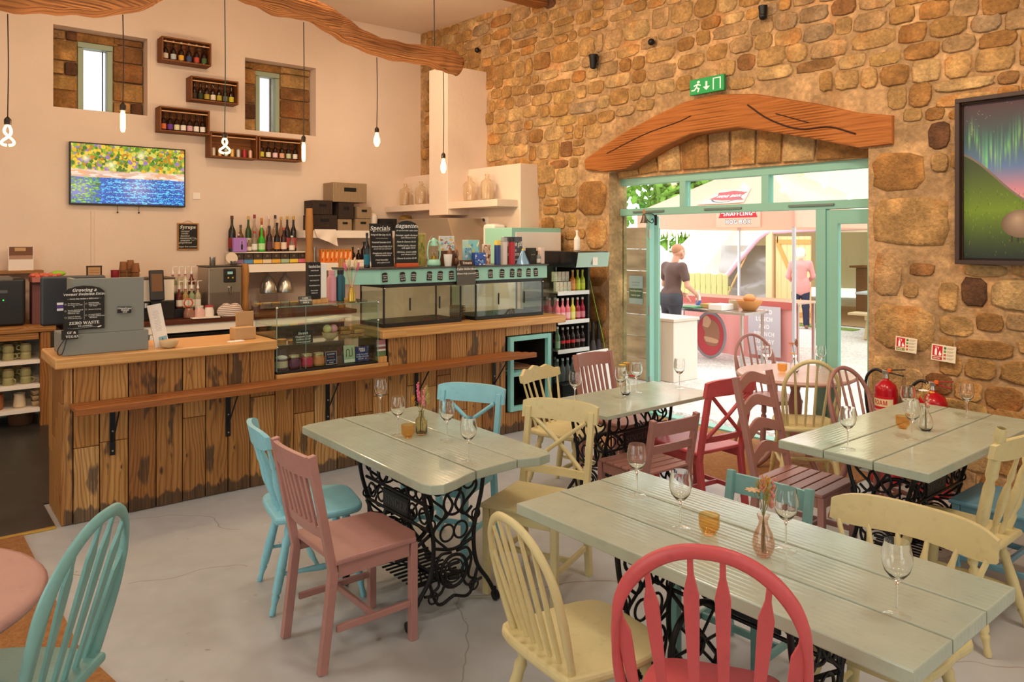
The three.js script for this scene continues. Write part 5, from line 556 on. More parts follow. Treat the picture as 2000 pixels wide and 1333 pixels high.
  // wall trunking, switch, syrup board, television
  solo('cable_trunking', boxb(0.035, 1.2, 0.012, pz(181, 470, 0.01).x, 0.965, 0.006, 0.002), mPlaster, 'pale cable trunking running down wall below television', 'trunking');
  const swp = pz(384, 383, 0.01); solo('light_switch', box(0.09, 0.08, 0.012, 0, 0, 0, 0.004), mWhite, 'white switch plate on wall beside television', 'switch', [swp.x, swp.y, 0.007]);
  const syb = chalk(200, 270, [['Syrups', 46, 96, 36], ['caramel', 22, 70, 80, 'center', 'italic'], ['vanilla', 22, 66, 104, 'center', 'italic'], ['hazelnut', 22, 70, 128, 'center', 'italic'], ['cinnamon', 22, 70, 152, 'center', 'italic'], ['amaretto', 22, 70, 176, 'center', 'italic'], ['gingerbread', 22, 72, 200, 'center', 'italic'], ['Sugar free caramel', 20, 96, 240, 'center', 'italic']], { draw: (g) => { g.beginPath(); g.ellipse(150, 150, 26, 9, 0, 0, 7); g.moveTo(124, 150); g.bezierCurveTo(126, 185, 174, 185, 176, 150); g.moveTo(176, 156); g.arc(182, 162, 9, -1.2, 1.8); g.stroke(); } });
  const sbp = pz(367, 489, 0.02), sbd = board('chalk_sign', 'wood framed syrups chalkboard hanging on the white wall', syb, 0.225, 0.305, [sbp.x, sbp.y + 0.01, 0.018], 0, { frame: 0xb07a3e }); mesh('hanging_string', tube([[-0.06, 0.312, 0], [0, 0.34, 0], [0.06, 0.312, 0]], 0.002, 12, 5), M(0x8a6a44, 0.9), sbd);
  const a = pz(136, 275.6, 0.09), b = pz(363, 405.3, 0.09), tv = thing('television', 'flat television showing a colourful lakeside view', 'television', [(a.x + b.x) / 2, (a.y + b.y) / 2, 0.05]), tw2 = b.x - a.x, th = a.y - b.y;
  mesh('housing', box(tw2, th, 0.05, 0, 0, 0, 0.006), mBlack, tv);
  const scr = canvasTex(768, 440, (g, w, h) => { let s = 77; const r = () => (s = (s * 16807) % 2147483647) / 2147483647; g.fillStyle = '#7a9a30'; g.fillRect(0, 0, w, h);
    for (let i = 0; i < 900; i++) { const y = r() * h * 0.46; g.fillStyle = pick2(['#e2b020', '#f0c83a', '#8fae2e', '#5a8a24', '#c8821e', '#d6d060', '#44701e', '#9a78b0'], r()); g.beginPath(); g.arc(r() * w, y, 4 + r() * 13, 0, 7); g.fill(); }
    for (let i = 0; i < 240; i++) { g.fillStyle = pick2(['#e6c8b4', '#d8a890', '#f2e0d4', '#e9a878'], r()); g.beginPath(); g.ellipse(r() * w, h * (0.44 + r() * 0.11), 20 + r() * 30, 7, 0, 0, 7); g.fill(); }
    g.fillStyle = '#1658b8'; g.fillRect(0, h * 0.56, w, h * 0.44);
    for (let i = 0; i < 1100; i++) { const x = r() * w, y = h * (0.56 + r() * 0.44); g.fillStyle = x < w * 0.24 ? pick2(['#3a8a2a', '#58b038', '#1f5a30', '#7ac850'], r()) : pick2(['#2f86e8', '#35b0f0', '#0f48a0', '#58d0f8', '#0c3c8c'], r()); g.beginPath(); g.ellipse(x, y, 3 + r() * 10, 2 + r() * 4, 0, 0, 7); g.fill(); }
    for (let j = 0; j < 5; j++) for (let x = w * 0.3; x < w * 0.98; x += 9 + r() * 8) { g.fillStyle = '#7fe4f8'; g.beginPath(); g.ellipse(x, h * (0.62 + j * 0.085) + r() * 8, 4 + r() * 4, 3, 0, 0, 7); g.fill(); }
    for (const [x, y, q] of [[0.34, 0.34, 50], [0.12, 0.24, 40], [0.6, 0.14, 46]]) { const gr = g.createRadialGradient(x * w, y * h, 2, x * w, y * h, q); gr.addColorStop(0, 'rgba(255,246,210,.95)'); gr.addColorStop(1, 'rgba(255,230,150,0)'); g.fillStyle = gr; g.fillRect(0, 0, w, h * 0.6); } });
  function pick2(a2, t) { return a2[Math.floor(t * a2.length) % a2.length]; }
  mesh('screen', face(tw2 - 0.03, th - 0.035, 0, -th / 2 + 0.02, 0.0262), new THREE.MeshStandardMaterial({ color: 0x111111, roughness: 0.2, emissive: 0xffffff, emissiveMap: scr, emissiveIntensity: 1.05 }), tv);
  for (const dx of [-0.12, 0.1]) mesh('dangling_strap', [straight([dx, -th / 2, -0.01], [dx, -th / 2 - 0.07, -0.01], 0.003, 6), sph(0.01, dx, -th / 2 - 0.075, -0.01)], mBlack, tv);
}
// ---------------------------------------------------------------- wall crates with bottles
{
  const crates = [[310, 60, 413, 130, 6, 'topmost', 'assorted'], [367, 138, 466, 205, 7, 'dark', 'dark'], [306, 197, 410, 264, 7, 'white', 'white'], [405, 247, 503, 312, 7, 'can', 'can'], [500, 256, 590, 316, 6, 'floral', 'floral']];
  const lbl = ['old wooden crate of assorted ales, topmost on white wall', 'dark wooden crate of dark ale bottles on white wall', 'old wooden crate of white labelled bottles on wall', 'old wooden crate of drinks cans on white wall', 'old wooden crate of pale floral labelled bottles on wall'];
  crates.forEach(([x0, y0, x1, y1, n, , kind], ci) => {
    const D = 0.2, a = pz(x0 + 6, y0 + 6, D), b = pz(x1, y1, D), w = b.x - a.x, h = a.y - b.y - 0.02, t = thing('wall_crate', lbl[ci], 'crate', [(a.x + b.x) / 2, b.y, D / 2 + 0.001]);
    mesh('back_board', box(w, h, 0.012, 0, h / 2, -D / 2 + 0.006, 0.002), mCrate, t, { grain: 'x' }); mesh('bottom_board', box(w, 0.016, D, 0, 0.008, 0, 0.002), mCrate, t, { grain: 'x' }); mesh('top_board', box(w, 0.016, D, 0, h - 0.008, 0, 0.002), mCrate, t, { grain: 'x' }); for (const s of [-1, 1]) mesh('end_board', box(0.018, h - 0.034, D, s * (w / 2 - 0.009), h / 2, 0, 0.002), mCrate, t); mesh('front_slat', box(w - 0.036, 0.012, 0.01, 0, h - 0.05, D / 2 - 0.02, 0.002), M(0xd9a578, 0.6), t);
    const cols = { assorted: [0xd9c9b4, 0xb9c2c8, 0xe0a83a, 0x3a4a7a, 0xc04a3a, 0x4a6a3a], dark: [0x3a2a20, 0x2a3a20, 0xb09a3a, 0xe9dcc4, 0xb0a02a, 0x6a6a64, 0xd2c42a], white: [0xe0703a, 0x6a3a9a, 0xe6dcb0, 0xefe6e0, 0xd9a8b4, 0xf2ede8, 0xf0ece6], floral: [0xd9d24a, 0xe9e4d4, 0xeac4cf, 0xe0a890, 0xc0ccaa, 0xe6e0d6], can: [0xd9d0c4, 0xcfa46a, 0xa8c0b0, 0xe0b060, 0xc9c9c4, 0xb02a3a, 0xe2b4a0] }[kind];
    for (let i = 0; i < n; i++) { const x = (a.x + b.x) / 2 - w / 2 + 0.06 + i * (w - 0.12) / (n - 1), y = b.y + 0.0165;
      if (kind === 'can') { const c = thing('drink_can', `slim ${['silver', 'tan', 'pale green', 'gold', 'grey', 'dark red', 'peach'][i]} drinks can standing in a wall crate`, 'can', [x, y, 0.12], 0, 'cans in the wall crate'); mesh('body', lathe([[0, 0], [0.02, 0], [0.024, 0.008], [0.024, 0.09], [0.019, 0.1], [0, 0.1]], 14), M(cols[i], 0.35, { metalness: 0.3 }), c); mesh('lid', cyl(0.019, 0.019, 0.003, 0, 0.1, 0, 14), mSteel, c); }
      else bottle('ale_bottle', `${{ assorted: ['cream', 'grey', 'golden', 'navy', 'red', 'green'], dark: ['brown', 'dark green', 'olive gold', 'cream', 'mustard', 'grey', 'yellow'], white: ['orange', 'purple', 'butter', 'plain white', 'pink', 'bright white', 'off white'], floral: ['yellow', 'ivory', 'blush', 'peach', 'pale green', 'linen'] }[kind][i]} labelled ale bottle in ${{ assorted: 'topmost', dark: 'dark', white: 'old', floral: 'lowest' }[kind]} wall crate`, 'bottle', [x, y, 0.12], { h: 0.235, r: 0.031, glass: 0x2a170e, lab: cols[i], cap: kind === 'assorted' ? 0xd9d0c4 : 0x2a2020, seg: 10, neck: 0.4, group: kind + ' bottles in a wall crate' }); }
  });
}
// ---------------------------------------------------------------- crooked timber and its pendant bulbs
const bulbLights = [];
{
  const zb = (px) => 3.5 - 0.5 * clamp((px - 200) / 450);
  const path = [[-260, -60, 60], [-120, -40, 56], [0, -25, 52], [90, -14, 50], [160, -10, 48], [250, -16, 46], [330, -42, 44], [420, -46, 42], [490, -26, 42], [545, 0, 36], [600, 16, 30], [650, 44, 27], [690, 70, 26], [740, 92, 22], [790, 103, 22], [840, 110, 24], [870, 118, 26], [896, 130, 25]];
  const curve = new THREE.CatmullRomCurve3(path.map(([a, b]) => pz(a, b, zb(a)))), n = 90, pts = curve.getPoints(n), under = [];
  const g = sweep(pts, (i) => { const f = i / n * (path.length - 1), k = Math.min(path.length - 2, Math.floor(f)), r = path[k][2] + (path[k + 1][2] - path[k][2]) * (f - k), d = pts[i].clone().sub(CAM).dot(FW), q = r * d / FOC * 0.85 * (1 + 0.1 * Math.sin(i * 0.9) * Math.sin(i * 0.37)); under[i] = pts[i].y - q; return [q * 0.9, q]; }, 14);
  const beam = solo('crooked_timber', g, mBeam, 'long crooked natural timber slung above the bar carrying bulbs', 'timber', [0, 0, 0], 0, undefined, { grain: 'x' });
  const cab = pz(848, 104, zb(848)); mesh('hanging_cable', straight([cab.x, cab.y, cab.z], [cab.x + 0.03, CEIL(3) + 0.02, cab.z - 0.05], 0.006, 6), mBlack, beam);
  const c2 = pz(100, -10, zb(100)); mesh('hanging_cable', straight([c2.x, c2.y, c2.z], [c2.x, CEIL(3.5) + 0.02, c2.z], 0.006, 6), mBlack, beam);
  const P = [[15, 228, 286, 'twist', -40], [240, 200, 259, 'tube', -12], [439, 258, 301, 'twist', -40], [593, 264, 316, 'tube', 20], [736, 248, 287, 'pear', 92], [866, 298, 339, 'pear', 112]];
  const lab = ['black corded pendant with a looped bulb left of television', 'corded pendant with tube bulb before the first slit window', 'corded pendant with looped bulb before the lower crates', 'corded pendant with tube bulb beside the second slit window', 'corded pendant with pear bulb before the plain white wall', 'corded pendant with pear bulb before the white chimney column'];
  P.forEach(([px, y0, y1, kind, ytop], i) => {
    const z = zb(px), a = pz(px, y0, z), b = pz(px, y1, z), t = pz(px, ytop, z), h = a.y - b.y, near = pts.reduce((m, p, k) => (Math.abs(p.x - b.x) < Math.abs(pts[m].x - b.x) ? k : m), 0), tt = under[near] - 0.015, o = thing('pendant_lamp', lab[i], 'pendant lamp', [b.x, b.y, b.z]), s = h;
    mesh('cord', tube([[0, h, 0], [0.004, h + (tt - a.y) * 0.5, 0], [0, tt - b.y, 0]], 0.004, 20, 6), i === 2 ? M(0x2f4a3a, 0.8) : M(0x3a2a22, 0.8), o); mesh('holder', lathe([[0, 0.7 * s], [0.019, 0.7 * s], [0.021, 0.74 * s], [0.021, 0.9 * s], [0.012, 0.96 * s], [0.005, s]], 14), M(0x3a2f28, 0.4, { metalness: 0.6 }), o);
    const glow = M(0xffe2b0, 0.3, { emissive: 0xffc878, emissiveIntensity: 5 });
    if (kind === 'tube') mesh('bulb', lathe([[0, 0], [0.012, 0.004], [0.017, 0.03], [0.017, 0.62 * s], [0.011, 0.7 * s]], 14), glow, o);
    else if (kind === 'pear') mesh('bulb', lathe([[0, 0], [0.016, 0.006], [0.03, 0.04], [0.031, 0.07], [0.02, 0.55 * s], [0.013, 0.7 * s]], 16), glow, o);
    else { const L = []; for (const ph of [0, Math.PI]) { const q = []; for (let k = 0; k <= 24; k++) { const u = k / 24, ang = ph + u * Math.PI * 1.2, rad = 0.006 + 0.036 * Math.sin(Math.PI * Math.sqrt(u)); q.push(V(Math.cos(ang) * rad, 0.005 + u * 0.7 * s, Math.sin(ang) * rad)); } L.push(tube(q, 0.008, 40, 8)); } mesh('bulb', L, glow, o); }
    const l = new THREE.PointLight(new THREE.Color(1, 0.7, 0.4), 1.6); l.shadow.radius = 1.5; l.castShadow = true; l.position.set(b.x, b.y + 0.35 * s, b.z); scene.add(l); bulbLights.push(l);
  });
}
// ---------------------------------------------------------------- chairs: origin under the seat's middle, facing +z
function bent(w, t, curve, lo, hi, y0, z0, rake = 0, n = 18) {   // a board bent round a vertical axis; lo/hi(u) heights above y0, u from -1 to 1
  const P = [], I = [];
  for (let i = 0; i <= n; i++) { const u = i / n * 2 - 1, x = u * w / 2, z = z0 - curve * (1 - u * u); for (const [f, s] of [[lo(u), 1], [hi(u), 1], [hi(u), -1], [lo(u), -1]]) P.push(x, y0 + f, z - f * rake + s * t / 2); }
  for (let i = 0; i < n; i++) for (let k = 0; k < 4; k++) { const a = i * 4 + k, b = i * 4 + (k + 1) % 4; I.push(a, a + 4, b, b, a + 4, b + 4); }
  I.push(0, 1, 2, 0, 2, 3); const e = n * 4; I.push(e, e + 2, e + 1, e, e + 3, e + 2);
  const g = new THREE.BufferGeometry(); g.setAttribute('position', new THREE.Float32BufferAttribute(P, 3)); g.setIndex(I); const f = g.toNonIndexed(); f.computeVertexNormals(); return N(f);
}
const slabXZ = (pts, t, y, bev = 0.008, curved = false) => at(ext(pts.map(([a, b]) => [a, -b]), t, bev, [], curved), 0, y + t / 2, 0, -Math.PI / 2);
const saddle = (w, d, y) => slabXZ([[-w * 0.44, -d / 2], [w * 0.44, -d / 2], [w * 0.5, -d * 0.1], [w * 0.48, d * 0.3], [w * 0.36, d / 2], [0, d * 0.53], [-w * 0.36, d / 2], [-w * 0.48, d * 0.3], [-w * 0.5, -d * 0.1]], 0.036, y, 0.012, true);
const turnedLeg = [[0, 0.012], [0.03, 0.016], [0.1, 0.013], [0.16, 0.017], [0.19, 0.021], [0.21, 0.015], [0.24, 0.022], [0.5, 0.024], [0.72, 0.02], [0.78, 0.024], [0.82, 0.015], [0.86, 0.022], [1, 0.02]];
const turnedSpin = [[0, 0.01], [0.1, 0.014], [0.16, 0.008], [0.22, 0.014], [0.45, 0.021], [0.62, 0.015], [0.68, 0.009], [0.74, 0.014], [0.85, 0.01], [1, 0.009]];
const roundSpin = [[0, 0.008], [0.3, 0.0105], [0.7, 0.009], [1, 0.0065]];
function turnedBase(t, m, y, w = 0.34, d = 0.34) {
  const L = [[-1, 1], [1, 1], [-1, -1], [1, -1]].map(([a, b]) => [[a * w * 0.62, 0, b * d * 0.64 - (b < 0 ? 0.02 : 0)], [a * w * 0.42, y + 0.004, b * d * 0.4]]);
  for (const [a, b] of L) mesh('leg', spindle(a, b, turnedLeg), m, t);
  const on = (k, f) => L[k][0].map((v, i) => v + (L[k][1][i] - v) * f), l = [on(0, 0.42), on(2, 0.42)], r = [on(1, 0.42), on(3, 0.42)], st = [[0, 0.009], [0.3, 0.012], [0.5, 0.017], [0.7, 0.012], [1, 0.009]];
  for (const [a, b] of [l, r]) mesh('stretcher', spindle(a, b, st, 10), m, t);
  mesh('stretcher', spindle(l[0].map((v, i) => (v + l[1][i]) / 2), r[0].map((v, i) => (v + r[1][i]) / 2), st, 10), m, t);
}
function squareBase(t, m, w, d, y, o = {}) {   // front legs, aprons, stretchers; the back posts are made by the back
  const hw = w / 2 - 0.022, fz = d / 2 - 0.025, bz = -d / 2 + 0.02;
  for (const s of [-1, 1]) mesh('leg', bar([s * hw, 0, fz], [s * hw, y, fz], 0.036, 0.036), m, t);
  mesh('apron', box(2 * hw - 0.04, 0.06, 0.018, 0, y - 0.032, fz), m, t); for (const s of [-1, 1]) mesh('apron', box(0.018, 0.06, fz - bz - 0.04, s * hw, y - 0.032, (fz + bz) / 2), m, t);
  for (const s of [-1, 1]) mesh('stretcher', box(0.018, 0.03, fz - bz - 0.03, s * hw, 0.17, (fz + bz) / 2), m, t); if (o.mid !== false) mesh('stretcher', box(2 * hw - 0.02, 0.03, 0.018, 0, 0.17, o.midz ?? 0), m, t);
  return { hw, fz, bz };
}
function posts(t, m, hw, bz, y, h, rake = 0.09, w = 0.034) {   // back legs that run on up into the back
  for (const s of [-1, 1]) mesh('back_post', [bar([s * hw, 0, bz - 0.05], [s * hw, y - 0.03, bz], w, 0.04), bar([s * hw, y - 0.04, bz], [s * hw, h, bz - rake], w - 0.001, 0.036)], m, t);
}
const chairAt = (label, x, z, fx, fz) => thing('dining_chair', label, 'chair', [x, 0, z], Math.atan2(fx, fz));
function slatChair(label, m, x, z, fx, fz) {
  const t = chairAt(label, x, z, fx, fz), y = 0.45, { hw, bz } = squareBase(t, m, 0.43, 0.44, y); posts(t, m, hw, bz, y, 0.93, 0.1);
  mesh('seat', slabXZ([[-0.22, -0.2], [-0.215, 0.2], [-0.15, 0.235], [0.15, 0.235], [0.215, 0.2], [0.22, -0.2]], 0.026, y - 0.001), m, t);
  mesh('top_rail', bent(0.4, 0.022, 0.03, () => 0, (u) => 0.1 - 0.012 * u * u, 0.83, bz - 0.08, 0.2), m, t); mesh('lower_rail', bent(0.375, 0.02, 0.015, () => 0, () => 0.05, 0.56, bz - 0.024, 0.2), m, t);
  for (let i = 0; i < 6; i++) { const u = -0.125 + i * 0.05; mesh('back_slat', bar([u, 0.6, bz - 0.045], [u, 0.835, bz - 0.108 + 0.004 * Math.abs(i - 2.5)], 0.026, 0.012, 0.002), m, t); }
  return t;
}
function crossChair(label, m, x, z, fx, fz, h = 0.93) {
  const t = chairAt(label, x, z, fx, fz), y = 0.45, { hw, bz } = squareBase(t, m, 0.43, 0.44, y); posts(t, m, hw, bz, y, h - 0.05, 0.09);
  mesh('seat', slabXZ([[-0.22, -0.2], [-0.22, 0.225], [0.22, 0.225], [0.22, -0.2]], 0.024, y - 0.001), m, t);
  mesh('top_rail', bent(0.46, 0.026, 0.02, () => 0, (u) => 0.11 - 0.02 * u * u * u * u, h - 0.11, bz - 0.078, 0.19), m, t); mesh('lower_rail', bent(0.36, 0.022, 0.012, () => 0, () => 0.04, 0.53, bz - 0.014, 0.19), m, t);
  for (const s of [-1, 1]) mesh('cross_bar', tube([[-s * 0.165, 0.56, bz - 0.028 + s * 0.006], [0, 0.7, bz - 0.06 + s * 0.008], [s * 0.165, h - 0.105, bz - 0.082 + s * 0.006]], 0.013, 16, 6), m, t);
  return t;
}
function hoopChair(label, m, x, z, fx, fz, o = {}) {
  const t = chairAt(label, x, z, fx, fz), y = 0.43, W = o.w ?? 0.42, H = o.h ?? 0.96, bz = -0.17;
  mesh('seat', saddle(0.44, 0.43, y), m, t); turnedBase(t, m, y);
  const rk = 0.26, zAt = (h) => bz - (h - y) * rk, P = []; const n = 22; for (let i = 0; i <= n; i++) { const a = Math.PI * (i / n), c = Math.cos(a), s = Math.sin(a), up = Math.pow(s, 0.62), hh = y + 0.02 + (H - y - 0.02) * up, wx = c * W / 2 * (0.8 + 0.24 * Math.min(1, up * 1.35)); P.push(V(wx, hh, zAt(hh) - 0.02 * (1 - Math.abs(c)))); }
  mesh('hoop', sweep(new THREE.CatmullRomCurve3(P).getPoints(60), () => [0.012, o.flat ? 0.02 : 0.015], 8).applyMatrix4(new THREE.Matrix4()), m, t);
  const top = (u) => { let best = P[0]; for (const p of P) if (Math.abs(p.x - u) < Math.abs(best.x - u) && p.y > 0.6) best = p; return best; };
  const k = o.n ?? 7; for (let i = 0; i < k; i++) { const f = (i / (k - 1)) * 2 - 1, b = f * W * 0.34, q = P.filter((p) => p.y > 0.66).reduce((a, p) => (Math.abs(p.x - f * W * 0.43) < Math.abs(a.x - f * W * 0.43) ? p : a)), A = [b, y + 0.02, bz + 0.008 - 0.012 * (1 - f * f)], B = [q.x, q.y - 0.006, q.z];
    if (o.flat) { const L = V(...A).distanceTo(V(...B)), s = ext([[-0.009, 0], [0.009, 0], [0.012, L * 0.25], [0.019, L * 0.68], [0.02, L * 0.8], [0.008, L * 0.9], [0.007, L], [-0.007, L], [-0.008, L * 0.9], [-0.02, L * 0.8], [-0.019, L * 0.68], [-0.012, L * 0.25]], 0.012, 0.002); mesh('back_slat', orient(s, A, B), m, t); }
    else mesh('back_spindle', spindle(A, B, roundSpin, 8), m, t); }
  return t;
}
function farmChair(label, m, x, z, fx, fz, o = {}) {   // turned spindles under a broad crest
  const t = chairAt(label, x, z, fx, fz), y = 0.43, W = o.w ?? 0.44, H = o.h ?? 0.88, bz = -0.17, rk = 0.2, zc = bz - (H - 0.1 - y) * rk;
  mesh('seat', saddle(0.45, 0.44, y), m, t); turnedBase(t, m, y);
  const ch = o.ch ?? 0.1; mesh('crest_rail', bent(W, 0.024, 0.05, (u) => 0.018 * Math.pow(Math.abs(u), 6) + (o.scallop ? 0 : 0.006 * Math.cos(u * 3)), (u) => (o.scallop ? ch - 0.03 * u * u + 0.01 * Math.cos(u * 11) : ch * (1 - 0.28 * Math.pow(Math.abs(u), 5))), H - ch, zc, rk), m, t);
  const k = o.n ?? 5; for (let i = 0; i < k; i++) { const f = i / (k - 1) * 2 - 1, A = [f * 0.16, y + 0.03, bz - 0.012 * (1 - f * f)], B = [f * (W / 2 - 0.03), H - ch + 0.012, zc - 0.05 * (1 - f * f * 0.9)]; mesh(o.post && Math.abs(f) === 1 ? 'back_post' : 'back_spindle', spindle(A, o.post && Math.abs(f) === 1 ? [B[0], H + 0.05, B[2] - 0.03] : B, o.thin ? roundSpin : o.post && Math.abs(f) === 1 ? [[0, 0.018], [0.12, 0.024], [0.16, 0.016], [0.22, 0.026], [0.5, 0.024], [0.56, 0.017], [0.6, 0.026], [0.86, 0.022], [0.88, 0.017], [0.92, 0.026], [1, 0.018]] : turnedSpin, 12), m, t); }
  return t;
}
function lowChair(label, m, x, z, fx, fz, o = {}) {   // low back of flat rails, slatted or solid seat
  const t = chairAt(label, x, z, fx, fz), y = 0.44, h = o.h ?? 0.78, { hw, bz } = squareBase(t, m, 0.42, 0.42, y); posts(t, m, hw, bz, y, h, 0.07);
  for (let i = 0; i < 6; i++) mesh('seat_slat', box(0.41, 0.016, 0.06, 0, y + 0.008, -0.175 + i * 0.068, 0.004), m, t, { grain: 'x' });
  mesh('top_rail', bent(0.375, 0.018, 0.012, () => 0, () => 0.085, h - 0.1, bz - 0.062, 0.15), m, t); if (!o.one) mesh('lower_rail', bent(0.375, 0.018, 0.01, () => 0, () => 0.05, y + 0.13, bz - 0.03, 0.15), m, t);
  return t;
}
function ladderChair(label, m, x, z, fx, fz) {
  const t = chairAt(label, x, z, fx, fz), y = 0.44, h = 1.02, { hw, bz } = squareBase(t, m, 0.43, 0.43, y); posts(t, m, hw, bz, y, h, 0.14, 0.036);
  for (let i = 0; i < 6; i++) mesh('seat_slat', box(0.42, 0.016, 0.062, 0, y + 0.008, -0.18 + i * 0.07, 0.004), m, t, { grain: 'x' });
  for (let i = 0; i < 4; i++) { const yy = 0.55 + i * 0.135; mesh('ladder_rung', bent(0.375, 0.016, 0.02, (u) => 0.02 * Math.cos(u * 3.1) - 0.005, (u) => 0.055 + 0.02 * Math.cos(u * 3.1), yy, bz - (yy - y) * 0.24, 0.24), m, t); }
  return t;
}
// ---------------------------------------------------------------- chairs where the photograph has them
slatChair('pink slat-back chair drawn up to the wavy-edged table', mPink, -4.315, 6.255, 1, 0.0);
farmChair('sky blue turned-spindle chair at the wavy-edged table', mSky, -4.26, 5.68, 0.97, 0.22, { w: 0.42, n: 5, h: 0.9 });
crossChair('sky blue cross-back chair at wavy-edged table near bar', mSky, -3.42, 5.73, -0.88, 0.47);
crossChair('yellow cross-back chair between the two nearest tables', mYel, -3.33, 6.41, -0.92, 0.38);
hoopChair('yellow hoop-back spindle chair at the long planked table', mYel, -4.11, 7.55, 0.98, 0.12, { h: 0.93 });
hoopChair('red hoop-back chair with flat arrow slats', mRed, -4.09, 8.07, 0.84, -0.54, { flat: 1, n: 6, w: 0.54, h: 1.05 });
farmChair('yellow turned-spindle chair with wide crest at long planked table', mYel, -3.3, 8.19, -1, 0.03, { w: 0.58, n: 6, h: 0.84, ch: 0.12 });
lowChair('teal low-backed chair at the long planked table', mTeal, -3.18, 7.54, -1, 0.06, { h: 0.76, one: 1 });
lowChair('dusty pink low-backed chair with two rails and slatted seat', mRose, -2.34, 6.29, 0.06, -1);
crossChair('red cross-back chair at the table before the doors', mRed, -1.76, 6.26, 0.12, -1, 0.95);
slatChair('dusty pink slat-back chair behind the table before the doors', mRose, -1.63, 5.44, 0, 1);
farmChair('yellow spindle chair with scalloped crest near the aqua cubby', mYel, -2.16, 5.42, 0.25, 1, { w: 0.5, n: 6, h: 0.88, thin: 1, scallop: 1 });
ladderChair('dusty pink ladder-back chair with slatted seat', mRose, -1.9, 7.12, 0.05, 1);
hoopChair('dusty pink hoop-back chair at table beside fire extinguishers', mRose, -1.04, 7.17, -0.25, 1, { n: 6 });
hoopChair('yellow hoop-back chair at the round pedestal table', mYel, -0.71, 6.44, 0.72, -0.6, { n: 6 }).position.y = 0.017;
hoopChair('dusty pink hoop-back chair behind the round pedestal table', mRose, -0.1, 5.78, -0.45, 0.9, { n: 6 }).position.y = 0.017;
crossChair('blue square-seated chair pushed under table by the stone wall', mBlue, -1.45, 8.02, 0, -1);
farmChair('yellow chair with thick turned posts near the stone wall', mYel, -2.02, 7.95, 0.06, -1, { post: 1, w: 0.5, n: 4, h: 0.97 });
hoopChair('turquoise hoop-back chair with arrow slats at small pink table', mTurq, -5.71, 6.66, -0.76, -0.65, { flat: 1, n: 6, w: 0.46, h: 0.99 }).position.y = 0.017;
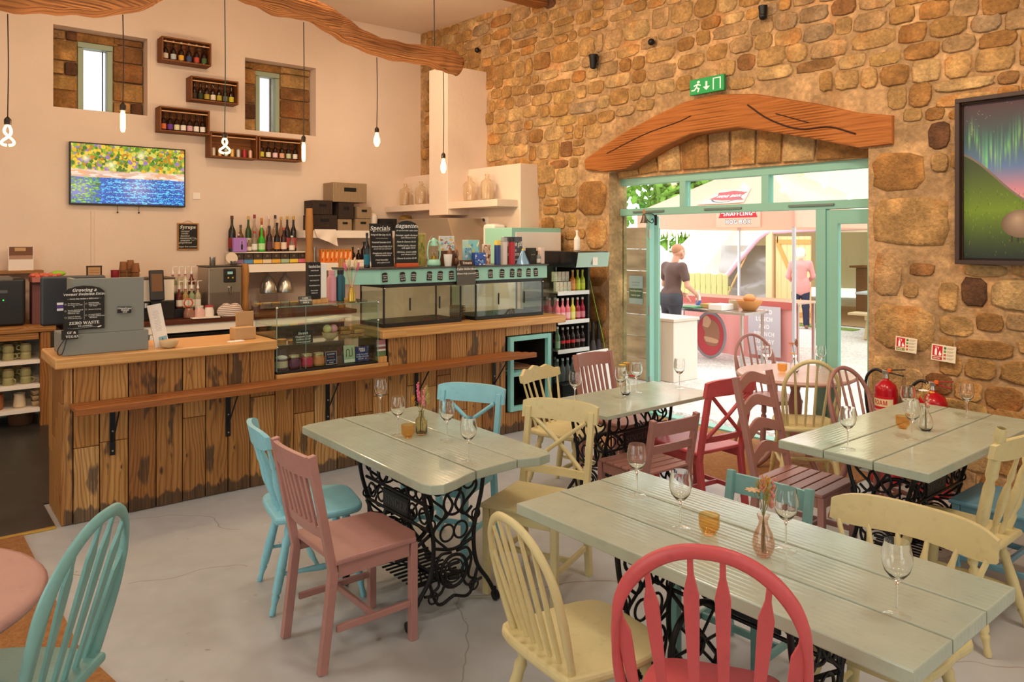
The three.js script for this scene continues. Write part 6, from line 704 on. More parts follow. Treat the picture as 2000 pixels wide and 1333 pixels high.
// ---------------------------------------------------------------- treadle tables
const TY = 0.762;
function treadle(t, L, x, z, along, flip = 0) {   // cast-iron sewing machine stand under a top; along: 'z' or 'x'
  const R = new THREE.Group(); const W = 0.4, H = TY - 0.05, s2 = L / 2;
  const put = (name, g, m, opt) => { const q = Array.isArray(g) ? mg(g) : g; if (along === 'x') q.rotateY(Math.PI / 2); q.translate(x, 0, z); return mesh(name, q, m, t, opt); };
  const ring = (cx, cy, z0, r, tr = 0.006) => at(N(new THREE.TorusGeometry(r, tr, 5, 22)), cx, cy, z0);
  for (const e of [-1, 1]) {
    const z0 = e * s2, g = [];
    for (const s of [-1, 1]) {
      g.push(tube([[s * W * 0.46, H, z0], [s * W * 0.42, H * 0.82, z0], [s * W * 0.3, H * 0.55, z0], [s * W * 0.34, H * 0.32, z0], [s * W * 0.52, 0.12, z0], [s * W * 0.62, 0.05, z0]], 0.011, 30, 7));
      g.push(tube([[s * W * 0.2, H, z0], [s * W * 0.34, H * 0.86, z0], [s * W * 0.12, H * 0.72, z0], [s * W * 0.3, H * 0.6, z0], [s * W * 0.1, H * 0.47, z0]], 0.007, 30, 6));
      g.push(tube([[s * W * 0.3, H * 0.4, z0], [s * W * 0.12, H * 0.3, z0], [s * W * 0.2, 0.13, z0], [s * W * 0.42, 0.14, z0]], 0.007, 24, 6)); g.push(tube([[s * W * 0.36, 0.2, z0], [s * W * 0.22, 0.08, z0], [0, 0.1, z0]], 0.008, 16, 6)); g.push(ring(s * W * 0.22, H * 0.9, z0, 0.035), ring(s * W * 0.1, H * 0.58, z0, 0.04));
    }
    for (const s of [-1, 1]) { g.push(tube([[0, H * 0.97, z0], [s * W * 0.1, H * 0.86, z0], [s * W * 0.02, H * 0.76, z0], [s * W * 0.16, H * 0.68, z0], [s * W * 0.27, H * 0.72, z0]], 0.007, 24, 6), tube([[s * W * 0.04, H * 0.44, z0], [s * W * 0.2, H * 0.44, z0], [s * W * 0.26, H * 0.36, z0], [s * W * 0.22, H * 0.24, z0], [s * W * 0.34, H * 0.2, z0]], 0.007, 24, 6), ring(s * W * 0.33, H * 0.66, z0, 0.024, 0.005), ring(s * W * 0.3, 0.12, z0, 0.026, 0.005)); }
    g.push(ring(0, H * 0.78, z0, 0.06, 0.007), box(W * 0.98, 0.016, 0.03, 0, H - 0.008, z0, 0.003), ring(0, H * 0.31, z0, 0.078, 0.009), ring(0, H * 0.31, z0, 0.055, 0.005), tube([[0.03, H * 0.31 + 0.035, z0], [-0.025, H * 0.31 + 0.03, z0], [-0.02, H * 0.31 + 0.005, z0], [0.022, H * 0.31 - 0.008, z0], [0.02, H * 0.31 - 0.034, z0], [-0.03, H * 0.31 - 0.032, z0]], 0.008, 26, 6), tube([[-W * 0.3, H * 0.5, z0], [0, H * 0.46, z0], [W * 0.3, H * 0.5, z0]], 0.008, 16, 6));
    put('end_frame', g, mIron);
    for (const s of [-1, 1]) put('caster', [at(cyl(0.026, 0.026, 0.018, 0, -0.009, 0, 12), s * W * 0.64, 0.027, z0, 0, 0, Math.PI / 2), straight([s * W * 0.62, 0.03, z0], [s * W * 0.62, 0.07, z0], 0.012, 6)], mIron);
  }
  const bx = (flip ? 1 : -1) * W * 0.34;
  put('cross_brace', [straight([bx, H * 0.78, -s2], [bx, H * 0.78, s2], 0.009, 6), straight([bx, H * 0.62, -s2], [bx, H * 0.62, s2], 0.009, 6), tube([[bx, H * 0.6, -s2], [bx, H * 0.36, -s2 * 0.3], [bx, H * 0.28, 0], [bx, H * 0.36, s2 * 0.3], [bx, H * 0.6, s2]], 0.009, 30, 6), straight([0, 0.14, -s2], [0, 0.14, s2], 0.009, 6), ...[-0.8, -0.5, 0.5, 0.8].flatMap((f) => [ring(0, 0, 0, 0.036, 0.006).rotateY(Math.PI / 2).translate(bx, H * 0.7, f * s2), ring(0, 0, 0, 0.05, 0.006).rotateY(Math.PI / 2).translate(bx, H * 0.86, f * s2 * 0.9)]), straight([bx, H * 0.94, -s2], [bx, H * 0.94, s2], 0.009, 6)], mIron);
  put('name_plate', box(0.008, H * 0.13, 0.26, bx, H * 0.7, 0, 0.002), mIron);
  const nt = canvasTex(256, 80, (g) => { g.fillStyle = '#141518'; g.fillRect(0, 0, 256, 80); g.fillStyle = '#4a4a4c'; g.font = 'bold 60px serif'; g.textAlign = 'center'; g.textBaseline = 'middle'; g.fillText('SINGER', 128, 42); });
  put('name_print', at(N(new THREE.PlaneGeometry(0.25, H * 0.12)), bx - 0.006, H * 0.7, 0, 0, -Math.PI / 2), flat(nt, 0.5), {}); 
  const wx = 0; put('drive_wheel', [at(N(new THREE.TorusGeometry(0.15, 0.012, 8, 36)), wx, 0.36, -s2 * 0.35), at(N(new THREE.TorusGeometry(0.035, 0.01, 6, 18)), wx, 0.36, -s2 * 0.35), ...[0, 1, 2, 3].map((k) => { const a = k * Math.PI / 4, c = Math.cos(a) * 0.15, s = Math.sin(a) * 0.15; return straight([wx - c, 0.36 - s, -s2 * 0.35], [wx + c, 0.36 + s, -s2 * 0.35], 0.006, 6); })], mIron);
  const slats = []; for (let i = 0; i < 9; i++) slats.push(box(0.3, 0.008, 0.012, 0, 0.13, -0.16 + i * 0.04, 0.002)); for (let i = 0; i < 5; i++) slats.push(at(box(0.4, 0.006, 0.01, 0, 0, 0, 0.002), 0, 0.127, 0, 0, Math.PI / 2 + 0.5 - i * 0.25)); slats.push(box(0.32, 0.012, 0.014, 0, 0.13, -0.18, 0.002), box(0.32, 0.012, 0.014, 0, 0.13, 0.18, 0.002)); put('treadle_plate', slats, mIron);
}
function plankTop(t, outlines, th, m, grain) { for (const o of outlines) mesh('plank', slabXZ(o, th, TY - th, 0.005), m, t, { grain }); }
{
  // wavy-ended table by the bar
  const t1 = thing('dining_table', 'sage green three-plank table with wavy ends near bar', 'table', [0, 0, 0]);
  plankTop(t1, [[[-4.15, 5.3], [-4.1, 5.275], [-3.99, 5.262], [-3.88, 5.252], [-3.876, 6.6], [-3.94, 6.62], [-4.02, 6.655], [-4.1, 6.675], [-4.15, 6.65], [-4.168, 6.6]], [[-3.87, 5.252], [-3.72, 5.275], [-3.612, 5.285], [-3.614, 6.585], [-3.74, 6.59], [-3.866, 6.6]], [[-3.606, 5.285], [-3.5, 5.27], [-3.37, 5.26], [-3.355, 5.28], [-3.39, 6.56], [-3.42, 6.61], [-3.5, 6.625], [-3.608, 6.585]]], 0.044, mSage, 'z');
  treadle(t1, 0.63, -3.85, 6.075, 'z');
  const t2 = thing('dining_table', 'long sage green three-plank table with worn top', 'table', [0, 0, 0]), e2 = (a, b) => [[a, 7.052], [b, 7.052], [b, 8.595], [a, 8.595]];
  plankTop(t2, [e2(-4.0, -3.765), e2(-3.757, -3.522), e2(-3.514, -3.285)], 0.046, mSage, 'z'); treadle(t2, 0.7, -3.7, 7.84, 'z', 1);
  const t3 = thing('dining_table', 'thin-topped sage green table before the glazed doors', 'table', [0, 0, 0]); mesh('table_top', slabXZ([[-2.62, 5.66], [-1.5, 5.66], [-1.5, 6.24], [-2.62, 6.24]], 0.026, TY - 0.026, 0.004), mSage, t3, { grain: 'x' }); treadle(t3, 0.62, -2.06, 5.85, 'x');
  const t4 = thing('dining_table', 'sage green three-plank table beside the fire extinguishers', 'table', [0, 0, 0]), e4 = (a, b) => [[-2.295, a], [-0.74, a], [-0.74, b], [-2.295, b]];
  plankTop(t4, [e4(7.19, 7.437), e4(7.445, 7.69), e4(7.698, 7.95)], 0.046, mSage, 'x'); treadle(t4, 0.72, -1.55, 7.55, 'x');
  const round = (label, x, z, r, m, top) => { const t = thing('round_table', label, 'table', [x, 0.0125, z]); mesh('table_top', lathe([[0, 0.7495], [r - 0.03, 0.7495], [r - 0.012, 0.745], [r, 0.732], [r - 0.004, 0.723], [r - 0.02, 0.716], [r - 0.03, 0.708], [0, 0.708]], 48), top, t); mesh('pedestal', lathe([[0.0, 0.12], [0.05, 0.12], [0.06, 0.2], [0.05, 0.28], [0.035, 0.34], [0.05, 0.42], [0.055, 0.5], [0.035, 0.6], [0.05, 0.67], [0.09, 0.708], [0, 0.708]], 24), m, t); for (let k = 0; k < 4; k++) { const a = k * Math.PI / 2 + 0.5, c = Math.cos(a), s = Math.sin(a); mesh('foot', sweep(new THREE.CatmullRomCurve3([V(c * 0.04, 0.22, s * 0.04), V(c * 0.14, 0.2, s * 0.14), V(c * 0.24, 0.09, s * 0.24), V(c * 0.33, 0.025, s * 0.33), V(c * 0.36, 0.022, s * 0.36)]).getPoints(20), (i) => [0.02, 0.032 - i * 0.0007], 8), m, t); } return t; };
  round('round dusty pink pedestal table by the glazed doors', -0.32, 6.14, 0.46, mRose, M(0xc9a49a, 0.3, { map: rep(tPaint, 2) })); round('small round pink table on the coir matting', -6.07, 6.53, 0.5, mPink, mPink);
  // ---- glasses, candle holders, vases
  const on = (px, py) => { const p = pyy(px, py, TY); return [p.x, TY + 0.0005, p.z]; };
  const footG = lathe([[0.0036, 0.03], [0.0038, 0.016], [0.0055, 0.008], [0.012, 0.004], [0.03, 0.0022], [0.037, 0.001], [0.0365, 0]], 32), bowlG = lathe([[0, 0.024], [0.0035, 0.024], [0.0034, 0.085], [0.006, 0.1], [0.02, 0.112], [0.034, 0.13], [0.041, 0.155], [0.0405, 0.18], [0.034, 0.214], [0.0335, 0.214], [0.039, 0.18], [0.0397, 0.155], [0.033, 0.132], [0.018, 0.114], [0, 0.108]], 32);
  const G = [[743, 809, 'wine glass at the wavy end nearest the bar'], [777, 851, 'wine glass beside the ribbed candle holder on wavy table'], [873, 861, 'wine glass beyond the bottle vase on wavy table'], [915, 903, 'wine glass at the seam of the wavy table'], [1123, 790, 'wine glass beside yellow chair on the thin-topped table'], [1212, 779, 'wine glass in front of vase on the thin-topped table'], [1243, 767, 'wine glass behind vase on the thin-topped table'], [1327, 759, 'wine glass alone at the door end of thin-topped table'], [1244, 968, 'wine glass at the far end of long planked table'], [1329, 1034, 'wine glass beside amber candle holder on long table'], [1535, 1076, 'wine glass behind the smoky vase on long table'], [1752, 1205, 'wine glass alone at the near end of long table'], [1656, 878, 'wine glass at corner of the table beside extinguishers'], [1781, 860, 'wine glass before the vase on table beside extinguishers'], [1774, 826, 'wine glass behind candle holder on table beside extinguishers'], [1888, 818, 'wine glass nearest the stone wall on its table'], [1497, 727, 'wine glass beside candle holder on round pedestal table'], [1603, 727, 'wine glass by the yellow hoop chair on round table']];
  for (const [px, py, l] of G) { const t = thing('wine_glass', 'clear ' + l, 'wine glass', on(px, py)); mesh('bowl', bowlG, mGlass, t); mesh('foot', footG, mFoot, t); }
  const ribs = []; for (const [r, y] of [[0.0, 0.003], [0.024, 0], [0.03, 0.012], [0.036, 0.024], [0.037, 0.07], [0.034, 0.07], [0.033, 0.026], [0.022, 0.01], [0, 0.008]]) ribs.push([r, y]);
  const holderG = (() => { const g = new THREE.LatheGeometry(ribs.map(([r, y]) => new THREE.Vector2(r, y)), 96), p = g.attributes.position; for (let i = 0; i < p.count; i++) { const x = p.getX(i), z = p.getZ(i), y = p.getY(i), k = y > 0.02 && y < 0.071 ? 1 + 0.025 * Math.cos(Math.atan2(z, x) * 32) : 1; p.setX(i, x * k); p.setZ(i, z * k); } g.computeVertexNormals(); return N(g); })();
  for (const [px, py, l] of [[797, 855, 'the wavy-edged table'], [1385, 1043, 'the long planked table'], [1763, 837, 'the table beside extinguishers'], [1528, 728, 'the round pedestal table']]) solo('candle_holder', holderG.clone(), mAmber, 'ribbed amber glass candle holder on ' + l, 'candle holder', on(px, py));
  const stems = (t, y0, list) => { for (const [dx, h, dz, c, kind] of list) { const q = [dx, h, dz], s = mesh('flower_stem', tube([[dx * -0.25, 0.012, dz * -0.25], [0, y0, 0], [dx * 0.6, y0 + (h - y0) * 0.6, dz * 0.6], q], 0.0011, 14, 5), M(0x7a7a4a, 0.9), t); mesh('flower_head', kind === 'spike' ? Array.from({ length: 9 }, (_, k) => sph(0.009 - k * 0.0005, dx * (0.72 + k * 0.04) + Math.cos(k * 2.4) * 0.004, h - 0.05 + k * 0.011, dz * (0.72 + k * 0.04) + Math.sin(k * 2.4) * 0.004, 1, 1.2, 1, 6)) : kind === 'daisy' ? [sph(0.012, ...q, 1, 0.5, 1, 8), ...Array.from({ length: 8 }, (_, k) => at(sph(0.008, 0, 0, 0, 1.4, 0.35, 0.7, 6), dx + Math.cos(k * 0.785) * 0.017, h, dz + Math.sin(k * 0.785) * 0.017, 0, -k * 0.785))] : Array.from({ length: 12 }, (_, k) => orient(sph(0.0035, 0, 0.012, 0, 0.7, 3.4, 0.7, 5), [dx, h - 0.035 + k * 0.004, dz], [dx + Math.cos(k * 2.4) * 0.02, h - 0.01 + k * 0.005, dz + Math.sin(k * 2.4) * 0.02])), M(c, 0.85), s); } };
  const v1 = thing('bottle_vase', 'ribbed glass bottle vase with pink flowers on wavy-edged table', 'vase', on(823, 849)); mesh('glass', lathe([[0, 0], [0.03, 0], [0.033, 0.006], [0.033, 0.075], [0.026, 0.09], [0.014, 0.1], [0.013, 0.125], [0.018, 0.13], [0.0165, 0.13], [0.0115, 0.125], [0.0125, 0.101], [0.024, 0.088], [0.031, 0.074], [0.031, 0.008], [0, 0.008]], 24), M(0xe2d8b4, 0.02, { transmission: 1, thickness: 0.004, ior: 1.5 }), v1); stems(v1, 0.12, [[-0.03, 0.25, 0.01, 0xe0708c, 'spike'], [-0.012, 0.23, -0.015, 0xd9587c, 'spike'], [0.005, 0.215, 0.02, 0xe68a9c, 'spike'], [0.03, 0.22, 0, 0xb8ae62, 'wheat'], [0.045, 0.235, -0.02, 0xc9bd7a, 'wheat'], [0.02, 0.2, 0.03, 0xbdb46a, 'wheat'], [-0.04, 0.19, -0.02, 0xd9a03a, 'wheat']]);
  const pear = [[0, 0], [0.022, 0], [0.034, 0.02], [0.038, 0.045], [0.03, 0.08], [0.017, 0.105], [0.015, 0.12], [0.022, 0.14], [0.0205, 0.14], [0.0135, 0.12], [0.0153, 0.105], [0.028, 0.08], [0.036, 0.045], [0.032, 0.022], [0.02, 0.006], [0, 0.006]];
  const v2 = thing('smoky_vase', 'smoky pear-shaped vase of dried flowers on long table', 'vase', on(1491, 1087)); mesh('glass', lathe(pear, 28), mSmoke, v2); stems(v2, 0.13, [[-0.02, 0.25, 0.01, 0xc98a6a, 'wheat'], [0.01, 0.245, 0.01, 0xd6a03a, 'wheat'], [0.02, 0.24, -0.01, 0xb98a4a, 'wheat'], [-0.03, 0.225, -0.02, 0xd9b48a, 'daisy'], [0.03, 0.22, 0.02, 0xd08a7a, 'spike'], [0, 0.23, -0.02, 0xa8944a, 'wheat'], [-0.01, 0.21, 0.02, 0x9a8a3a, 'wheat']]);
  const v3 = thing('clear_vase', 'clear vase of yellow dried flowers on thin-topped table', 'vase', on(1222, 772)); mesh('glass', lathe(pear, 24), mGlass, v3); stems(v3, 0.13, [[-0.03, 0.21, 0, 0xd9b03a, 'daisy'], [0.01, 0.22, 0, 0xcfa040, 'daisy'], [-0.005, 0.2, 0.03, 0xb07a3a, 'wheat'], [0.04, 0.13, 0.02, 0xb8243a, 'daisy']]);
  const v4 = thing('clear_vase', 'clear vase of white daisies and wheat beside extinguishers', 'vase', on(1808, 842)); mesh('glass', lathe(pear, 24), mGlass, v4); stems(v4, 0.13, [[-0.03, 0.23, 0, 0xf2ece0, 'daisy'], [0.0, 0.22, 0.02, 0xd9a03a, 'daisy'], [0.03, 0.24, 0, 0xd9b878, 'wheat'], [0.04, 0.22, -0.02, 0xcfae6a, 'wheat'], [-0.02, 0.19, 0.02, 0xdba08a, 'spike'], [0.01, 0.2, -0.02, 0xc2a45a, 'wheat']]);
  const v5 = thing('clear_vase', 'clear vase of brown dried stems on round pedestal table', 'vase', on(1552, 728)); mesh('glass', lathe(pear, 24), mGlass, v5); stems(v5, 0.13, [[-0.04, 0.24, 0, 0xb8744a, 'daisy'], [0.0, 0.25, 0.01, 0x9a6a44, 'wheat'], [0.03, 0.235, 0, 0xa5744a, 'wheat'], [0.02, 0.22, -0.03, 0xc98a5a, 'daisy'], [-0.06, 0.16, 0.02, 0xd9a43a, 'daisy']]);
}
// ---------------------------------------------------------------- things on the stone wall
{
  // exit sign: green plate, running figure, arrow, doorway
  const es = canvasTex(256, 128, (g) => { g.fillStyle = '#1fa05a'; g.fillRect(0, 0, 256, 128); g.fillStyle = '#fff'; g.fillRect(176, 14, 60, 100); g.fillStyle = '#1fa05a'; g.fillRect(184, 22, 44, 92); g.fillStyle = '#fff'; g.fillRect(120, 30, 14, 48); g.beginPath(); g.moveTo(100, 74); g.lineTo(154, 74); g.lineTo(127, 106); g.fill(); g.strokeStyle = '#fff'; g.lineWidth = 11; g.lineCap = 'round'; g.beginPath(); g.arc(66, 26, 6, 0, 7); g.moveTo(58, 44); g.lineTo(50, 70); g.lineTo(70, 84); g.lineTo(62, 108); g.moveTo(50, 70); g.lineTo(34, 92); g.lineTo(14, 92); g.moveTo(58, 44); g.lineTo(80, 56); g.moveTo(58, 44); g.lineTo(34, 54); g.stroke(); });
  const e0 = pxx(1349, 184, -0.05), e1 = pxx(1416, 178, -0.05), ew = e1.z - e0.z, ex = thing('exit_sign', 'green running man exit sign above the oak lintel', 'sign', [-0.05, e0.y - 0.02, (e0.z + e1.z) / 2], -Math.PI / 2); mesh('case', boxb(ew, 0.15, 0.03, 0, 0, 0, 0.004), M(0x1a8a4c, 0.4), ex); mesh('print', face(ew - 0.01, 0.14, 0, 0.005, 0.0162), flat(es, 0.35), ex);
  // fire action signs
  const fs = (blue) => canvasTex(180, 130, (g) => { g.fillStyle = '#efe2c8'; g.fillRect(0, 0, 180, 130); g.fillStyle = '#d0202e'; g.fillRect(8, 8, 74, 84); g.fillStyle = '#fff'; g.fillRect(24, 40, 18, 46); g.fillRect(28, 28, 10, 12); g.fillRect(24, 18, 30, 5); g.fillRect(48, 20, 4, 18); g.beginPath(); g.moveTo(56, 86); g.quadraticCurveTo(52, 60, 66, 44); g.quadraticCurveTo(64, 62, 76, 70); g.quadraticCurveTo(76, 84, 70, 86); g.fill(); g.fillStyle = blue ? '#b0282e' : '#8a8a3a'; g.fillRect(8, 98, 74, 24); g.fillStyle = '#fff'; g.font = 'bold 15px sans-serif'; g.fillText(blue ? 'WATER' : 'FOAM', 16, 115); for (let i = 0; i < 4; i++) { g.fillStyle = ['#3a6a3a', '#5a9a5a', '#c04a4a', '#c06a5a'][i]; g.fillRect(92, 12 + i * 28, 18, 18); g.fillStyle = '#a89a86'; for (let k = 0; k < 3; k++) g.fillRect(116, 13 + i * 28 + k * 6, 54 - k * 8, 3); } });
  [[1748, 1790, 686, 0, 'paper fire sign above the first extinguisher'], [1818, 1866, 704, 1, 'paper fire sign above extinguisher nearest the vase']].forEach(([a, b, y, k, l]) => { const p = pxx(a, y, -0.045), q = pxx(b, y + 2, -0.045), w = q.z - p.z, s = thing('fire_sign', l, 'sign', [-0.045, p.y, (p.z + q.z) / 2], -Math.PI / 2); mesh('panel', boxb(w, w * 0.72, 0.004, 0, 0, 0, 0.001), M(0xefe2c8, 0.7), s); mesh('print', face(w - 0.004, w * 0.72 - 0.004, 0, 0.002, 0.0026), flat(fs(k), 0.7), s); s.children.forEach((c) => { c.rotation.z = -0.06; }); });
  // extinguishers
  const lab = (t) => canvasTex(200, 260, (g) => { g.fillStyle = '#c8182a'; g.fillRect(0, 0, 200, 260); g.fillStyle = t === 'FOAM' ? '#e9d8a8' : '#f2ece4'; g.fillRect(10, 14, 180, 44); g.fillStyle = '#c8182a'; g.font = 'bold 36px sans-serif'; g.textAlign = 'center'; g.fillText(t, 100, 49); g.fillStyle = '#fff'; g.font = 'bold 15px sans-serif'; g.fillText('FIRE EXTINGUISHER', 100, 84); for (let i = 0; i < 5; i++) g.fillRect(24, 98 + i * 13, 152 - (i % 2) * 30, 3); g.fillRect(56, 172, 34, 34); g.fillRect(108, 172, 34, 34); g.fillStyle = '#f2ece4'; g.fillRect(10, 218, 180, 36); g.fillStyle = '#9a1a24'; g.fillText('OPERATION', 100, 241); });
  [[1737, 6.79, 'FOAM', 'red foam fire extinguisher standing nearest the doors', 0.28], [1826, 7.12, 'WATER', 'red water fire extinguisher nearest the painting', 0.2]].forEach(([px, z, tx, l, by]) => { const e = thing('fire_extinguisher', l, 'fire extinguisher', [-0.16, 0, z]); const r = tx === 'WATER' ? 0.095 : 0.08, H = 0.74 + (tx === 'WATER' ? -0.02 : 0.02);
    mesh('stand', lathe([[0, 0], [r + 0.03, 0], [r + 0.03, 0.02], [r, by * 0.6], [r * 0.9, by], [0, by]], 24), M(0xa81824, 0.35), e);
    mesh('cylinder', lathe([[0, by], [r * 0.95, by], [r, by + 0.02], [r, H - 0.06], [r * 0.86, H - 0.02], [r * 0.4, H + 0.01], [0.02, H + 0.015], [0.02, H + 0.035]], 28), M(0xb3121f, 0.22), e);
    const c = new THREE.CylinderGeometry(r * 1.012, r * 1.012, 0.34, 24, 1, true, 3.3, 2.6); mesh('print', N(c).translate(0, H - 0.27, 0), flat(lab(tx), 0.4), e);
    mesh('valve', [cyl(0.022, 0.018, 0.03, 0, H + 0.03, 0, 12), box(0.03, 0.03, 0.05, 0, H + 0.075, 0)], mSteel, e); mesh('lever', [bar([0, H + 0.085, -0.02], [0, H + 0.11, 0.14], 0.018, 0.008), bar([0, H + 0.075, 0.0], [0, H + 0.06, 0.13], 0.018, 0.008)], tx === 'WATER' ? M(0xa31a26, 0.4) : mBlack, e); mesh('safety_tag', box(0.02, 0.03, 0.03, -0.01, H + 0.09, 0.03, 0.008), M(0xe2641e, 0.5), e);
    mesh('hose', tube([[0, H + 0.07, -0.02], [0, H + 0.085, -0.08], [-0.005, H + 0.03, -0.14], [0, H - 0.1, -0.155], [0, H - 0.3, -0.13], [0, H - 0.4, -0.105]], 0.011, 40, 8), mBlack, e); });
  // painting, half in the frame
  const pt = canvasTex(768, 768, (g, w, h) => {
    const sky = g.createLinearGradient(0, 0, 0, h * 0.75); sky.addColorStop(0, '#4a3038'); sky.addColorStop(0.3, '#3f5a5c'); sky.addColorStop(0.55, '#5a78a8'); sky.addColorStop(0.75, '#c8869a'); sky.addColorStop(1, '#e9b8a8'); g.fillStyle = sky; g.fillRect(0, 0, w, h);
    let s = 3; const r = () => (s = (s * 16807) % 2147483647) / 2147483647; for (let i = 0; i < 70; i++) { const x = 20 + i * 11 + r() * 8, y0 = 30 + r() * 110 + 60 * Math.sin(i * 0.2), L = 120 + r() * 160, gr = g.createLinearGradient(0, y0, 0, y0 + L); gr.addColorStop(0, 'rgba(70,150,140,0)'); gr.addColorStop(0.6, `rgba(${110 + r() * 60},${190 + r() * 40},120,.55)`); gr.addColorStop(1, 'rgba(190,220,110,.0)'); g.fillStyle = gr; g.fillRect(x, y0, 5 + r() * 7, L); }
    g.fillStyle = '#f5f0e0'; for (let i = 0; i < 40; i++) g.fillRect(r() * w, r() * 150, 2, 2);
    const hill = g.createLinearGradient(0, 300, 0, h); hill.addColorStop(0, '#3c4a2c'); hill.addColorStop(0.5, '#6d8a24'); hill.addColorStop(1, '#1d2a26'); g.fillStyle = hill; g.beginPath(); g.moveTo(0, 250); g.bezierCurveTo(120, 310, 200, 480, 330, 520); g.bezierCurveTo(480, 560, 640, 540, 768, 520); g.lineTo(768, 768); g.lineTo(0, 768); g.fill(); g.strokeStyle = '#7a6a62'; g.lineWidth = 10; g.beginPath(); g.moveTo(0, 250); g.bezierCurveTo(120, 310, 200, 480, 330, 520); g.stroke();
    for (let i = 0; i < 400; i++) { g.fillStyle = ['rgba(160,190,60,.35)', 'rgba(60,90,40,.4)', 'rgba(40,60,40,.4)'][i % 3]; g.fillRect(r() * w, 420 + r() * 330, 3, 10); }
    const sheep = (x, y, q) => { g.fillStyle = '#33241c'; for (const dx of [-0.5, -0.2, 0.25, 0.5]) g.fillRect(x + dx * q, y + q * 0.5, 6, q * 0.55); const b = g.createRadialGradient(x - q * 0.2, y - q * 0.3, 4, x, y, q); b.addColorStop(0, '#b49a84'); b.addColorStop(1, '#6b5546'); g.fillStyle = b; g.beginPath(); g.ellipse(x, y, q, q * 0.8, 0, 0, 7); g.fill(); g.fillStyle = '#8a7462'; g.beginPath(); g.ellipse(x + q * 0.75, y - q * 0.72, q * 0.42, q * 0.28, 0.2, 0, 7); g.fill(); }; sheep(250, 600, 84); sheep(560, 590, 90);
    g.strokeStyle = '#2a1a1c'; g.lineWidth = 7; g.beginPath(); g.moveTo(520, 520); g.lineTo(524, 380); g.moveTo(524, 430); g.lineTo(490, 370); g.moveTo(524, 410); g.lineTo(560, 350); g.stroke();
  });
  const a = pxx(1867, 195, -0.09), b = pxx(1861, 516, -0.09), ph = a.y - b.y, pw = ph, pa = thing('framed_painting', 'dark framed painting of sheep under northern lights', 'painting', [-0.075, b.y, a.z + pw / 2], -Math.PI / 2);
  mesh('canvas', face(pw - 0.09, ph - 0.09, 0, 0.045, -0.005), flat(pt, 0.6), pa); mesh('frame', [boxb(pw, 0.03, 0.06, 0, 0, 0.01, 0.003), boxb(pw, 0.03, 0.06, 0, ph - 0.03, 0.01, 0.003), boxb(0.03, ph - 0.06, 0.06, -pw / 2 + 0.015, 0.03, 0.01, 0.003), boxb(0.03, ph - 0.06, 0.06, pw / 2 - 0.015, 0.03, 0.01, 0.003), boxb(pw - 0.06, ph - 0.06, 0.02, 0, 0.03, -0.03, 0)], M(0x3a2620, 0.5), pa);
  // small black wall spots
  [[1160, 122, 'lantern'], [1490, 25, 'spot'], [1272, 82, 'knob'], [932, 98, 'knob']].forEach(([px, py, k]) => { const p = pxx(px, py, -0.06); if (k === 'lantern') { const t = thing('wall_lantern', 'small black iron wall lantern on the stone wall', 'wall lamp', [-0.07, p.y, p.z]); mesh('cup', lathe([[0.02, -0.07], [0.035, -0.06], [0.045, 0.05], [0.055, 0.08], [0.05, 0.08], [0.038, 0.04], [0, -0.05]], 10), mIron, t); mesh('arm', [straight([0, 0, 0], [0.06, 0.02, 0], 0.008), tube([[0.0, -0.06, 0.03], [0, -0.02, 0.07], [0, 0.03, 0.06], [0, 0.05, 0.09]], 0.005, 16, 5)], mIron, t); } else { const t = thing('wall_spot', k === 'spot' ? 'black wall spot lamp high above the lintel' : px > 1000 ? 'small black ball fitting above the exit sign' : 'small black ball fitting above the chimney column', 'wall lamp', [-0.06, p.y, p.z]); mesh('body', k === 'spot' ? [cyl(0.03, 0.04, 0.09, 0, -0.03, 0), sph(0.035, 0, -0.03, 0)] : sph(0.035), mIron, t); mesh('stem', straight([0, 0, 0], [0.06, 0, 0], 0.008), mIron, t); } });
}
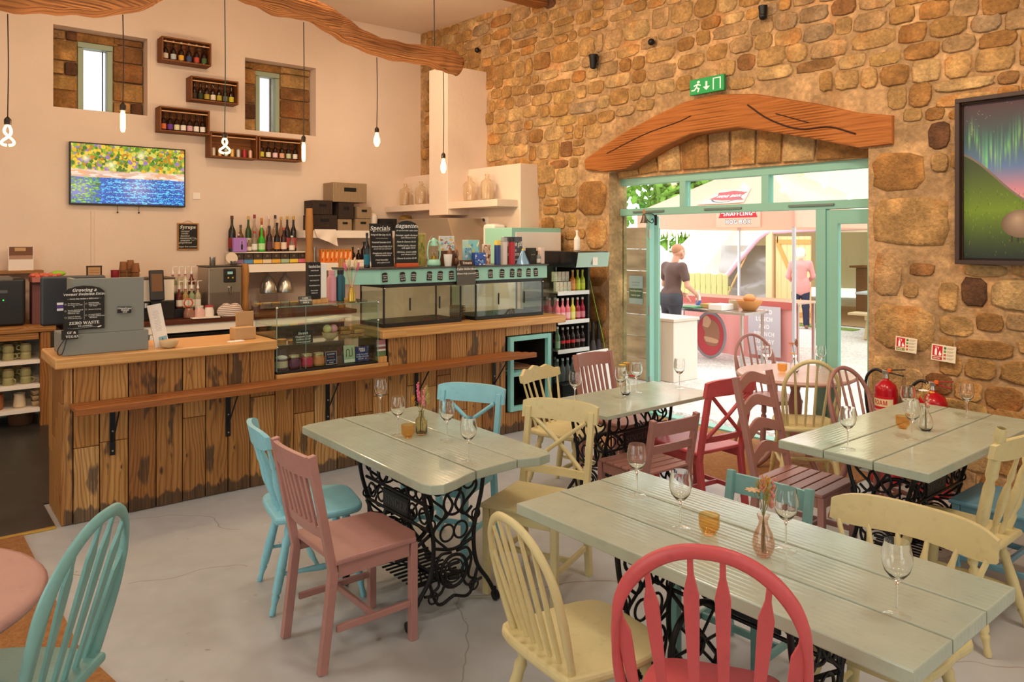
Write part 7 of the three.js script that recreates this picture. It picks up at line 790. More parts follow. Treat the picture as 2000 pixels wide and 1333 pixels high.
// ---------------------------------------------------------------- outside the doors
{
  struct('ground', at(N(new THREE.BoxGeometry(44, 0.2, 60)), 22.5, -0.1, 2), mGravel, { grain: 'z', ou: 0, ov: 0 });
  solo('grass_patch', at(box(0.34, 0.02, 1.8, 0, 0, 0, 0), 9.1, 0.01, 1.1), M(0x8fae4a, 0.95, { map: rep(tGrain, 3) }), 'strip of mown grass beside the tent', 'grass').userData.kind = 'stuff';
  // pale board screen outside the fixed side light, with a notice
  const sc = thing('board_screen', 'pale horizontal board screen outside the narrow side light', 'screen', [0, 0, 0]); for (let i = 0; i < 7; i++) mesh('board', box(0.03, 0.28, 1.0, 1.6 + 0.003 * (i % 2), 0.145 + i * 0.286, 2.55, 0.004), M([0xe9cfb6, 0xe2c6aa, 0xecd6be][i % 3], 0.8, { map: rep(tGrain, 1.5, 0.4) }), sc, { grain: 'z' });
  const nt = canvasTex(128, 190, (g) => { g.fillStyle = '#a9c0cc'; g.fillRect(0, 0, 128, 190); g.fillStyle = '#56705e'; g.fillRect(0, 84, 128, 68); g.fillStyle = '#e9efe8'; g.font = 'bold 15px serif'; g.textAlign = 'center'; g.fillText('Opening Hours', 64, 106); g.fillText('9am to 5pm', 64, 136); g.fillStyle = '#6f8a96'; g.fillText('SWINTON', 64, 50); g.fillRect(30, 62, 68, 3); });
  const n0 = pxx(1242, 594, 1.575); board('notice', 'blue and green notice on the pale board screen', nt, 0.23, 0.37, [1.576, n0.y, n0.z], -Math.PI / 2, { d: 0.006, back: 0xa9c0cc });
  const cb = thing('utility_cabinet', 'cream utility cabinet standing outside the open door', 'cabinet', [2.0, 0, 2.95]); mesh('body', boxb(0.5, 0.78, 0.6, 0, 0, 0, 0.01), M(0xd9d2c6, 0.6), cb); mesh('top', boxb(0.54, 0.04, 0.64, 0, 0.78, 0, 0.008), M(0xcfc4b6, 0.5), cb);
  // gazebo over the stall
  const mCanvas = M(0xf0bfa8, 0.9, { side: THREE.DoubleSide, transmission: 0.35, thickness: 0 }), gz = thing('gazebo', 'salmon canvas market gazebo outside the glazed doors', 'gazebo', [0, 0, 0]), gx0 = 4.3, gx1 = 7.4, gz0 = 0.4, gz1 = 3.45, cxg = (gx0 + gx1) / 2, czg = (gz0 + gz1) / 2;
  const quad = (a, b, c, d, n = 6, sag = 0) => { const P = [], I = []; for (let i = 0; i <= n; i++) for (let j = 0; j <= n; j++) { const u = i / n, v = j / n, p = V(...a).lerp(V(...b), u).lerp(V(...d).lerp(V(...c), u), v); p.y -= sag * Math.sin(Math.PI * u) * Math.sin(Math.PI * Math.min(1, v)); P.push(p.x, p.y, p.z); } for (let i = 0; i < n; i++) for (let j = 0; j < n; j++) { const k = i * (n + 1) + j; I.push(k, k + 1, k + n + 1, k + 1, k + n + 2, k + n + 1); } const g = new THREE.BufferGeometry(); g.setAttribute('position', new THREE.Float32BufferAttribute(P, 3)); g.setIndex(I); g.computeVertexNormals(); return N(g); };
  const eave = 2.34, peak = [cxg, 3.25, czg], cor = [[gx0, eave, gz0], [gx0, eave, gz1], [gx1, eave, gz1], [gx1, eave, gz0]];
  for (let i = 0; i < 4; i++) { const a = cor[i], b = cor[(i + 1) % 4]; mesh('roof_panel', quad(a, b, peak, peak, 8, 0.08), mCanvas, gz); const v = [0.02, 0, 0.02]; mesh('valance', quad(a, b, [b[0], 2.03, b[2]], [a[0], 2.03, a[2]], 4), mCanvas, gz); }
  for (const [x, , z] of cor) mesh('pole', [boxb(0.045, eave, 0.045, x + (x < cxg ? 0.03 : -0.03), 0, z + (z < czg ? 0.03 : -0.03), 0.004), boxb(0.1, 0.015, 0.1, x + (x < cxg ? 0.03 : -0.03), 0, z + (z < czg ? 0.03 : -0.03))], M(0xc4c6cc, 0.4, { metalness: 0.4 }), gz);
  const lg = canvasTex(512, 220, (g) => { g.clearRect(0, 0, 512, 220); g.fillStyle = '#f0bfa8'; g.fillRect(0, 0, 512, 220); g.fillStyle = '#c8323e'; g.beginPath(); g.moveTo(20, 14); g.lineTo(492, 14); g.lineTo(460, 56); g.lineTo(480, 108); g.lineTo(30, 108); g.lineTo(52, 56); g.fill(); g.fillStyle = '#fff'; g.font = 'bold 62px sans-serif'; g.textAlign = 'center'; g.fillText('SNAFFLING', 256, 84); g.strokeStyle = '#fff'; g.lineWidth = 6; g.beginPath(); g.moveTo(60, 52); g.lineTo(92, 52); g.moveTo(420, 52); g.lineTo(452, 52); g.stroke(); g.font = 'bold 66px sans-serif'; g.strokeStyle = '#3a3a44'; g.lineWidth = 8; g.strokeText('HOG BOX', 256, 178); g.fillText('HOG BOX', 256, 178); });
  const l0 = pxx(1398, 405, 4.28), l1 = pxx(1485, 436, 4.28); mesh('banner_print', at(N(new THREE.PlaneGeometry(l1.z - l0.z, 0.3)), 4.285, 2.185, (l0.z + l1.z) / 2, 0, -Math.PI / 2), flat(lg, 0.8), gz, { label: 'red and white lettering on the valance' });
  const rl = canvasTex(256, 160, (g) => { g.fillStyle = '#f0c3ae'; g.fillRect(0, 0, 256, 160); g.fillStyle = '#d04a52'; g.beginPath(); g.moveTo(10, 30); g.lineTo(120, 12); g.lineTo(246, 40); g.lineTo(212, 84); g.lineTo(250, 128); g.lineTo(120, 120); g.lineTo(20, 100); g.lineTo(44, 62); g.fill(); g.fillStyle = '#fff'; g.font = 'bold 36px sans-serif'; g.fillText('HOG BOX', 50, 84); g.strokeStyle = '#54586e'; g.lineWidth = 9; g.beginPath(); g.arc(128, 30, 112, 0.55, 2.4); g.stroke(); });
  { const a = V(...cor[0]), b = V(...cor[1]), p = V(...peak), w = (u, v) => { const q = a.clone().lerp(b, u).lerp(p, v); q.y -= 0.08 * Math.sin(Math.PI * u) * Math.sin(Math.PI * v); q.x -= 0.012; q.y += 0.012; return q; }; const P = [], UV = [], I = []; const n = 8; for (let i = 0; i <= n; i++) for (let j = 0; j <= n; j++) { const q = w(0.36 + 0.34 * i / n, 0.12 + 0.34 * j / n); P.push(q.x, q.y, q.z); UV.push(i / n, j / n); } for (let i = 0; i < n; i++) for (let j = 0; j < n; j++) { const k = i * (n + 1) + j; I.push(k, k + n + 1, k + 1, k + 1, k + n + 1, k + n + 2); } const g = new THREE.BufferGeometry(); g.setAttribute('position', new THREE.Float32BufferAttribute(P, 3)); g.setAttribute('uv', new THREE.Float32BufferAttribute(UV, 2)); g.setIndex(I); g.computeVertexNormals(); mesh('roof_print', N(g), flat(rl, 0.8, { side: THREE.DoubleSide }), gz); }
  // stall counter dressed in pink cloth, banner, oval sign, steel table
  const st = thing('market_stall', 'pink cloth dressed market stall counter under the gazebo', 'stall', [0, 0, 0]); { const P = [], n = 40; const g = new THREE.PlaneGeometry(2.35, 0.86, n, 6), p = g.attributes.position; for (let i = 0; i < p.count; i++) { const u = p.getX(i), v = p.getY(i); p.setXYZ(i, 4.42 - 0.025 * Math.sin(u * 19) * (0.5 - v / 0.86) - 0.02 * Math.sin(u * 7), v + 0.43, 2.25 + u); } g.computeVertexNormals(); mesh('cloth', N(g), M(0xe6a09a, 0.9, { side: THREE.DoubleSide }), st); }
  mesh('counter_top', box(0.6, 0.03, 2.36, 4.72, 0.885, 2.25, 0.004), M(0xb9a08a, 0.7), st); mesh('trim_band', box(0.012, 0.11, 2.36, 4.385, 0.845, 2.25, 0.003), M(0xc96a62, 0.85), st); mesh('leg', [[4.5, 1.12], [4.5, 3.38], [4.95, 1.12], [4.95, 3.38]].map(([x, z]) => boxb(0.04, 0.87, 0.04, x, 0, z)), mSteel, st);
  const bn = canvasTex(256, 320, (g) => { g.fillStyle = '#cfcad2'; g.fillRect(0, 0, 256, 320); g.fillStyle = '#fff'; g.font = 'bold 40px sans-serif'; g.textAlign = 'center'; ['WE DO', 'LUNCH', 'AND', 'BRUNCH', 'SUNDAY', 'ROASTS'].forEach((t, i) => g.fillText(t, 128, 50 + i * 48)); });
  const b0 = pxx(1462, 603, 4.37), b1 = pxx(1525, 605, 4.37); board('stall_banner', 'grey banner with white lettering hung on pink stall', bn, b1.z - b0.z, 0.76, [4.365, 0.06, (b0.z + b1.z) / 2], -Math.PI / 2, { d: 0.006, back: 0xcfcad2 });
  const ov = thing('oval_sign', 'red oval sign with grey rim propped before the stall', 'sign', [3.8, 0.004, 2.32], -Math.PI / 2 + 0.35), el = (a, b, n = 32) => Array.from({ length: n }, (_, i) => [Math.cos(i / n * 6.283) * a, 0.363 + Math.sin(i / n * 6.283) * b]); mesh('rim', ext(el(0.25, 0.36), 0.05, 0.008, [el(0.215, 0.32)]), M(0x9a98a0, 0.5), ov); mesh('panel', ext(el(0.218, 0.323), 0.03), M(0xd0505a, 0.6), ov); mesh('emblem', [ext([[-0.1, 0.3], [-0.02, 0.2], [0.12, 0.22], [0.15, 0.42], [0.1, 0.56], [-0.04, 0.62], [-0.12, 0.52], [-0.08, 0.4]], 0.036, 0.004, [], true).translate(0, 0, 0.004)], M(0xb08068, 0.7), ov); mesh('emblem', [ext([[-0.11, 0.5], [-0.03, 0.48], [0.02, 0.58], [-0.04, 0.66], [-0.1, 0.62]], 0.04, 0.004, [], true).translate(0, 0, 0.006), ext([[-0.06, 0.26], [0.1, 0.24], [0.12, 0.3], [-0.08, 0.34]], 0.04, 0.004, [], true).translate(0, 0, 0.006)], M(0xe2b494, 0.7), ov);
  const tb = thing('steel_table', 'steel prep table before the pink stall', 'table', [0, 0, 0]); mesh('top', box(0.62, 0.04, 1.6, 3.74, 0.77, 2.38, 0.004), mSteel, tb); for (const [x, z] of [[3.48, 1.65], [3.48, 3.1], [4.0, 1.65], [4.0, 3.1]]) mesh('leg', boxb(0.035, 0.75, 0.035, x, 0, z, 0.003), mSteel, tb);
  const tt = 0.791; solo('takeaway_box', boxb(0.3, 0.09, 0.24, 0, 0, 0, 0.01), mPaper, 'white cardboard box on the steel prep table', 'box', [3.6, tt, 2.66]); solo('salad_bowl', lathe([[0, 0], [0.09, 0], [0.17, 0.1], [0.19, 0.15], [0.18, 0.15], [0.1, 0.02], [0, 0.02]], 24), M(0xc98a4a, 0.6), 'large wooden bowl at end of steel prep table', 'bowl', [3.85, tt, 2.98]); solo('bread_loaf', sph(0.08, 0, 0.06, 0, 1.4, 0.8, 1), M(0xd0925a, 0.8), 'bread in the large wooden bowl outside', 'bread', [3.85, tt + 0.12, 2.98]); solo('wooden_tray', boxb(0.26, 0.06, 0.3, 0, 0, 0, 0.005), M(0xc2a05a, 0.7), 'low wooden tray on the steel prep table', 'tray', [3.82, tt, 2.36]); solo('chopping_board', boxb(0.3, 0.015, 0.32, 0, 0, 0, 0.004), M(0x3f8a54, 0.5), 'green chopping board on the steel prep table', 'chopping board', [3.6, tt, 2.1]); bottle('blue_bottle', 'white bottle with blue label on steel prep table', 'bottle', [3.8, tt, 2.1], { h: 0.26, r: 0.04, glass: 0xf0f0f2, lab: 0x4a78c8, cap: 0xf0f0f2 }); solo('kraft_tub', cyl(0.07, 0.08, 0.13, 0, 0, 0, 18), M(0xcfb894, 0.8), 'round kraft tub on the steel prep table', 'tub', [3.93, tt, 2.66]);
  // paling fence and small white gazebo behind
  const fe = thing('paling_fence', 'pale green paling fence beyond the stall', 'fence', [0, 0, 0]); for (let i = 0; i < 9; i++) mesh('paling', boxb(0.022, 1.08 + 0.02 * (i % 2), 0.13, 8.0, 0, -1.5 + i * 0.145, 0.004), M(0xb9b878, 0.8), fe); mesh('rail', box(0.04, 0.07, 1.35, 8.03, 0.8, -0.9, 0.004), M(0xa9a868, 0.8), fe);
  const wg = thing('white_gazebo', 'small white gazebo with scalloped edge beyond stall', 'gazebo', [17, 0, -9]); for (const [x, z] of [[-1, -1], [1, -1], [-1, 1], [1, 1]]) mesh('pole', cyl(0.03, 0.03, 2.2, x, 0, z, 10), mWhite, wg); mesh('roof', cyl(1.55, 0.05, 0.8, 0, 2.2, 0, 4).rotateY(Math.PI / 4), M(0xf4f0ea, 0.8), wg); for (let i = 0; i < 10; i++) for (const s of [-1, 1]) mesh('pennant', [at(ext([[-0.1, 0], [0.1, 0], [0, -0.25]], 0.01), -0.95 + i * 0.21, 2.2, s * 1.08), at(ext([[-0.1, 0], [0.1, 0], [0, -0.25]], 0.01), s * 1.08, 2.2, -0.95 + i * 0.21, 0, Math.PI / 2)], mWhite, wg);
  // big cream tent: canvas fanned from the peak to a looped-up hem, timber door frame, clear sheet
  const tent = thing('canvas_tent', 'large cream canvas tent with looped mauve hem', 'tent', [0, 0, 0]), apex = V(13.5, 6.2, -0.4), mT = M(0xf7e3b6, 0.9, { side: THREE.DoubleSide, transmission: 0.08, thickness: 0 });
  const hem = [[9.7, 2.2, 7.5], [9.7, 2.16, 4.6], [9.6, 2.14, 2.4], [9.55, 2.1, 1.0], [9.5, 2.05, 0.05], [9.4, 2.02, -0.22], [9.32, 1.5, -0.75], [9.3, 0.95, -1.25], [9.3, 0.5, -1.68], [9.1, 0.45, -2.3], [9.3, 0.4, -3.2], [10.5, 0.3, -5.2], [13, 0.3, -6.8]];
  for (let i = 0; i < hem.length - 1; i++) { const a = V(...hem[i]), b = V(...hem[i + 1]); mesh('canvas_panel', quad(hem[i], hem[i + 1], apex.toArray(), apex.toArray(), 8, 0.25), mT, tent); }
  mesh('hem_band', tube(hem.slice(0, 9).map(([x, y, z]) => V(x - 0.02, y - 0.02, z)), 0.06, 80, 6), M(0xdcb4c4, 0.85), tent);
  mesh('boarded_floor', boxb(4.4, 0.02, 9, 11.9, 0.012, 2.8, 0), M(0xb08a64, 0.8), tent); mesh('timber_bar', [boxb(0.5, 1.1, 5, 13.2, 0.032, 2.6, 0.01), boxb(0.7, 0.05, 5.2, 13.15, 1.14, 2.6, 0.01)], M(0xa57850, 0.7), tent);
  const rear = [[9.7, 2.2, 7.5], [13, 0.3, 8.4], [17, 0.3, 6], [18.5, 0.3, 0], [16.5, 0.3, -5.4], [13, 0.3, -6.8]]; for (let i = 0; i < rear.length - 1; i++) mesh('canvas_panel', quad(rear[i], rear[i + 1], apex.toArray(), apex.toArray(), 8, 0.25), mT, tent);
  mesh('frame_post', boxb(0.16, 2.05, 0.16, 9.45, 0, -0.14, 0.01), M(0xe0c79a, 0.8), tent); mesh('frame_beam', box(0.12, 0.12, 7, 9.62, 2.06, 3.4, 0.01), M(0xd9c0a0, 0.8), tent);
  { const g = new THREE.PlaneGeometry(1.5, 1.7, 16, 12), p = g.attributes.position; for (let i = 0; i < p.count; i++) { const u = p.getX(i), v = p.getY(i); p.setXYZ(i, 9.75 + 0.07 * Math.sin(u * 5 + v * 6) + 0.04 * Math.sin(v * 11 - u * 3), v + 0.86, -0.95 + u); } g.computeVertexNormals(); mesh('clear_sheet', N(g), M(0xa9a6a4, 0.18, { side: THREE.DoubleSide, metalness: 0.1 }), tent); }
  mesh('guy_pole', straight([9.2, 0.02, -1.4], [9.35, 1.5, -0.7], 0.022, 8), M(0xd9b078, 0.7), tent);
  const dr = thing('tent_door', 'orange pine ledged door standing open at the tent', 'door', [9.45, 0, 0.42], -Math.PI / 2); for (let i = 0; i < 6; i++) mesh('board', boxb(0.138, 1.9, 0.028, -0.36 + i * 0.142, 0.02, 0, 0.004), M(0xf2c48c, 0.6), dr); mesh('ledge', [box(0.84, 0.1, 0.02, 0, 1.8, 0.024), box(0.84, 0.1, 0.02, 0, 0.2, 0.024)], M(0xd9964e, 0.6), dr); mesh('brace', bar([-0.36, 1.74, 0.026], [0.36, 0.26, 0.026], 0.09, 0.02), M(0xd9964e, 0.6), dr); mesh('hinge', box(0.02, 0.14, 0.012, -0.37, 1.85, 0.04), mIron, dr);
  // picnic table with a potted plant
  const pc = thing('picnic_table', 'weathered timber picnic table on the gravel', 'picnic table', [8.4, 0, 2.95], 0.1), mW = M(0xc9b088, 0.85); for (let i = 0; i < 4; i++) mesh('plank', box(0.19, 0.04, 1.7, -0.3 + i * 0.2, 0.84, 0.4, 0.005), M(0xaab0b4, 0.7), pc); for (const x of [-0.56, 0.56]) for (const d of [-0.1, 0.1]) mesh('bench_plank', box(0.18, 0.04, 1.7, x + d, 0.48, 0.4, 0.005), mW, pc); for (const z of [-0.2, 1.0]) { mesh('frame', [bar([-0.55, 0, z], [-0.22, 0.82, z], 0.09, 0.05), bar([0.55, 0, z], [0.22, 0.82, z], 0.09, 0.05), box(1.36, 0.09, 0.05, 0, 0.42, z + 0.05), box(0.7, 0.08, 0.05, 0, 0.78, z + 0.05)], mW, pc); }
  const pl = thing('potted_plant', 'bright green leafy plant in white trough on picnic table', 'plant', [8.3, 0.861, 2.85]); mesh('pot', boxb(0.4, 0.14, 0.2, 0, 0, 0, 0.02), mWhite, pl); const lf = []; for (let i = 0; i < 160; i++) { const a = rr(0, 6.28), r = rr(0.02, 0.2), y = 0.14 + rr(0, 0.2) * (1 - r * 2.2) + 0.02; lf.push(orient(sph(0.03, 0, 0.03, 0, 0.6, 1.2, 0.18, 6), [Math.cos(a) * r * 1.3, y, Math.sin(a) * r * 0.8], [Math.cos(a) * r * 1.3 + Math.cos(a) * 0.05, y + 0.04, Math.sin(a) * r * 0.8 + Math.sin(a) * 0.05])); } mesh('foliage', lf, M(0x7cb83a, 0.7), pl, { kind: 'stuff' });
  // trees
  const leafG = (() => { const g = N(new THREE.SphereGeometry(0.16, 5, 4).scale(1, 0.35, 0.7)); return g; })(), dm = new THREE.Matrix4(), qq = new THREE.Quaternion();
  [[22, -12, 6.5, 2.8], [24, -5, 8, 3.2], [24, 2.5, 8, 3], [23, 9, 8, 3.4], [16, 14, 7, 3], [9, 17, 7.5, 3.2], [17, -15, 8, 3.4], [4, 20, 7, 3]].forEach(([x, z, h, r], i) => {
    const t = thing('tree', ['broad green tree beyond the paling fence', 'tall green tree behind the cream tent', 'green tree behind the tent peak', 'large green tree past the picnic table', 'bushy green tree along the gravel yard', 'green tree facing the glazed doors across yard', 'dark green tree far beyond the white gazebo', 'green tree beside the gravel yard'][i], 'tree', [x, 0, z]); mesh('trunk', lathe([[0.28, 0], [0.2, 0.6], [0.16, h * 0.6], [0.05, h * 0.85]], 10), M(0x5f4c3a, 0.9), t);
    const im = new THREE.InstancedMesh(leafG, M([0x7fae3c, 0x8dbb48, 0x6a9a36][i % 3], 0.8), 2600); im.name = 'foliage'; im.userData.kind = 'stuff'; im.castShadow = im.receiveShadow = true; for (let k = 0; k < 2600; k++) { const a = rr(0, 6.283), c = rr(-1, 1), q = Math.cbrt(rnd()) * r * (0.8 + 0.3 * Math.sin(a * 3 + i)), sx = Math.sqrt(1 - c * c); qq.setFromEuler(new THREE.Euler(rr(0, 3), rr(0, 6), rr(0, 3))); const sc2 = rr(0.7, 1.6); dm.compose(V(Math.cos(a) * sx * q, h * 0.62 + c * q * 1.05, Math.sin(a) * sx * q), qq, V(sc2, sc2, sc2)); im.setMatrixAt(k, dm); } t.add(im); });
}
// ---------------------------------------------------------------- two people
function flesh(bones, cell, k = 0.03, pad = 0.03) {   // tapered capsules joined by a smooth minimum, meshed on a grid
  const lo = V(9, 9, 9), hi = V(-9, -9, -9); for (const [a, ra, b, rb] of bones) for (const [p, r] of [[a, ra], [b, rb]]) { lo.min(V(p[0] - r, p[1] - r, p[2] - r)); hi.max(V(p[0] + r, p[1] + r, p[2] + r)); }
  const c = lo.clone().add(hi).multiplyScalar(0.5), half = Math.max(hi.x - lo.x, hi.y - lo.y, hi.z - lo.z) / 2 + pad, res = Math.ceil(2 * half / cell) + 4, mc = new MarchingCubes(res, new THREE.MeshBasicMaterial(), false, false, 60000), hs = res / 2;
  const B = bones.map(([a, ra, b, rb]) => { const d = V(...b).sub(V(...a)); return { a: V(...a), d, l2: Math.max(d.lengthSq(), 1e-9), ra, rb }; }), p = V(0, 0, 0), q = V(0, 0, 0);
  for (let z = 0; z < res; z++) for (let y = 0; y < res; y++) for (let x = 0; x < res; x++) {
    p.set((x - hs) / hs * half + c.x, (y - hs) / hs * half + c.y, (z - hs) / hs * half + c.z); let d = 1e3;
    for (const o of B) { q.copy(p).sub(o.a); const t = clamp(q.dot(o.d) / o.l2); q.addScaledVector(o.d, -t); const e = q.length() - (o.ra + (o.rb - o.ra) * t), h = clamp(0.5 + 0.5 * (d - e) / k); d = d * (1 - h) + e * h - k * h * (1 - h); }
    mc.field[x + y * res + z * res * res] = -d;
  }
  mc.isolation = 0; mc.update(); const n = mc.count, g = new THREE.BufferGeometry(), P = new Float32Array(n * 3); for (let i = 0; i < n; i++) { P[i * 3] = mc.positionArray[i * 3] * half + c.x; P[i * 3 + 1] = mc.positionArray[i * 3 + 1] * half + c.y; P[i * 3 + 2] = mc.positionArray[i * 3 + 2] * half + c.z; }
  g.setAttribute('position', new THREE.BufferAttribute(P, 3)); g.setAttribute('normal', new THREE.BufferAttribute(new Float32Array(mc.normalArray.subarray(0, n * 3)), 3)); return N(g);
}
{
  const hand = (w, s, fwd) => { const B = [[w, 0.026, [w[0] + fwd[0] * 0.05, w[1] + fwd[1] * 0.05, w[2] + fwd[2] * 0.05], 0.03]]; for (let i = 0; i < 4; i++) { const o = (i - 1.5) * 0.019, L = [0.07, 0.08, 0.076, 0.06][i], k0 = [w[0] + fwd[0] * 0.075 + o * s * 0.4, w[1] + fwd[1] * 0.075 + o * 0.9, w[2] + fwd[2] * 0.075], k1 = [k0[0] + fwd[0] * L * 0.5, k0[1] + fwd[1] * L * 0.5 - 0.008, k0[2] + fwd[2] * L * 0.5], k2 = [k1[0] + fwd[0] * L * 0.3 - s * 0.012, k1[1] + fwd[1] * L * 0.3 - 0.024, k1[2] + fwd[2] * L * 0.3]; B.push([k0, 0.009, k1, 0.0085], [k1, 0.0085, k2, 0.0075]); } const th = [w[0] + fwd[0] * 0.03 - s * 0.03, w[1] + fwd[1] * 0.03 + 0.02, w[2] + fwd[2] * 0.03]; B.push([th, 0.011, [th[0] + fwd[0] * 0.045 - s * 0.014, th[1] + fwd[1] * 0.045 + 0.01, th[2] + fwd[2] * 0.045], 0.009]); return flesh(B, 0.0055, 0.006, 0.01); };
  function figure(label, pos, turn, o) {
    const t = thing('person', label, 'person', pos, turn), S = o.H / 1.75, q = (a) => a.map((v) => v * S), lean = o.lean, hd = o.head;
    const arms = [-1, 1].map((s) => ({ s, sh: q([s * o.sw, 1.41, lean * 0.8]), el: q([s * (o.sw + 0.075), 1.13, lean + 0.02]), wr: q([s * (o.sw - 0.02), 1.0, lean + 0.26]) }));
    const skin = [[q([0, 1.44, lean * 0.85]), 0.055 * S, q([0, 1.54, hd[2] * 0.6 + lean * 0.2]), 0.052 * S], [q(hd), 0.092 * S, q([hd[0], hd[1] - 0.035, hd[2] + 0.025]), 0.075 * S], [q([hd[0], hd[1] - 0.06, hd[2] + 0.05]), 0.05 * S, q([hd[0], hd[1] - 0.085, hd[2] + 0.065]), 0.035 * S], [q([hd[0], hd[1] - 0.01, hd[2] + 0.105]), 0.012 * S, q([hd[0], hd[1] - 0.035, hd[2] + 0.118]), 0.014 * S], ...[-1, 1].map((s) => [q([s * 0.09, hd[1] - 0.015, hd[2]]), 0.016 * S, q([s * 0.095, hd[1] - 0.045, hd[2] + 0.004]), 0.012 * S])];
    const body = [flesh(skin, 0.011, 0.02)]; for (const a of arms) { body.push(flesh(o.sleeve === 'short' ? [[a.sh.map((v, i) => v + (a.el[i] - v) * 0.55), 0.042 * S, a.el, 0.038 * S], [a.el, 0.038 * S, a.wr, 0.026 * S]] : [[a.el.map((v, i) => v + (a.wr[i] - v) * 0.8), 0.028 * S, a.wr, 0.026 * S]], 0.012, 0.02)); const f = V(...a.wr).sub(V(...a.el)).normalize().toArray(); body.push(hand(a.wr, a.s, [f[0] - a.s * 0.3, f[1] - 0.25, f[2]])); }
    mesh('body', body, M(o.skin, 0.6), t);
    for (const s of [-1, 1]) mesh('eye', sph(0.011 * S, ...q([s * 0.033, hd[1] + 0.0, hd[2] + 0.085])), M(0x2c2420, 0.3), t);
    mesh('mouth', box(0.04 * S, 0.008, 0.012, ...q([hd[0], hd[1] - 0.068, hd[2] + 0.1]), 0.003), M(0xb0605a, 0.6), t);
    mesh('hair', flesh(o.hair.map(([a, ra, b, rb]) => [q([a[0] + hd[0], a[1] + hd[1], a[2] + hd[2]]), ra * S, q([b[0] + hd[0], b[1] + hd[1], b[2] + hd[2]]), rb * S]), 0.01, 0.03), M(o.hairC, 0.85), t);
    const top = [[q([0, 1.34, lean * 0.8]), 0.13 * S, q([0, 1.12, lean * 0.4]), 0.125 * S], [q([-0.1, 1.34, lean * 0.8]), 0.1 * S, q([0.1, 1.34, lean * 0.8]), 0.1 * S], [q([-o.sw * 0.8, 1.4, lean * 0.8]), 0.07 * S, q([o.sw * 0.8, 1.4, lean * 0.8]), 0.07 * S], [q([-0.07, 1.0, 0]), 0.115 * S, q([0.07, 1.0, 0]), 0.115 * S], [q([-0.08, o.hemY, 0]), 0.11 * S, q([0.08, o.hemY, 0]), 0.11 * S]]; if (o.hemY < 0.9) top.push([q([-0.08, 0.91, 0]), 0.122 * S, q([0.08, 0.91, 0]), 0.122 * S]); for (const a of arms) { if (o.sleeve === 'short') top.push([a.sh, 0.068 * S, a.sh.map((v, i) => v + (a.el[i] - v) * 0.6), 0.062 * S]); else top.push([a.sh, 0.065 * S, a.el, 0.052 * S], [a.el, 0.052 * S, a.el.map((v, i) => v + (a.wr[i] - v) * 0.85), 0.042 * S]); }
    mesh('top', flesh(top, 0.015, 0.035), M(o.topC, 0.9), t);
    const leg = [[q([-0.07, 0.88, 0]), (o.hip ?? 0.125) * S, q([0.07, 0.88, 0]), (o.hip ?? 0.125) * S]]; for (const s of [-1, 1]) leg.push([q([s * 0.09, 0.86, 0]), 0.1 * S, q([s * 0.1, 0.48, 0.015 * s]), 0.075 * S], [q([s * 0.1, 0.48, 0.015 * s]), 0.075 * S, q([s * 0.115, 0.09, -0.02]), 0.062 * S]); mesh('trousers', flesh(leg, 0.015, 0.03), M(o.legC, 0.9), t);
    if (o.apron) mesh('apron', flesh([[q([-0.1, 0.93, -0.02]), 0.125 * S, q([0.1, 0.93, -0.02]), 0.125 * S], [q([-0.12, 0.6, 0.0]), 0.115 * S, q([0.12, 0.6, 0.0]), 0.115 * S], [q([-0.11, 0.4, 0.02]), 0.1 * S, q([0.11, 0.4, 0.02]), 0.1 * S]], 0.015, 0.06), M(o.apron, 0.9), t);
    for (const s of [-1, 1]) mesh('shoe', flesh([[q([s * 0.115, 0.05, -0.05]), 0.045 * S, q([s * 0.125, 0.04, 0.12]), 0.038 * S]], 0.01, 0.02), M(o.shoe, 0.6), t);
  }
  figure('man in brown t-shirt and long charcoal apron at the stall', [3.16, 0, 2.08], Math.atan2(0.97, 0.22), { H: 1.78, lean: 0.06, head: [0, 1.63, 0.13], sw: 0.2, hemY: 0.96, sleeve: 'short', skin: 0xe0a890, hairC: 0xc08a6a, hair: [[[0, 0.03, -0.02], 0.088, [0, 0.02, 0.01], 0.085]], topC: 0x6a5550, legC: 0x3c3d46, apron: 0x45464f, shoe: 0x33323a });
  figure('woman in pink cardigan and navy trousers facing the tent', [8.6, 0, 1.08], Math.atan2(0.85, -0.53), { H: 1.68, lean: 0.02, head: [0, 1.62, 0.03], sw: 0.18, hemY: 0.82, sleeve: 'long', skin: 0xe6b8a4, hairC: 0xf0e6d4, hair: [[[0, 0.04, -0.02], 0.1, [0, -0.03, -0.04], 0.088]], hip: 0.1, topC: 0xdba09c, legC: 0x30344c, shoe: 0x8a6a52 });
}
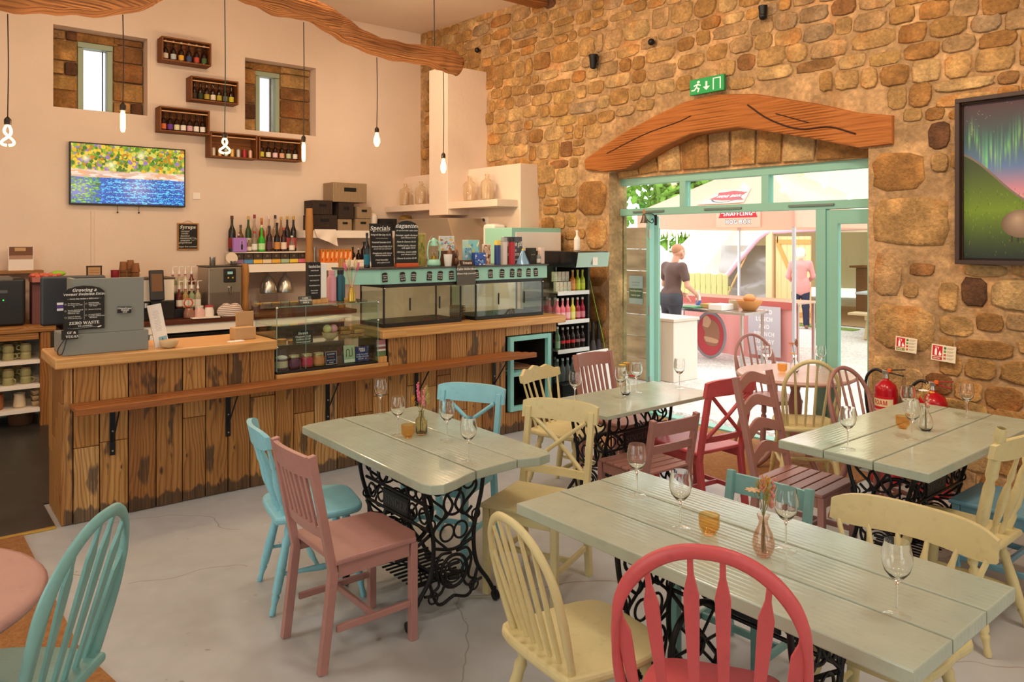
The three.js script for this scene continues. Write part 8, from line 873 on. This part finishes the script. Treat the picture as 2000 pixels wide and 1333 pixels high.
// ---------------------------------------------------------------- lamps
{
  const soft = new THREE.Color(1.0, 0.94, 0.85), warm = new THREE.Color(1.0, 0.76, 0.5);
  // round ceiling lamps above the seating and the bar, out of the frame
  for (const [x, z] of [[-6.6, 5.2], [-3.4, 5.6], [-6.6, 8.6], [-3.0, 9.2], [-4.6, 11.2]]) {
    const o = thing('ceiling_lamp', 'round white ceiling lamp above the tables', 'lamp', [x, CEIL(z) - 0.16, z], 0, 'ceiling lamps over the seating');
    mesh('shade', lathe([[0, 0.12], [0.2, 0.12], [0.42, 0.06], [0.45, 0], [0.44, 0], [0.4, 0.05], [0.19, 0.105], [0, 0.105]], 28), mWhite, o);
    mesh('diffuser', cyl(0.4, 0.4, 0.01, 0, 0.01, 0, 28), M(0xfff1dc, 0.6, { emissive: 0xffe4c0, emissiveIntensity: 3 }), o);
    const l = new THREE.RectAreaLight(soft, 15, 0.7, 0.7); l.position.set(x, CEIL(z) - 0.17, z); l.lookAt(x, 0, z); scene.add(l);
  }
  // spot lamps on the ceiling washing the stone wall and the white wall
  for (const [x, z, tx, ty, tz, I] of [[-2.7, 2.2, 0, 2.6, 1.6, 13], [-2.7, 4.6, 0, 2.7, 4.4, 13], [-2.7, 6.9, 0, 2.2, 6.7, 13], [-2.7, 8.9, 0, 1.9, 8.4, 12], [-6.2, 3.2, -5.4, 2.3, 0, 7], [-3.4, 3.4, -2.6, 2.2, 0, 7]]) {
    const y = CEIL(z) - 0.14, o = thing('ceiling_spot', 'white ceiling spot lamp turned to the wall', 'lamp', [x, y, z], 0, 'ceiling spots washing the walls'), d = V(tx - x, ty - y, tz - z).normalize();
    mesh('stem', cyl(0.012, 0.012, 0.14, 0, 0, 0, 8), mWhite, o); mesh('can', orient(lathe([[0, -0.08], [0.05, -0.08], [0.055, 0.05], [0.05, 0.05], [0.045, -0.05], [0, -0.05]], 18), [0, 0, 0], d.toArray()), mWhite, o); mesh('lamp_face', orient(cyl(0.044, 0.044, 0.004, 0, 0.02, 0, 18), [0, 0, 0], d.toArray()), M(0xffe2b8, 0.5, { emissive: 0xffd9a0, emissiveIntensity: 4 }), o);
    const l = new THREE.SpotLight(warm, I, 0, 1.15, 0.9, 2); l.position.set(x + d.x * 0.08, y + d.y * 0.08, z + d.z * 0.08); l.target.position.set(tx, ty, tz); l.castShadow = true; l.shadow.radius = 5; scene.add(l, l.target);
  }
}
renderer.render(scene, camera);
